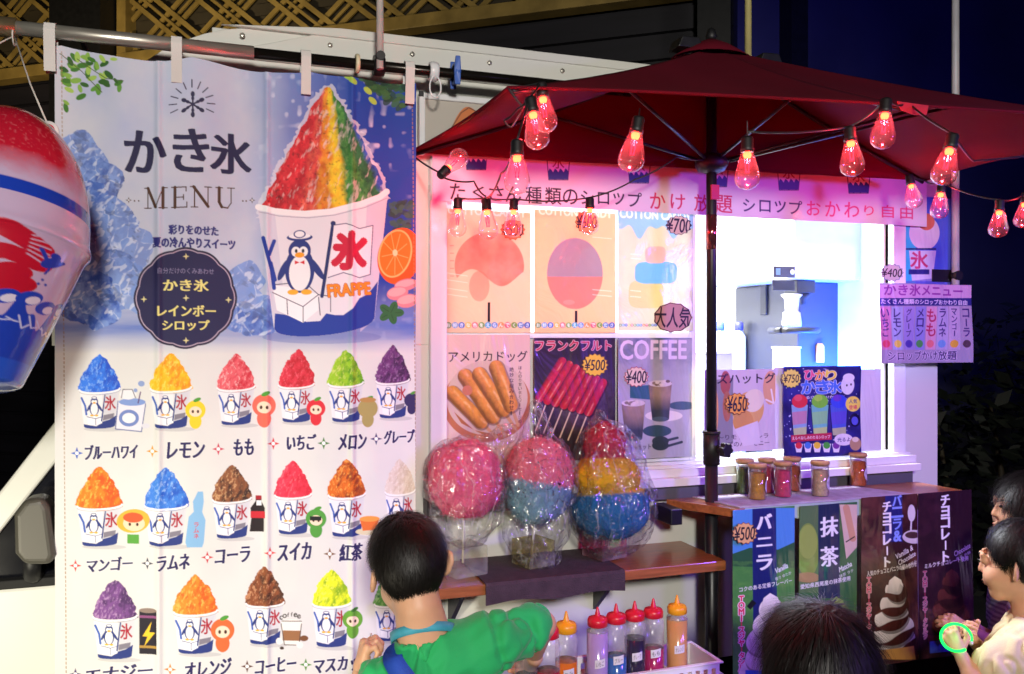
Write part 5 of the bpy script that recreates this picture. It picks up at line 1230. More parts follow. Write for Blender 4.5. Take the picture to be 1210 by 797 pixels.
def mesh_cat(*parts):
    vs, qs, n = [], [], 0
    for V, Q in parts: vs.append(V); qs.append(Q+n); n += len(V)
    return np.concatenate(vs), np.concatenate(qs)
def vnormals(V, Q):
    n = np.cross(V[Q[:, 2]]-V[Q[:, 0]], V[Q[:, 3]]-V[Q[:, 1]]); N = np.zeros_like(V)
    for k in range(4): np.add.at(N, Q[:, k], n)
    return N/np.maximum(np.linalg.norm(N, axis=1, keepdims=True), 1e-9)
# ================================================================== shelves
M['wood'] = mat('varnished wood', '9a5c34', .35, var=.3, vscale=7, stretch=(1.2, 14, 14), coat=.4, bump=.05)
M['darkmat'] = mat('dark brown ribbed mat', '43343a', .85, var=.25, vscale=40, bump=.8, bscale=260)
M['lightwood'] = mat('pale wood lid', 'b58a5c', .5, var=.2, vscale=18, stretch=(1, 10, 1))
SHZ, SHY = .958, -.235
sl = P(500, 690, SHY).x; sr = P(858, 663, SHY).x
t = thing('wooden_shelf', 'wooden wall shelf with a dark mat, carrying the bagged cotton candies', 'shelf', ((sl+sr)/2, -.12, SHZ))
k = MB(); k.box((sl, SHY, SHZ-.026), (sr, -.004, SHZ), M['wood']); k.build('board', t, bevel=.002)
for x in (sl+.12, sr-.28):
    k = MB(); k.prism([(x, -.004, SHZ-.027), (x, SHY+.07, SHZ-.027), (x, -.004, SHZ-.17)], (.012, 0, 0), M['black']); k.build('bracket', t)
mt = thing('shelf_mat', 'dark brown ribbed mat draped over the front of the wooden shelf', 'mat', ((sl+sr)/2, -.12, SHZ))
mx0, mx1 = P(573, 690, SHY).x, P(737, 680, SHY).x; prof = [(-.01, SHZ+.002), (SHY-.003, SHZ+.002), (SHY-.006, SHZ-.004), (SHY-.006, SHZ-.046)]
k = MB(); k.add([(x, y, z+(.004*math.sin(x*30) if z < SHZ-.03 else 0)) for y, z in prof for x in np.linspace(mx0, mx1, 30)], [(i*30+j, i*30+j+1, (i+1)*30+j+1, (i+1)*30+j) for i in range(3) for j in range(29)], M['darkmat'])
mo_ = k.build('cloth', mt); m = mo_.modifiers.new('thick', 'SOLIDIFY'); m.thickness = .0025; m.offset = 1
CZ, CY = 1.098, -.262
cl, cr = P(868, 600, CY).x, P(1146, 577, CY).x
t = thing('wooden_counter', 'narrow wooden counter under the open window, its front edge wrapped in clear tape', 'counter', ((cl+cr)/2, -.13, CZ))
k = MB(); k.prism([(cl, CY, CZ-.022), (cl-.10, -.080, CZ-.022), (cr-.02, -.080, CZ-.022), (cr, CY, CZ-.022)], (0, 0, .022), M['wood']); k.build('board', t, bevel=.002)
k = MB(); k.prism([(cl+.02, CY+.004, CZ+.0005), (cl-.02, -.085, CZ+.0005), (cr-.28, -.085, CZ+.0005), (cr-.20, CY+.004, CZ+.0005)], (0, 0, .003), mat('purple grey cloth', 'a8a2b8', .85, var=.2, vscale=30, bump=.6, bscale=300)); k.build('cloth', t)
k = MB()
for i in range(9):
    x = cl+.03+i*(cr-cl-.06)/9; w_ = (cr-cl)/9*.98
    k.add([(x, CY-.0022-.0006*(i % 2), CZ+.0012), (x+w_, CY-.0022-.0006*(i % 2), CZ+.0012), (x+w_+.004, CY-.004, CZ-.042+.008*math.sin(i*2.1)), (x-.004, CY-.004, CZ-.040+.008*math.sin(i*1.3))], [(0, 1, 2, 3)], mat('pale tape', 'a8c0b4', .25, var=.15, coat=.5) if i == 0 else M['tape'])
    if i == 0: M['tape'] = k.mats[0]
k.build('tape', t)
k = MB(); k.box((cl-.13, -.16, CZ-.055), (cl-.095, -.06, CZ-.012), M['black']); k.build('clamp', t, bevel=.003)
for x in (cl+.18, cr-.30):
    k = MB(); k.prism([(x, -.0795, CZ-.023), (x, CY+.08, CZ-.023), (x, -.003, CZ-.16), (x, -.003, CZ-.023)], (.012, 0, 0), M['black']); k.build('bracket', t)

# soft ice cream banners hanging below the counter
SY = -.272
def field_bg(p, kind, l, t, r, b):
    if kind == 'farm':
        p.soft(lambda x, y: np.ones(x.shape), (l, t, r, b), '4a8a44'); p.rect(l-3, t-3, r+3, t+52, '4f8fd4'); p.ell(l+20, t+22, 16, 5, 'd0dff0', .7); p.poly([(l-2, t+52), (l+20, t+44), (r-20, t+46), (r+3, t+36), (r+3, t+68), (l-2, t+66)], '2c5c3c')
        p.soft(lambda x, y: np.clip((fbm(x*.12, y*.2, 0, 3)-.4)*2, 0, 1)*.5*(y > t+60), (l, t, r, b), '6aa84c')
s1 = Print(SY, 866, 603, 939, 812, .0012, '4a8a44'); field_bg(s1, 'farm', 866, 603, 939, 812)
s1.rect(889, 600, 917, 815, '1c2468')
for ch, y in (('バ', 616), ('ニ', 640), ('ラ', 664)): s1.text(ch, 903, y, 17, 17 if ch != 'ニ' else 10, 'eef0f4', .02, xb=1.2)
s1.text('Vanilla', 923, 671, 16, 6, 'e8ecf0', .02, rot=.3, slant=.2); s1.text('香り ゆたか', 925, 680, 20, 4, 'e8ecf0', 0, rot=.25); s1.text('コクのある定番フレーバー', 905, 691, 62, 5.6, 'f0f0f0', .012, rot=.06)
s1.text('TOMIースジャータシルク', 876, 752, None, 96, 'e02c5c', .04, vert=True, out='f6e0e8', gap=1.25)
swirl(s1, 905, 700, 800, 64, 'e6dfda', 'f2ece6', 2); s1.poly([(882, 716), (888, 708), (893, 712), (886, 720)], '181820'); s1.rect(880, 791, 900, 797, '3468c0'); s1.poly([(872, 797), (930, 797), (926, 812), (876, 812)], 'c08a4c')
s2 = Print(SY, 945, 598, 1013, 806, .0012, '35693c')
s2.rect(945, 596, 968, 700, '55764a'); s2.ell(955, 650, 13, 32, '7d9a44'); s2.ell(955, 640, 11, 20, '94ac50'); s2.ell(955, 682, 14, 6, 'a88c5c')
s2.poly([(992, 596), (1014, 596), (1014, 645), (1000, 660)], 'd2b8a8'); s2.line([(1000, 600), (1008, 636)], 8, 'c89878'); s2.line([(1000, 640), (1010, 634)], 1.5, '2c2020'); s2.rect(967, 594, 992, 706, '1e2a4c')
for ch, y in (('抹', 622), ('茶', 657)): s2.text(ch, 980, y, 20, 23, 'eef0ee', .012, xb=1.0)
s2.text('Matcha', 999, 669, 16, 6, 'e0e8e0', .02, rot=.3, slant=.2); s2.text('抹茶 ラテ', 1000, 677, 18, 4, 'e0e8e0', 0, rot=.25); s2.text('愛知県西尾産の抹茶使用', 976, 688, 58, 5.6, 'f0f0f0', .012, rot=.06)
swirl(s2, 984, 704, 800, 58, '6a8a3c', '88a850', 3)
s3 = Print(SY, 1018, 588, 1084, 778, .0012, '35161c')
s3.soft(lambda x, y: np.clip((fbm(x*.05, y*.05, 0, 8)-.42)*3, 0, 1)*.7, (1016, 580, 1086, 780), '6a3a34'); s3.rect(1046, 582, 1066, 640, '26266c')
s3.ell(1077, 606, 4.5, 10, 'd8d0d4'); s3.line([(1077, 610), (1076, 628)], 2, 'd8d0d4'); s3.ell(1080, 634, 14, 8, 'cfc4c8'); s3.ell(1078, 632, 9, 4, '4a3030')
s3.text('チョコレート', 1048, 631, None, 78, 'f2ecf0', .02, vert=True, xb=.8, gap=1.1); s3.text('バニラ&', 1060, 612, None, 56, '8aa0f0', .02, vert=True, xb=.6, gap=1.1)
s3.text('Vanilla &', 1068, 652, 22, 6, 'e8e0e4', .01, rot=.35, slant=.2); s3.text('Chocolate', 1071, 659, 22, 6, 'e8e0e4', .01, rot=.35, slant=.2); s3.text('香りの組み', 1073, 667, 20, 3.5, 'd8d0d8', 0, rot=.3)
s3.text('人気のチョコとバニラの組み合わせ', 1054, 672, 58, 6, 'f0e8ec', .012, rot=.08); s3.text('TOMIースジャータシルク', 1027, 722, None, 80, 'd0446c', .04, vert=True, out='e8c8d4', ow=.7, gap=1.25)
swirl(s3, 1053, 680, 770, 52, '5a2420', 'f0e4e2', 4); s3.rect(1036, 767, 1048, 775, '3a7ac0'); s3.poly([(1034, 768), (1078, 762), (1080, 778), (1036, 778)], 'b07c40')
s4 = Print(SY, 1085, 583, 1148, 770, .0012, '2c1420')
s4.soft(lambda x, y: np.clip((fbm(x*.05, y*.05, 0, 18)-.45)*3, 0, 1)*.6, (1080, 580, 1150, 775), '4c2434')
s4.text('チョコレート', 1117, 624, None, 80, 'f2ecf0', .02, vert=True, xb=.8, gap=1.15); s4.text('Chocolate', 1136, 649, 20, 6, 'e0d4dc', .01, rot=.35, slant=.2); s4.text('香る 余韻', 1137, 656, 18, 3.6, 'd8d0d8', 0, rot=.3); s4.text('ミルクチョコレート使用', 1118, 664, 50, 5.6, 'f0e8ec', .01, rot=.08)
s4.text('TOMIースジャータシルク', 1093, 715, None, 80, '9c3454', .03, vert=True, out='c8a0b0', ow=.6, gap=1.25)
swirl(s4, 1120, 672, 758, 48, '38181a', '5a2a26', 5); s4.poly([(1098, 758), (1140, 752), (1140, 766), (1098, 772)], '3a4cc0')
for p, nm, ph in ((s1, 'green vanilla soft-ice banner with a white swirl, leftmost under the counter', 0), (s2, 'green matcha soft-ice banner with a tea bowl, behind the dark-haired head', 1.3), (s3, 'brown banner with a striped vanilla and chocolate swirl', 2.1), (s4, 'dark chocolate soft-ice banner at the right end of the counter', 3)):
    t = poster('soft_ice_banner', nm, 'banner', p, VM['film'], (lambda ph: lambda X, Z: (-.004*np.sin(X*24+ph)*np.clip((CZ-Z)*3, 0, 1)-.006*np.clip((CZ-Z-.1)*2, 0, 1), .012*np.sin(ph*3)*np.clip((CZ-Z), 0, 1), 0*X))(ph), 'soft ice banners under the counter')
    if p is s1: sticker(t, SY-.014, 880, 630, 15.5, 13.5, 15, 'e0b070', '¥500', edge='7c4a28', tw=24, th=16)

# ================================================================== cotton candies in bags
M['acrylic'] = clear('clear acrylic', (.93, .93, .80), base=.06, edge=.5, haze=.14)
M['acrylic_y'] = clear('yellow acrylic', (.80, .76, .30), base=.06, edge=.5, haze=.16)
M['acrylic_p'] = clear('pink acrylic', (.85, .16, .35), base=.05, edge=.4, haze=.16)
M['bag'] = clear('cellophane', (.97, .97, .98), rough=.12, base=.075, edge=.45, bump=1.0, bscale=11, haze=.02, stretch=(1, 1, .5), power=1.8, facet=30, crease=.22)
M['stick'] = mat('white paper stick', 'd2ccc4', .6)
candymat = vmat('spun sugar', .9, 0, .5, 160, translucent=.3)
def candy(name, label, Yc, lumps, colf, stick, block, bmat, bag, tie, seed):
    """lumps: (px,py,rx,ry) in photo pixels at plane Yc; bag outline ellipses the same way"""
    c0 = P(lumps[0][0], lumps[0][1], Yc); sc = (P(600, 400, Yc)-P(600, 401, Yc)).z
    bx = P(block[0], block[1], Yc); t = thing(name, label, 'cotton candy', (bx.x, Yc, SHZ), 'bagged cotton candies on the shelf')
    s = SDF()
    for x, y, rx, ry in lumps:
        c = P(x, y, Yc); zc = (c.y-CAM[1])*CA+c.x*SA; r = rx*zc/1000; s.ell(c, (r, r*.92, ry*zc/1000), k=.012)
    ex = lambda F, X, Y, Z: F+(fbm(X*42, Y*42, Z*42, seed, 3)-.5)*.010+(fbm(X*16, Y*16, Z*16, seed+7, 2)-.5)*.010+(noise(X*170, Y*170, Z*170, seed+2)-.5)*.004
    V, Q = s.mesh(.0035, ex); px, py = proj(V[:, 0], V[:, 1], V[:, 2])
    cl_ = colf(px, py, V)*(.9+.2*noise(V[:, 0]*90, V[:, 1]*90, V[:, 2]*90, seed))[:, None]
    N = vnormals(V, Q); rg = np.random.RandomState(seed); i = rg.choice(len(V), 2600); p_, n_ = V[i], N[i]; d_ = rg.normal(0, 1, (2600, 3)); d_ -= n_*(d_*n_).sum(1, keepdims=True)*.8; d_ /= np.linalg.norm(d_, axis=1, keepdims=True); sd_ = np.cross(d_, n_)*.0005
    st_ = []
    for q_ in range(4): st_ += [p_+d_*.007*q_+n_*(.004*math.sin(q_*1.05)-.0006)-sd_, p_+d_*.007*q_+n_*(.004*math.sin(q_*1.05)-.0006)+sd_]
    A_ = np.stack(st_, 1).reshape(-1, 3); b_ = np.arange(2600)[:, None]*8; Qa = np.concatenate([b_+np.array([[2*q_, 2*q_+1, 2*q_+3, 2*q_+2]]) for q_ in range(3)])
    cf = np.repeat(np.clip(cl_[i]*1.12+.03, 0, 1), 8, 0); V2, Q2 = mesh_cat((V, Q), (A_, Qa))
    soft_obj('sugar_floss', V2, Q2, candymat, t, colors=np.concatenate([np.clip(cl_, 0, 1), cf]))
    a = P(stick[0], stick[1], Yc); k = MB(); k.tube([(a.x, Yc, SHZ+.03), (P(lumps[0][0], lumps[0][1], Yc).x, Yc, c0.z)], .0032, M['stick'], 10); k.build('stick', t)
    w_ = block[2]*.5/1000*2.25
    k = MB(); cc = Vector((bx.x, Yc, SHZ+.003+w_*.85)); k.obox(cc, Vector((.9, .25, 0)).normalized()*w_, Vector((-.25, .9, 0)).normalized()*w_, Vector((0, 0, w_*.8)), bmat); k.build('acrylic_stand', t, bevel=.002)
    # wrinkled bag: a shell that gathers into a neck
    s = SDF()
    for x, y, rx, ry in bag:
        c = P(x, y, Yc); zc = (c.y-CAM[1])*CA+c.x*SA; r = rx*zc/1000; s.ell(c, (r, r*.98, ry*zc/1000), k=.03)
    if tie:
        pts = [P(x, y, Yc) for x, y, r in tie]; s.chain(pts, [r*2.2/1000 for x, y, r in tie], k=.03)
    def cr(F, X, Y, Z):
        n = np.abs(fbm(X*17+3, Y*17, Z*9, seed+3, 3)-.5)*2
        m = np.abs(fbm(X*40, Y*40, Z*24, seed+13, 2)-.5)*2
        return F-.009+n*.031+m*.016
    V, Q = s.mesh(.0042, cr); soft_obj('cellophane_bag', V, Q, M['bag'], t)
PK = lin('e03c6c'); PK2 = lin('f07aa0'); BL = lin('7aa8bc')
def cA(px, py, V):
    n = fbm(V[:, 0]*30, V[:, 1]*30, V[:, 2]*30, 2, 3)[:, None]; return PK*(1-n)+PK2*n
def cB(px, py, V):
    k = np.clip((py-(570+.18*(px-637)))/3+.5, 0, 1)[:, None]; c = lin('e8788a')*(1-k)+lin('78a4b8')*k
    sp = (noise(V[:, 0]*150, V[:, 1]*150, V[:, 2]*150, 9) > .86)[:, None]; return np.where(sp, lin('30203c'), c)
def cC(px, py, V):
    k = np.clip((py-540)/3, 0, 1)[:, None]; q = np.clip((py-(582-.06*(px-722)))/3, 0, 1)[:, None]
    c = lin('b81c3c')*(1-k)+lin('e0b41c')*k; c = c*(1-q)+lin('1878b0')*q
    sp = ((noise(V[:, 0]*170, V[:, 1]*170, V[:, 2]*170, 4) > .90) & (py > 585))[:, None]; return np.where(sp, lin('c0d8e8'), c)
candy('cotton_candy', 'round pink cotton candy in a bag on a clear block, leftmost of the bagged ones', -.14, [(549, 566, 43, 46), (535, 560, 26, 34), (565, 572, 28, 36)], cA, (547, 660), (547, 672, 40), M['acrylic'], [(549, 566, 50, 50), (552, 605, 42, 40)], [(575, 525, 14), (600, 512, 10)], 3)
candy('cotton_candy', 'pink and pale blue cotton candy with dark specks, middle of the bagged ones', -.12, [(637, 563, 41, 46), (636, 582, 38, 36)], cB, (628, 650), (630, 668, 36), M['acrylic_y'], [(637, 564, 45, 52), (634, 615, 40, 52), (637, 655, 22, 26)], [(637, 535, 22), (634, 505, 11), (631, 480, 7)], 5)
candy('cotton_candy', 'three-tier cotton candy in red, yellow and blue on a pink block', -.11, [(722, 600, 46, 36), (717, 563, 40, 28), (715, 524, 25, 26)], cC, (712, 640), (714, 656, 38), M['acrylic_p'], [(724, 596, 53, 50), (720, 545, 42, 45), (722, 615, 48, 40)], [(712, 510, 18), (710, 490, 8)], 8)

# ================================================================== jars of sugar on the counter
def jar(label, px, pyb, col, r=.0245, h=.088, lab=0.0):
    c = H(px, pyb, CZ+.0045); c.z = CZ+.0045
    t = thing('sugar_jar', label, 'jar', c, 'jars of coloured sugar on the counter')
    k = MB(); k.lathe([(.0, .001), (r-.0032, .001), (r-.0024, .006), (r-.0024, h*.80), (r*.5, h*.83), (.0, h*.815)], c, mat('coloured sugar', col, .9, var=.25, vscale=120, bump=.8, bscale=500), 28); k.build('sugar', t)
    k = MB(); k.lathe([(.0, 0), (r-.002, 0), (r, .004), (r, h), (r-.0015, h), (r-.0015, .004)], c, M['jarglass'], 28); k.build('glass', t)
    k = MB(); k.lathe([(.0, h-.004), (r-.002, h-.004), (r-.002, h+.0005), (r+.0012, h+.0005), (r+.0016, h+.007), (r+.0006, h+.009), (.0, h+.009)], c, M['lightwood'], 28); k.build('lid', t)
    v = []; n = 12; a0 = lab
    for i in range(n+1):
        for j in range(9):
            u, w_ = (i/n-.5)*2, (j/8-.5)*2
            x, y = u*math.sqrt(1-w_*w_/2), w_*math.sqrt(1-u*u/2); a = a0+x*.75; v.append(c+Vector(((r+.0006)*math.cos(a), (r+.0006)*math.sin(a), h*.42+y*.021)))
    k = MB(); k.add(v, [(i*9+j, i*9+j+1, (i+1)*9+j+1, (i+1)*9+j) for i in range(n) for j in range(8)], M['jarlabel'], True); k.build('round_label', t)
M['jarglass'] = clear('jar glass', base=.06, edge=.7, rough=.04); M['jarlabel'] = mat('round pale label', 'b8b0c4', .5, var=.35, vscale=90)
for lab, px, pyb, col, al in (('jar of green sugar, back left of the jar group', 880, 582, '5a7a2c', -.6), ('jar of yellow sugar at the front left', 895, 589, 'd0982c', -.5), ('jar of crimson sugar behind the bright pink one', 906, 581, 'b83a58', -.5), ('jar of bright pink sugar in the front of the group', 925, 586, 'e0406c', 1.2), ('jar of rusty orange sugar partly hidden behind the pink one', 936, 579, 'b8583c', -.6), ('jar of cream sugar standing alone in the middle', 969, 585, 'd8bc94', -.75), ('jar of orange sugar standing alone at the right', 1014, 573, 'd06a34', -.8)):
    jar(lab, px, pyb, col, lab=al)
# ================================================================== table with the syrups
TZ = .745
tb = thing('syrup_table', 'white folding table holding the syrup bottles at the bottom of the picture', 'table', (.75, -.55, 0))
M['tabletop'] = mat('white table top', 'd0ccc2', .45, var=.08, vscale=5)
k = MB(); k.box((.24, -.515, TZ-.035), (1.02, -.28, TZ), M['tabletop']); k.build('tabletop', tb, bevel=.006)
for x in (.27, .98):
    for y in (-.49, -.31):
        k = MB(); k.tube([(x, y, 0), (x, y, TZ-.036)], .014, M['chrome'], 12); k.build('leg', tb)
M['nozred'] = mat('red nozzle plastic', 'cc1c30', .35, var=.1, sss=.1); M['nozyel'] = mat('yellow nozzle plastic', 'e8a01c', .35, var=.1, sss=.1)
def bottle(label, px, ptop, Yp, liq, fill, nz, lab_col='e8e4ee', txt=None, clearcol=(.88, .86, .93)):
    """soft squeeze bottle; ptop = photo row of the nozzle tip"""
    tip = P(px, ptop, Yp); r, Hh = .0250, .155; z0 = TZ+.003; c = Vector((tip.x, Yp, z0)); s_ = (tip.z-z0)/.200
    t = thing('syrup_bottle', label, 'bottle', c, 'squeeze bottles of syrup')
    S2 = lambda pr: [(a, b*s_) for a, b in pr]
    k = MB(); k.lathe(S2([(.0, .002), (r-.003, .002), (r-.0014, .006), (r-.0014, Hh*fill), (.0, Hh*fill)]), c, mat('syrup', liq, .12, var=.06, vscale=3, coat=.4), 26); k.build('syrup', t)
    m_ = M['bottlepl']
    k = MB(); k.lathe(S2([(r-.003, 0), (r-.002, 0), (r, .004), (r, Hh*fill-.001)]), c, M['bottleclear'], 26); k.lathe(S2([(r, Hh*fill), (r, Hh*.9) if fill < .85 else (r, Hh*fill+.002), (r-.002, Hh*.96), (r-.006, Hh), (r-.0075, Hh+.003)]), c, m_, 26); k.build('body', t)
    k = MB(); k.lathe(S2([(r-.0068, Hh-.001), (r-.002, Hh+.002), (r-.002, Hh+.014), (r-.0045, Hh+.02), (.009, Hh+.023), (.0065, Hh+.026), (.0028, Hh+.042), (.0018, Hh+.045), (.0, Hh+.045)]), c, nz, 24); k.build('nozzle', t)
    v = []; n = 8
    ang = math.atan2(CAM[1]-c.y, CAM[0]-c.x)+.25
    for i in range(n+1):
        for j in range(2): a = ang+(i/n-.5)*.95; v.append(c+Vector(((r+.0007)*math.cos(a), (r+.0007)*math.sin(a), (.062+j*.020)*s_+.004*i/n)))
    k = MB(); k.add(v, [(i*2, i*2+2, i*2+3, i*2+1) for i in range(n)], M['bottlelabel'], True)
    if txt:
        T = glyphs(txt); lo, hi = T.reshape(-1, 2).min(0), T.reshape(-1, 2).max(0); T = (T-(lo+hi)/2)/(hi-lo); vv, ff = [], []
        for tr3 in T:
            b = len(vv)
            for x, y in tr3: a = ang+x*.72; vv.append(c+Vector(((r+.0011)*math.cos(a), (r+.0011)*math.sin(a), (.072+y*.011)*s_+.004*(x+.5))))
            ff.append((b, b+1, b+2))
        k.add(vv, ff, M['ink'])
    k.build('label', t)
M['ink'] = mat('black ink', '14141c', .7); M['bottlelabel'] = mat('white paper label', 'd8d4dc', .6, var=.05)
M['bottleclear'] = clear('clear bottle plastic', (.97, .95, .98), rough=.2, base=.05, edge=.4, haze=.04)
M['bottlepl'] = clear('milky bottle plastic', (.97, .95, .98), rough=.25, base=.06, edge=.4, haze=.42)
for a in (('red syrup bottle with a red nozzle beside the boy\'s elbow', 648, 727, -.49, 'b01830', .58, M['nozred'], 'e8e4ee', 'れんこん'), ('orange syrup bottle with a yellow nozzle', 669, 722, -.46, 'e07818', .62, M['nozyel'], 'e8e4ee', 'マンゴー'),
          ('nearly full pale lilac syrup bottle with a red nozzle', 706, 717, -.42, 'b49ad0', .93, M['nozred'], 'e8e4ee', 'いちご'), ('blue syrup bottle with a red nozzle', 728, 713, -.415, '2c6cae', .50, M['nozred'], 'e8e4ee', 'ブルー'), ('dark purple syrup bottle with a red nozzle', 750, 710, -.41, '241c38', .72, M['nozred'], 'e8e4ee', 'グレープ'),
          ('magenta syrup bottle, half full, with a red nozzle', 772, 707, -.405, 'b0185c', .52, M['nozred'], 'e8e4ee', 'もも'), ('tan syrup bottle with a yellow nozzle at the right end', 800, 703, -.40, 'd8a05c', .92, M['nozyel'], 'e8e4ee', 'オレンジ'),
          ('black syrup bottle under the boy\'s raised sleeve', 622, 745, -.47, '18141c', .6, M['nozred'], 'e8e4ee', 'コーラ'), ('syrup bottle with a yellow nozzle at the boy\'s left hand', 470, 757, -.46, 'e0a040', .6, M['nozyel'], 'e8e4ee', 'レモン')):
    bottle(*a)
# white basket tray, open slots along the front
M['basket'] = mat('white plastic basket', 'e2e0e2', .35, var=.03, sss=.1)
bk = thing('plastic_basket', 'white slotted plastic basket around five syrup bottles', 'basket', (P(770, 780, -.42).x, -.42, TZ))
x0, x1, y0, y1, z0, z1 = P(688, 780, -.475).x, P(846, 770, -.46).x, -.475, -.345, TZ+.003, TZ+.052
k = MB(); k.box((x0, y0, z0), (x1, y1, z0+.0025), M['basket']); k.build('bottom', bk)
k = MB()
for yy in (y0, y1-.003):
    k.box((x0, yy, z0+.0025), (x1, yy+.003, z0+.012), M['basket']); k.box((x0, yy, z1-.012), (x1, yy+.003, z1), M['basket'])
    n = 16
    for i in range(n+1): x = x0+(x1-x0-.010)*i/n; k.box((x, yy, z0+.012), (x+.010, yy+.003, z1-.012), M['basket'])
for xx in (x0, x1-.003): k.box((xx, y0+.003, z0+.0025), (xx+.003, y1-.003, z1), M['basket'])
k.build('slotted_wall', bk)
k = MB(); k.box((x0-.007, y0-.007, z1), (x1+.007, y0+.004, z1+.004), M['basket']); k.box((x0-.007, y1-.004, z1), (x1+.007, y1+.007, z1+.004), M['basket']); k.box((x0-.007, y0+.004, z1), (x0+.004, y1-.004, z1+.004), M['basket']); k.box((x1-.004, y0+.004, z1), (x1+.007, y1-.004, z1+.004), M['basket']); k.build('rim', bk, bevel=.0015)
tr_ = thing('paper_tray', 'low white paper tray with blue flecks right of the basket', 'tray', (.93, -.45, TZ))
a = x1+.012; k = MB(); k.box((a, -.512, TZ+.002), (1.0, -.34, TZ+.004), M['basket'])
for q in ((a, -.514, a+.003, -.338), (.999, -.514, 1.002, -.338), (a+.003, -.342, .999, -.338), (a+.003, -.514, .999, -.510)): k.box((q[0], q[1], TZ+.002), (q[2], q[3], TZ+.022), M['basket'])
k.build('tray', tr_, bevel=.001)
k = MB()
for i in range(14): c = Vector((random.uniform(a+.015, .99), random.uniform(-.50, -.36), TZ+.0055)); k.lathe([(.0, -.001), (.005, -.001), (.005, .0005), (.0, .001)], c, mat('blue flecks', '5a70d0', .5) if i == 0 else k.mats[0], 8, sx=1.4)
k.build('flecks', tr_)

# ================================================================== inside the truck
ic = thing('ice_machine', 'grey soft-ice machine with a white head and black drip ring inside the window', 'ice machine', (P(968, 400, .62).x, .6, 1.08))
mx = lambda px, py, Y=.42: (P(px, py, Y).x, P(px, py, Y).z)
GM = mat('grey machine panel', '2a2b30', .4, var=.06, vscale=5); WM_ = mat('white machine panel', 'c9c9cc', .35, var=.03)
xa, za = mx(943, 333); xb_, zb = mx(992, 432)
k = MB(); k.box((xa, .42, 1.081), (xb_, .82, za), GM); k.build('column', ic, bevel=.004)
xh0, zh1 = mx(912, 236); xh1, zh0 = mx(1000, 334)
k = MB(); k.box((xh0, .30, zh0), (xb_+.005, .84, min(zh1, 2.0)), WM_); k.build('head', ic, bevel=.012, seg=3)
xc0, zc1 = mx(914, 314, .295); xc1, zc0 = mx(939, 328, .295)
k = MB(); k.box((xc0, .293, zc0), (xc1, .299, zc1), GM); cp = k.build('control_panel', ic, bevel=.001)
k = MB(); k.box((xc0+.008, .2905, zc0+.008), (xc0+.025, .2925, zc1-.008), emitter('panel display', '9ab8ff', 1.2)); k.build('display', cp); k = MB(); k.lathe([(.009, 0), (.009, .003), (.0, .004)], (xc1-.012, .2925, (zc0+zc1)/2), M['white_frame'], 14, axis=(0, -1, 0)); k.build('knob', cp)
k = MB(); k.box((xc0-.004, .2945, zc0-.045), (xc1, .2995, zc0-.010), M['blackpl']); k.build('lower_panel', ic, bevel=.001)
xn, zn = mx(949, 340, .36)
k = MB(); k.box((xn-.05, .33, zn-.02), (xn+.03, .40, zh0-.001), M['blackpl']); k.lathe([(.0, -.06), (.010, -.06), (.014, -.04), (.022, -.03), (.022, -.02)], (xn, .36, zn), M['blackpl'], 16); k.build('dispenser', ic, bevel=.003)
k = MB(); xr, zr = mx(952, 390, .30); pts = [(xr-.075+.15*i/10, .33-.05*math.sin(math.pi*i/10), zr) for i in range(11)]
k.tube(pts, .012, M['blackpl'], 10); k.tube([(xr-.075, .33, zr), (xr-.06, .42, zr)], .012, M['blackpl'], 8); k.tube([(xr+.075, .33, zr), (xr+.06, .42, zr)], .012, M['blackpl'], 8); k.build('drip_ring', ic)
k = MB(); k.lathe([(.0, 0), (.032, 0), (.034, .01), (.030, .05), (.022, .055), (.026, .10), (.036, .11), (.036, .115), (.0, .115)], (xr-.02, .35, zr+.013), WM_, 20); k.build('funnel', ic)
xo, zo = mx(969, 428, .405); k = MB(); k.lathe([(.0, 0), (.014, 0), (.015, .004), (.015, .06), (.008, .07), (.0, .07)], (xo, .405, zo), mat('orange syrup bottle', 'e09a50', .4), 16); k.build('bottle', ic)
p0, p1 = P(905, 288, .6), P(926, 372, .6); k = MB(); k.box((p0.x, .60, p1.z), (p1.x, .64, p0.z), M['blackpl']); k.build('back_panel', ic, bevel=.004)
bx_ = thing('storage_box', 'pale box on the worktop below the white head of the machine', 'box', (mx(930, 430)[0], .38, 1.08)); q0, q1 = mx(925, 412, .34), mx(946, 432, .34)
k = MB(); k.box((q0[0], .34, 1.081), (q1[0], .40, q0[1]), M['inner_white']); k.build('carton', bx_, bevel=.003); k = MB(); k.box((q0[0]-.003, .337, q0[1]+.0005), (q1[0]+.003, .403, q0[1]+.008), WM_); k.build('lid', bx_, bevel=.002)
for i, (px, c, lab) in enumerate(((851, '4a58a0', 'small blue-capped bottle at the back left of the open window'), (873, '3c3c70', 'small dark-capped bottle further right at the back of the open window'))):
    q = P(px, 392, .75); t = thing('small_bottle', lab, 'bottle', (q.x, .75, 1.081), 'small bottles inside the truck')
    k = MB(); k.lathe([(.0, 0), (.026, 0), (.028, .01), (.028, q.z-1.081-.02), (.016, q.z-1.081), (.016, q.z-1.075), (.0, q.z-1.075)], (q.x, .75, 1.081), WM_, 18); k.build('body', t)
    k = MB(); k.lathe([(.018, 0), (.018, .03), (.012, .035), (.0, .035)], (q.x, .75, q.z+.006), mat('cap', c, .4), 16); k.build('cap', t)
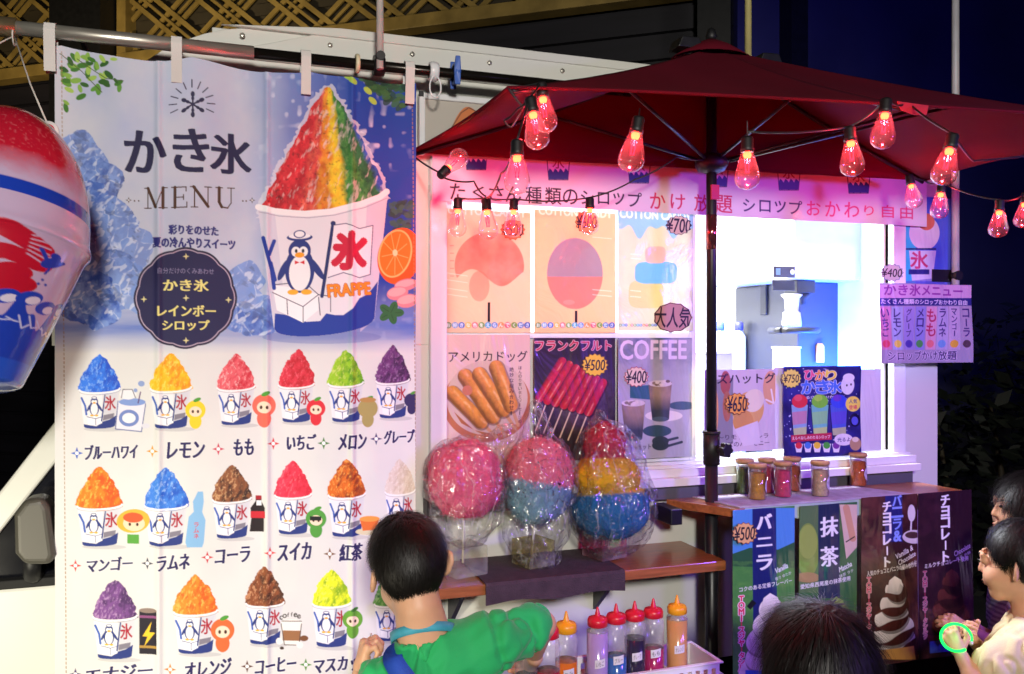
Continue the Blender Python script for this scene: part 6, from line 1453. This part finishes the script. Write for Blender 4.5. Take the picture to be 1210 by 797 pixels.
q0, q1 = P(838, 418, .5), P(866, 432, .5); t = thing('white_carton', 'low white carton at the left of the worktop behind the hotdog poster', 'carton', (q0.x, .5, 1.08)); k = MB(); k.box((q0.x, .5, 1.081), (q1.x, .62, q0.z), mat('pale grey card', '9a98b0', .6)); k.build('box', t, bevel=.003); k = MB(); k.box((q0.x-.003, .497, q0.z+.0004), (q1.x+.003, .623, q0.z+.01), WM_); k.build('lid', t, bevel=.002)
t = thing('hanging_cloth', 'cream cloth strip hanging at the back of the truck interior', 'cloth', (P(890, 300, 1.3).x, 1.3, 1.9)); k = MB()
for px, z0, z1 in ((845, 1.35, 1.95), (887, 1.30, 2.02), (897, 1.45, 1.98)):
    x = P(px, 300, 1.32).x; k.add([(x+.05*u+.01*math.sin(v_*5), 1.32+.02*math.sin(u*4+v_), z0+(z1-z0)*v_/8) for v_ in range(9) for u in range(4)], [(v_*4+u, v_*4+u+1, v_*4+u+5, v_*4+u+4) for v_ in range(8) for u in range(3)], mat('cream cloth', 'cfc49c', .8) if not k.mats else k.mats[0], True)
k.build('strips', t)
# ================================================================== people
SKIN = mat('child skin', 'd2a080', .5, var=.06, vscale=18, sss=.12, bump=.05, bscale=220)
HAIR = mat('black hair', '120e0c', .48, var=.5, vscale=60, stretch=(6, 6, .6), spec=.32)
def frame(f, pitch=0, roll=0):
    """head axes: right, forward, up"""
    f = Vector(f).normalized(); u = Vector((0, 0, 1)); r = f.cross(u).normalized()
    q = Quaternion(r, -pitch); f = q @ f; u = q @ u
    q = Quaternion(f, roll); return q @ r, f, q @ u
def hand_sdf(w, d, n, side, curl, sc=.8, spread=.0):
    """palm and five fingers; d = towards the fingers, n = way the palm faces, side = +1 when the thumb lies on d x n"""
    w, d, n = Vector(w), Vector(d).normalized(), Vector(n); n = (n-d*n.dot(d)).normalized(); s = d.cross(n)*side
    S_ = SDF(); k = .006*sc; P_ = lambda a, b, c: w+(d*a+s*b+n*c)*sc
    S_.cap(w-d*.05, w+d*.01*sc, .021*sc*1.1, .022*sc, k=.01); S_.cap(P_(.015, .012, 0), P_(.068, .022, 0), .016*sc, .012*sc, k=.012*sc); S_.cap(P_(.015, -.010, 0), P_(.062, -.022, 0), .016*sc, .011*sc, k=.012*sc); S_.cap(P_(.02, 0, 0), P_(.068, 0, 0), .017*sc, .013*sc, k=.012*sc)
    for i, (o, L, st) in enumerate(((.026, .064, .070), (.009, .072, .074), (-.009, .067, .071), (-.025, .052, .063))):
        a = P_(st-.01, o, 0); ang = 0; r = .0093 if i < 3 else .008
        for j, fr in enumerate((.45, .31, .24)):
            ang += curl*(.75, 1.0, .7)[j]*(1+.08*i); b = a+(d*math.cos(ang)+n*math.sin(ang)+s*spread*(1.5-i))*L*fr*sc
            S_.cap(a, b, (r-.0009*j)*sc, (r-.0009*(j+1))*sc, k=.003*sc); a = b
    a = P_(.018, .022, .004); b = a+(d*.55+s*.75+n*.35)*.036*sc; c = b+(d*.8+s*.05+n*(.35+.4*curl))*.032*sc
    S_.cap(a, b, .013*sc, .0105*sc, k=.006*sc); S_.cap(b, c, .0102*sc, .0085*sc, k=.003*sc)
    return S_.mesh(.0022)
def head_prims(s, C, ax, sc=1.0):
    r, f, u = ax; C = Vector(C); L = lambda x, y, z: C+(r*x+f*y+u*z)*sc; Rm = [list(r), list(f), list(u)]
    e = lambda c, rad, k=.012, op='u': s.ell(L(*c), np.array(rad)*sc, Rm, k*sc, op)
    e((0, -.012, .030), (.071, .086, .074)); e((0, .022, -.022), (.059, .062, .074), .02); s.cap(L(-.022, .052, -.078), L(.022, .052, -.078), .020*sc, k=.02*sc)
    for x in (-1, 1):
        e((x*.034, .052, -.035), (.028, .030, .030), .015)                       # cheeks
        e((x*.030, .089, .006), (.017, .014, .011), .008, 's')                   # eye sockets
        e((x*.030, .072, .006), (.0125, .0125, .0115), .002)                     # lids
        s.cap(L(x*.014, .084, .022), L(x*.044, .072, .022), .006*sc, k=.01*sc)    # brow
        q = Vector((x*.072, -.004, -.010)); rt = (r*x*.35-f).normalized()
        ear = [list((r*.94-f*.34*x).normalized()), list((f*.94+r*.34*x).normalized()), list(u)]
        s.ell(L(x*.077, -.008, -.006), np.array((.0075, .020, .031))*sc, ear, .005*sc); s.ell(L(x*.084, .0, -.006), np.array((.005, .012, .020))*sc, ear, .003*sc, 's')
    s.cap(L(0, .082, .006), L(0, .0915, -.024), .006*sc, .0082*sc, k=.010*sc); s.cap(L(-.0085, .082, -.027), L(.0085, .082, -.027), .0065*sc, k=.006*sc)
    e((0, .0765, -.052), (.017, .008, .005), .008); e((0, .0755, -.0615), (.014, .008, .0055), .008)
    return L, Rm
def face_parts(t, L, ax, sc):
    r, f, u = ax
    for x in (-1, 1):
        s = SDF(); s.ell(L(x*.030, .0835, .005), np.array((.0085, .003, .0048))*sc, [list(r), list(f), list(u)], .001); soft_obj('eye', *s.mesh(.0012), M['eyedark'], t)
        s = SDF(); s.chain([L(x*.016, .0865, .021), L(x*.030, .084, .0245), L(x*.044, .073, .021)], [.0018, .0022, .0012], .002); soft_obj('eyebrow', *s.mesh(.0012), HAIR, t)
    s = SDF(); s.ell(L(0, .0822, -.0535), np.array((.013, .0028, .0022))*sc, [list(r), list(f), list(u)], .002); s.ell(L(0, .0812, -.0595), np.array((.011, .0028, .0028))*sc, [list(r), list(f), list(u)], .002); soft_obj('lips', *s.mesh(.0014), M['lips'], t)
M['eyedark'] = mat('dark eye', '150f0e', .12, coat=.8); M['lips'] = mat('lips', 'b5655c', .4, var=.05)
def hair_strands(V, N, C, ax, n, length, seed, lift=.003, flow=None, wd=.0008):
    """many thin tapered locks lying on the hair surface"""
    r, f, u = [np.array(a) for a in ax]; rg = np.random.RandomState(seed); C = np.array(C)
    i = rg.choice(len(V), n); p = V[i]; nn = N[i]; whorl = C+u*.105-f*.045+r*.01
    d = p-whorl; tilt = rg.normal(0, .22, (n, 3)); d = d/np.maximum(np.linalg.norm(d, axis=1, keepdims=True), 1e-6)+tilt-u*.35
    if flow is not None: d = d+flow
    vs, qs = [], []
    L = length*(.6+.8*rg.rand(n))[:, None]; seg = 5; cur = p-nn*.001
    for k in range(seg):
        t = k/(seg-1); d = d-nn*(d*nn).sum(1, keepdims=True); d = d/np.maximum(np.linalg.norm(d, axis=1, keepdims=True), 1e-6)
        sd = np.cross(d, nn); w_ = wd*(1-t*.9)*(.7+.6*rg.rand(n))[:, None]
        pt = cur+nn*(lift*math.sin(t*2.2)); vs += [pt-sd*w_, pt+sd*w_]
        rel = cur-C; nn = rel/np.maximum(np.linalg.norm(rel, axis=1, keepdims=True), 1e-6)*.7+nn*.3; nn /= np.linalg.norm(nn, axis=1, keepdims=True); cur = cur+d*L/(seg-1)
    A = np.stack(vs, 1).reshape(-1, 3); b = np.arange(n)[:, None]*(seg*2)
    Q = np.concatenate([b+np.array([[2*k, 2*k+1, 2*k+3, 2*k+2]]) for k in range(seg-1)])
    return A, Q
def cloth_disp(V, Q, amp, fx, seed, stretch=(1, 1, 1), amp2=.0):
    N = vnormals(V, Q); a = np.abs(fbm(V[:, 0]*fx*stretch[0], V[:, 1]*fx*stretch[1], V[:, 2]*fx*stretch[2], seed, 3)-.5)*2
    b = fbm(V[:, 0]*fx*2.6, V[:, 1]*fx*2.6, V[:, 2]*fx*2.6, seed+5, 2)-.5
    return V-N*(a*amp)[:, None]+N*(b*amp2)[:, None]
class Body:
    def __init__(s, name, label, H_, f, pitch, roll, sc, ground):
        s.ax = frame(f, pitch, roll); s.H = Vector(H_); s.sc = sc; s.sk = SDF(); s.hands = []
        s.t = thing(name, label, 'person', ground); s.L, s.Rm = head_prims(s.sk, s.H, s.ax, sc)
        s.f2 = Vector((s.ax[1].x, s.ax[1].y, 0)).normalized(); s.r2 = s.f2.cross(Vector((0, 0, 1)))
    def neck(s, N): s.N = Vector(N); s.sk.cap(s.L(0, -.022, -.045), s.N+Vector((0, 0, .0)), .043*s.sc, .052*s.sc, k=.02); s.sk.cap(s.L(0, -.03, -.08), s.N, .040*s.sc, .05*s.sc, k=.02)
    def arm(s, S_, E, W, hd, hn, side, curl, r=.028, hsc=.78):
        s.sk.cap(S_, E, r*1.15, r*.86, k=.015); s.sk.cap(E, W, r*.9, r*.62, k=.012); s.hands.append(hand_sdf(W, hd, hn, side, curl, hsc))
    def legs(s, hip, feet, r=.05):
        for sg, ft in zip((-1, 1), feet):
            a = Vector(hip)+s.r2*sg*.055; k_ = a.lerp(Vector(ft), .5)+s.f2*.015; an = Vector(ft)+Vector((0, 0, .07))
            s.sk.cap(a, k_, r*1.2, r*.85, k=.02); s.sk.cap(k_, an, r*.8, r*.55, k=.015); s.sk.cap(an, Vector(ft)+s.f2*.05+Vector((0, 0, .035)), r*.5, r*.45, k=.015)
            sh = SDF(); sh.cap(Vector(ft)-s.f2*.04+Vector((0, 0, .04)), Vector(ft)+s.f2*.10+Vector((0, 0, .032)), .04, .033, k=.01); soft_obj('shoe', *sh.mesh(.006), M['shoe'], s.t)
    def skin(s, h=.0045): soft_obj('body', *mesh_cat(s.sk.mesh(h), *s.hands), SKIN, s.t)
M['shoe'] = mat('dark trainers', '2a2c34', .6)

# ---- boy in the green shirt, seen from behind
_F = Vector((SA, CA, 0)); _R = Vector((CA, -SA, 0))
fdir = (_F-_R*.22); sc = .90
Hc = D(484, 672, 1.60)
b = Body('person', 'boy in a green T-shirt seen from behind, reaching to the syrup bottles, blue neck strap', Hc, fdir, R(20), R(-9), sc, (Hc.x, Hc.y-.05, 0))
b.f2 = (_F+_R*.22).normalized(); b.r2 = b.f2.cross(Vector((0, 0, 1)))
N0 = D(502, 757, 1.575); b.neck(N0)
RS, LS = D(583, 760, 1.60), D(455, 815, 1.565)
RE, RW = D(641, 738, 1.665), D(628, 782, 1.83); LE, LW = D(414, 862, 1.64), D(427, 793, 1.71)
b.sk.cap(LS, RS, .034, .034, k=.03)
HIP = Vector((N0.x+.015, N0.y+.03, .60)); b.sk.cap((LS+RS)/2-Vector((0, 0, .05)), HIP, .07, .07, k=.03)
b.arm(RS, RE, RW, (RW-RE)*.4+Vector((.1, .5, -.3)), _R*-1, 1, .7); b.arm(LS, LE, LW, _F*.25+Vector((0, 0, 1))+_R*.12, _R+_F*.4, 1, 1.15)
b.legs(HIP, [HIP-b.r2*.07-Vector((0, 0, .6)), HIP+b.r2*.07-Vector((0, 0, .6))]); b.skin(.0042)
GREEN = mat('green cotton T-shirt', '1aa85e', .8, var=.08, vscale=8, bump=.25, bscale=500, sheen=.15)
def tee(b, N0, LS, RS, LE, RE, tl, trr, mid, hip, m, nm='t_shirt', sleeve=.046, k=.03, collar=.060, wr=.012, nd=Vector((0, 0, 1))):
    s = SDF(); s.cap(LS, RS, .056, .056, k=k); c = (LS+RS)/2
    s.cap(c+nd*.01, N0-nd*.01, .062, .056, k=.04)
    ax_ = [list(b.r2), list(b.f2), [0, 0, 1]]
    s.ell(c-Vector((0, 0, .10)), (.135, .085, .15), ax_, .04); s.ell(mid, (.130, .088, .16), ax_, .04); s.ell(hip, (.135, .095, .12), ax_, .04)
    for S_, E, t in ((LS, LE, tl), (RS, RE, trr)):
        e = S_.lerp(E, t); s.cap(S_, e, .052, sleeve, k=.03)
        d = (E-S_).normalized(); s.cap(e+d*.055-Vector((0, 0, .045)), e+d*.15-Vector((0, 0, .045)), .055, .058, k=.006, op='s')
    s.cap(N0+nd*.055-b.f2*.006, N0+nd*.0, collar, collar*.80, k=.006, op='s')
    V, Q = s.mesh(.0045); N = vnormals(V, Q); rx = V @ np.array(b.r2); fy = V @ np.array(b.f2); z = V[:, 2]
    w1 = fbm(rx*26+z*6, fy*20, z*7, 4, 2); w2 = fbm(rx*11-z*7, fy*9, z*6, 9, 3)
    f1_ = np.clip(1-np.abs(w1-.5)*8, 0, 1); f2_ = np.clip(1-np.abs(w2-.5)*6, 0, 1); V = V+N*.007-N*(f1_*wr*.55+f2_**1.5*wr*.85+(np.abs(w2-.5)*2)*wr*.5)[:, None]; return soft_obj(nm, V, Q, m, b.t, smooth_it=1)
midp = (LS+RS)/2*.5+HIP*.5+Vector((0, -.01, .02))
tee(b, N0, LS, RS, LE, RE, .72, .72, midp, HIP+Vector((0, 0, .04)), GREEN, sleeve=.050, nd=(Hc-N0).normalized(), wr=.019)
def shorts(b, hip, m):
    s = SDF(); ax_ = [list(b.r2), list(b.f2), [0, 0, 1]]; s.ell(hip, (.125, .09, .10), ax_, .03)
    for sg in (-1, 1): s.cap(hip+b.r2*.06*sg-Vector((0, 0, .04)), hip+b.r2*.075*sg-Vector((0, 0, .27)), .072, .078, k=.02)
    V, Q = s.mesh(.007); soft_obj('shorts', V, Q, m, b.t)
shorts(b, HIP, mat('dark shorts', '22263a', .8))
def hair_short(b, L, ax, sc, seed, nape=-.058, n=8000):
    r, f, u = ax; s = SDF(); Rm = [list(r), list(f), list(u)]
    s.ell(L(0, -.013, .034), np.array((.0775, .093, .079))*sc, Rm, .01); s.ell(L(0, -.046, -.010), np.array((.059, .047, .056))*sc, Rm, .02)
    s.ell(L(0, .112, -.030), np.array((.080, .075, .082))*sc, Rm, .012, 's')
    s.ell(L(0, -.02, nape-.048), np.array((.11, .10, .052))*sc, Rm, .022, 's')
    for x in (-1, 1): s.ell(L(x*.088, .0, -.030), np.array((.026, .034, .044))*sc, Rm, .010, 's')
    V, Q = s.mesh(.0045); N = vnormals(V, Q)
    loc = (V-np.array(L(0, -.045, .03))) @ np.array(Rm).T; ang = np.arctan2(loc[:, 0], loc[:, 1]-.0); V = V+N*((fbm(ang*9, loc[:, 2]*14, 0, seed, 3)-.5)*.010)[:, None]
    A = hair_strands(V, N, L(0, -.01, .03), ax, n, .034*sc, seed, .0028)
    V2, Q2 = mesh_cat((V, Q), A); return soft_obj('hair', V2, Q2, HAIR, b.t)
hair_short(b, b.L, b.ax, sc, 5)
face_parts(b.t, b.L, b.ax, sc)
# neck strap and bag strap
STR = mat('blue neck strap', '3f9ab0', .5, var=.1, vscale=40, bump=.3, bscale=400); BAGS = mat('blue webbing strap', '1848b4', .6, var=.1, vscale=40, bump=.5, bscale=500)
def ribbon(pts, nrm, wd, th, name, m, parent):
    pts = [Vector(p) for p in pts]; v = []
    for i, p in enumerate(pts):
        t = (pts[min(i+1, len(pts)-1)]-pts[max(i-1, 0)]).normalized(); n = Vector(nrm[i]) if isinstance(nrm, list) else Vector(nrm); s_ = t.cross(n).normalized(); v += [p-s_*wd/2, p+s_*wd/2]
    k = MB(); k.add(v, [(2*i, 2*i+1, 2*i+3, 2*i+2) for i in range(len(pts)-1)], m, True); o = k.build(name, parent); q = o.modifiers.new('thick', 'SOLIDIFY'); q.thickness = th; q.offset = 0; return o
def spline(pts, n=8):
    pts = [Vector(p) for p in pts]; out = []
    for i in range(len(pts)-1):
        p0, p1, p2, p3 = pts[max(i-1, 0)], pts[i], pts[i+1], pts[min(i+2, len(pts)-1)]
        for k in range(n):
            t = k/n; out.append(.5*((2*p1)+(p2-p0)*t+(2*p0-5*p1+4*p2-p3)*t*t+(3*p1-p0-3*p2+p3)*t**3))
    out.append(pts[-1]); return out
st = thing('neck_strap', 'light blue strap around the neck of the boy in green', 'strap', N0)
nu = (Hc-N0).normalized()
ax1 = (b.r2-nu*b.r2.dot(nu)).normalized(); ax2 = nu.cross(ax1)
cN = N0+nu*.012
ps = spline([cN+ax1*.060*math.cos(t)+ax2*.060*math.sin(t)*1.0+nu*(.020*max(0, -math.sin(t))-.03*max(0, math.sin(t))) for t in np.linspace(R(150), R(395), 12)])
ribbon(ps, [((p-cN)-nu*(p-cN).dot(nu)*.4).normalized() for p in ps], .017, .0018, 'webbing', STR, st)
bs = thing('bag_strap', 'dark blue webbing strap over the left shoulder of the boy in green', 'strap', LS)
ps = spline([D(474, 768, 1.555), D(464, 776, 1.512), D(470, 790, 1.492), D(482, 806, 1.482), D(498, 832, 1.474), D(530, 880, 1.475)])
ribbon(ps, [Vector((-SA*.9-.1, -CA, .35)) for p in ps], .036, .002, 'webbing', BAGS, bs)
sp = thing('plastic_stick', 'thin white stick in the left hand of the boy in green', 'stick', D(437, 768, 1.73)); k = MB(); k.tube([D(447, 780, 1.72), D(438, 748, 1.74)], .0022, M['stick'], 8); k.build('stick', sp)

# ---- dark-haired child in front, seen from behind
def hair_long(b, L, ax, sc, seed, drop=.20, cut=0.0, n=9000, wid=1.0):
    r, f, u = ax; s = SDF(); Rm = [list(r), list(f), list(u)]; Z = Vector((0, 0, 1))
    s.ell(L(0, -.013, .030), np.array((.083*wid, .099, .088))*sc, Rm, .01)
    for x in (-.05, -.02, .02, .05):
        a = L(x, -.05 if abs(x) < .03 else -.03, .0); s.cap(a, a-Z*drop*sc-Vector(ax[1])*.01, .048*sc, .026*sc, k=.02)
    s.ell(L(0, .118, -.048+cut), np.array((.074, .076+cut*.5, .090))*sc, Rm, .010, 's')
    V, Q = s.mesh(.0048); N = vnormals(V, Q); loc = (V-np.array(L(0, -.03, .03))) @ np.array(Rm).T; ang = np.arctan2(loc[:, 0], loc[:, 1])
    V = V+N*((fbm(ang*11, loc[:, 2]*6, 0, seed, 3)-.5)*.013)[:, None]
    A = hair_strands(V, N, L(0, -.01, .02), ax, n, .075*sc, seed, .003, flow=np.array([0, 0, -.8]), wd=.0007)
    V2, Q2 = mesh_cat((V, Q), A); return soft_obj('hair', V2, Q2, HAIR, b.t)
Hg = D(966, 787, 1.50)
g = Body('person', 'child with dark bobbed hair seen from behind in front of the vanilla and matcha banners', Hg, _F+_R*.05, R(8), R(-2), .97, (Hg.x, Hg.y-.03, 0))
Ng = Hg-Vector((0, 0, .155))-g.f2*.03; g.neck(Ng)
gl, gr = Ng-g.r2*.115-Vector((0, 0, .03)), Ng+g.r2*.115-Vector((0, 0, .03)); g.sk.cap(gl, gr, .04, k=.03)
hg = Vector((Ng.x, Ng.y+.01, .55)); g.sk.cap(Ng-Vector((0, 0, .06)), hg, .06, .07, k=.03)
for S_, sg in ((gl, -1), (gr, 1)):
    E = S_+g.r2*.03*sg-Vector((0, 0, .19)); W = E+g.f2*.12-Vector((0, 0, .08)); g.arm(S_, E, W, g.f2-Vector((0, 0, .6)), g.r2*-sg, 1 if sg > 0 else -1, .5, .026)
g.legs(hg, [hg-g.r2*.07-Vector((0, 0, .55)), hg+g.r2*.07-Vector((0, 0, .55))], .046); g.skin(.006)
hair_long(g, g.L, g.ax, .98, 21, .13)
tee(g, Ng, gl, gr, gl+Vector((0, 0, -.19)), gr+Vector((0, 0, -.19)), .6, .6, Ng-Vector((0, 0, .22)), hg+Vector((0, 0, .04)), mat('navy cotton top', '26304e', .8, var=.1, bump=.2, bscale=400), 'top'); shorts(g, hg, mat('grey shorts', '3c3c46', .8))

# ---- smaller child in cream at the right with the glowing bracelet
Hb = D(1204, 664, 2.12); fb = (-_R*.74+_F*.66)
c = Body('person', 'small short-haired child in cream at the right edge holding a glowing green ring', Hb, fb, R(6), R(0), .96, (Hb.x+.02, Hb.y-.01, 0))
Nc = Hb-Vector((0, 0, .150))-c.f2*.035; c.neck(Nc)
cl_, cr_ = Nc-c.r2*.105-Vector((0, 0, .035)), Nc+c.r2*.105-Vector((0, 0, .035)); c.sk.cap(cl_, cr_, .038, k=.03)
hc = Vector((Nc.x, Nc.y, .50)); c.sk.cap(Nc-Vector((0, 0, .06)), hc, .055, .065, k=.03)
HB1, HB2 = D(1126, 757, 2.06), D(1142, 748, 2.14)
ELl, ELr = D(1150, 800, 2.02), D(1190, 800, 2.2)
c.arm(cl_, ELl, HB1+(ELl-HB1).normalized()*.03, HB1-ELl, Vector((0, 0, .5))+_F*.6, -1, .75, .025, .66); c.arm(cr_, ELr, HB2+(ELr-HB2).normalized()*.03, HB2-ELr, -_F*.6+Vector((0, 0, .3)), 1, .8, .025, .66)
c.legs(hc, [hc-c.r2*.06-Vector((0, 0, .5)), hc+c.r2*.06-Vector((0, 0, .5))], .044); c.skin(.0045)
hair_short(c, c.L, c.ax, .96, 31, -.062); face_parts(c.t, c.L, c.ax, .96)
CREAM = mat('cream cotton T-shirt', 'd8c8a0', .8, var=.1, vscale=9, bump=.25, bscale=400)
tee(c, Nc, cl_, cr_, ELl, ELr, .55, .5, Nc-Vector((0, 0, .22)), hc+Vector((0, 0, .05)), CREAM, sleeve=.052, collar=.055); shorts(c, hc, mat('brown shorts', '4a3a30', .8))
gr_ = thing('glow_ring', 'glowing green ring bracelet in the hands of the child in cream', 'bracelet', D(1130, 752, 2.06))
k = MB(); C0 = D(1130, 753, 2.045); pts = [C0+_R*.042*math.cos(a)+Vector((0, 0, 1))*.027*math.sin(a)+_F*.02*math.sin(a+.6) for a in np.linspace(-.45, math.pi*1.62, 34)]
k.tube(pts, .0032, emitter('green glow', '18ff50', 3.6), 10); k.build('glow_tube', gr_)
k = MB(); k.tube([pts[0]-(pts[1]-pts[0])*1.2, pts[0]], .0046, M['stick'], 10); k.build('connector', gr_)
d = bpy.data.lights.new('ring_glow', 'POINT'); d.energy = .03; d.color = (.08, 1, .25); d.shadow_soft_size = .02; o = bpy.data.objects.new('ring_glow', d); COL.objects.link(o); o.location = C0

# ---- taller child behind, in profile
Ha = D(1213, 601, 2.56); fa = (-_R*.99+_F*.12)
a_ = Body('person', 'taller dark-haired child in a grey striped top, in profile behind the child in cream', Ha, fa, R(-4), R(0), 1.0, (Ha.x, Ha.y, 0))
Na = Ha-Vector((0, 0, .155))-a_.f2*.03; a_.neck(Na)
al, ar = Na-a_.r2*.11-Vector((0, 0, .035)), Na+a_.r2*.11-Vector((0, 0, .035)); a_.sk.cap(al, ar, .04, k=.03)
ha = Vector((Na.x, Na.y, .55)); a_.sk.cap(Na-Vector((0, 0, .06)), ha, .06, .07, k=.03)
A1, A2 = D(1124, 733, 2.40), D(1146, 738, 2.44); Ea, Eb = D(1176, 762, 2.42), D(1190, 765, 2.62)
a_.arm(al, Ea, A1+(Ea-A1).normalized()*.05, A1-Ea, Vector((0, 0, -.4))+_F*.6, 1, .7, .026, .72); a_.arm(ar, Eb, A2+(Eb-A2).normalized()*.05, A2-Eb, -_F*.6+Vector((0, 0, -.3)), -1, .7, .026, .72)
a_.legs(ha, [ha-a_.r2*.06-Vector((0, 0, .55)), ha+a_.r2*.06-Vector((0, 0, .55))], .046); a_.skin(.0048)
hair_long(a_, a_.L, a_.ax, 1.0, 41, .06, cut=.03); face_parts(a_.t, a_.L, a_.ax, 1.0)
m, Nn, Ln = _nodes('grey striped cotton'); bb = Nn['Principled BSDF']; tcn = Nn.new('ShaderNodeTexCoord'); wv = Nn.new('ShaderNodeTexWave'); wv.bands_direction = 'Z'; wv.inputs['Scale'].default_value = 22; wv.inputs['Distortion'].default_value = .6
rp = Nn.new('ShaderNodeValToRGB'); rp.color_ramp.elements[0].position = .42; rp.color_ramp.elements[1].position = .58; rp.color_ramp.elements[0].color = (.22, .21, .27, 1); rp.color_ramp.elements[1].color = (.42, .41, .48, 1); Ln.new(tcn.outputs['Object'], wv.inputs[0]); Ln.new(wv.outputs[1], rp.inputs[0]); Ln.new(rp.outputs[0], bb.inputs['Base Color']); bb.inputs['Roughness'].default_value = .85
tee(a_, Na, al, ar, Ea, Eb, .55, .55, Na-Vector((0, 0, .22)), ha+Vector((0, 0, .05)), m, 'top', sleeve=.050, collar=.055); shorts(a_, ha, mat('navy skirt', '20243c', .8))
ch = thing('hair_clip', 'small white clip in the hair of the taller child', 'hair clip', a_.L(.055, -.0, .105)); k = MB(); q = a_.L(-.060, .02, .085); k.lathe([(.0, 0), (.008, .0), (.008, .003), (.0, .005)], q, M['white_frame'], 10, axis=tuple(-a_.ax[0]+a_.ax[2])); k.build('clip', ch)
# ================================================================== hanging inflatable ice cup at the left
ic_t = thing('inflatable_cup', 'shiny inflatable shaved-ice cup, red dome over a white and blue cup, at the left edge', 'inflatable', D(-8, 285, 1.46))
IC = D(-12, 290, 1.46); ia = (Vector((0, 0, 1))*.93-_F*-.24+_R*.03).normalized(); vd_ = (Vector(CAM)-IC).normalized(); ib = (vd_-ia*vd_.dot(ia)).normalized(); icx = ib.cross(ia).normalized()
if icx.dot(_R) < 0: icx = -icx
class Wrap(Print):
    def __init__(s, ny, nx):
        s.ny, s.nx = ny, nx; s.PX, s.PY = np.meshgrid(np.linspace(-180, 180, nx), np.linspace(-255, 255, ny)); s.C = np.ones((ny, nx, 3))*lin('bfa9c9'); s.gx = 360/(nx-1); s.gy = 510/(ny-1)
    def win(s, *b): return (slice(0, s.ny), slice(0, s.nx))
WP = Wrap(330, 420)                       # px = degrees round the cup, py = millimetres downwards
WP.soft(lambda x, y: np.clip((-y-85)/50+.5*(fbm(x*.06, y*.03, 0, 3)-.5), 0, 1), None or (0, 0, 0, 0), 'c01c34')
WP.soft(lambda x, y: np.clip((-y-85)/50, 0, 1)*np.clip((noise(x*.5, y*.25, 0, 6)-.7)*3, 0, 1), (0, 0, 0, 0), 'd8606c')
WP.shape(lambda x, y: (np.abs(-y-66) < 12), (0, 0, 0, 0), '1c3cae')
for st_ in ([(-30, 22), (5, 8), (28, 26)], [(-18, 52), (10, 44), (30, 50)], [(-30, 104), (-5, 90), (18, 70)], [(0, 118), (16, 100), (24, 86)]): WP.line([(a, q) for a, q in st_], 24, 'b81830')
for q in range(6): WP.line([(22, 10+q*6), (36, 4+q*9)], 2, 'bfa9c9')
WP.ell(40, 42, 6, 12, '2a3ca8', 1, .5); WP.ell(42, 30, 4.5, 6, '2a3ca8'); WP.line([(36, 40), (30, 26)], 4, '2a3ca8'); WP.line([(44, 44), (50, 34)], 4, '2a3ca8'); WP.line([(40, 52), (38, 62)], 2, '2a3ca8')
for x, y in ((38, 72), (42, 78), (36, 80)): WP.ell(x, y, 1.4, 2, '2a3ca8')
WP.shape(lambda x, y: y > 128+16*np.sin(x*.16)+9*np.sin(x*.37+1), (0, 0, 0, 0), '2340b4')
for x, y in ((16, 112), (34, 106), (52, 112), (70, 104), (-10, 110)):
    WP.ell(x, y, 9, 14, '2340b4', 1, .6); WP.ell(x+3, y+2, 5, 8, 'd6cfe4', 1, .6)
for i in range(18): x = -60+i*9; WP.line([(x, 140+7*math.sin(i)), (x+6, 150+5*math.sin(i*2)), (x+12, 146)], 1.8, 'c4c8ec')
WP.shape(lambda x, y: y > 205, (0, 0, 0, 0), '2a56cc')
hh = -WP.PY/1000; th_ = np.radians(WP.PX)
rr = np.where(hh < 0, .150-.066*np.clip(-hh/.245, 0, 1)**1.1, .152*np.sqrt(np.clip(1-np.clip(hh/.255, 0, 1)**2.1, 0, 1)))
rr = np.where(hh < -.235, rr*np.sqrt(np.clip(1-((-.235-hh)/.0201)**2, 0, 1)), rr)
rr = rr*(1+.012*np.sin(th_*6)*np.clip(1-np.abs(hh-.01)/.05, 0, 1))+.004*np.exp(-((hh-.005)/.012)**2)
hz = hh
Vi = np.array(IC)+rr[..., None]*(np.cos(th_)[..., None]*np.array(ib)+np.sin(th_)[..., None]*np.array(icx))+hz[..., None]*np.array(ia)
me = grid_mesh('vinyl', Vi.reshape(-1, 3), WP.ny, WP.nx, WP.C.reshape(-1, 3), None, vmat('shiny printed vinyl', .22, .8, .03, 60, wrinkle=.10, wscale=7, translucent=.12)); link_mesh('vinyl', me, ic_t)
tg = thing('round_tag', 'small round red and white tag at the top of the inflatable', 'tag', D(57, 152, 1.60)); k = MB(); q = D(57, 156, 1.60)
k.lathe([(.0, 0), (.021, 0), (.021, .003), (.0, .003)], q, mat('white tag', 'dcd8d8', .4), 24, axis=-_F); k.build('disc', tg); k = MB(); k.lathe([(.0, .0), (.015, .0), (.015, .0045), (.0, .0045)], q, mat('red tag centre', 'c01c2c', .4), 24, axis=-_F); k.build('centre', tg)
sg = thing('hanging_string', 'thin white string from the pipe down to the inflatable', 'string', D(17, 36, 1.7)); k = MB(); qa = P(17, 30, BY); qa.z = 2.190
k.tube([qa, qa.lerp(q, .5)-Vector((0, 0, .006)), q+Vector((0, 0, .012))], .0018, M['stick'], 6); k.tube([qa, D(-20, 60, 1.75)], .0018, M['stick'], 6)
k.tube([qa+Vector((0, 0, .017))+Vector((0, .019*math.sin(t), .019*math.cos(t)-.019)) for t in np.linspace(0, 2*math.pi, 14)], .0018, M['stick'], 6); k.build('string', sg)
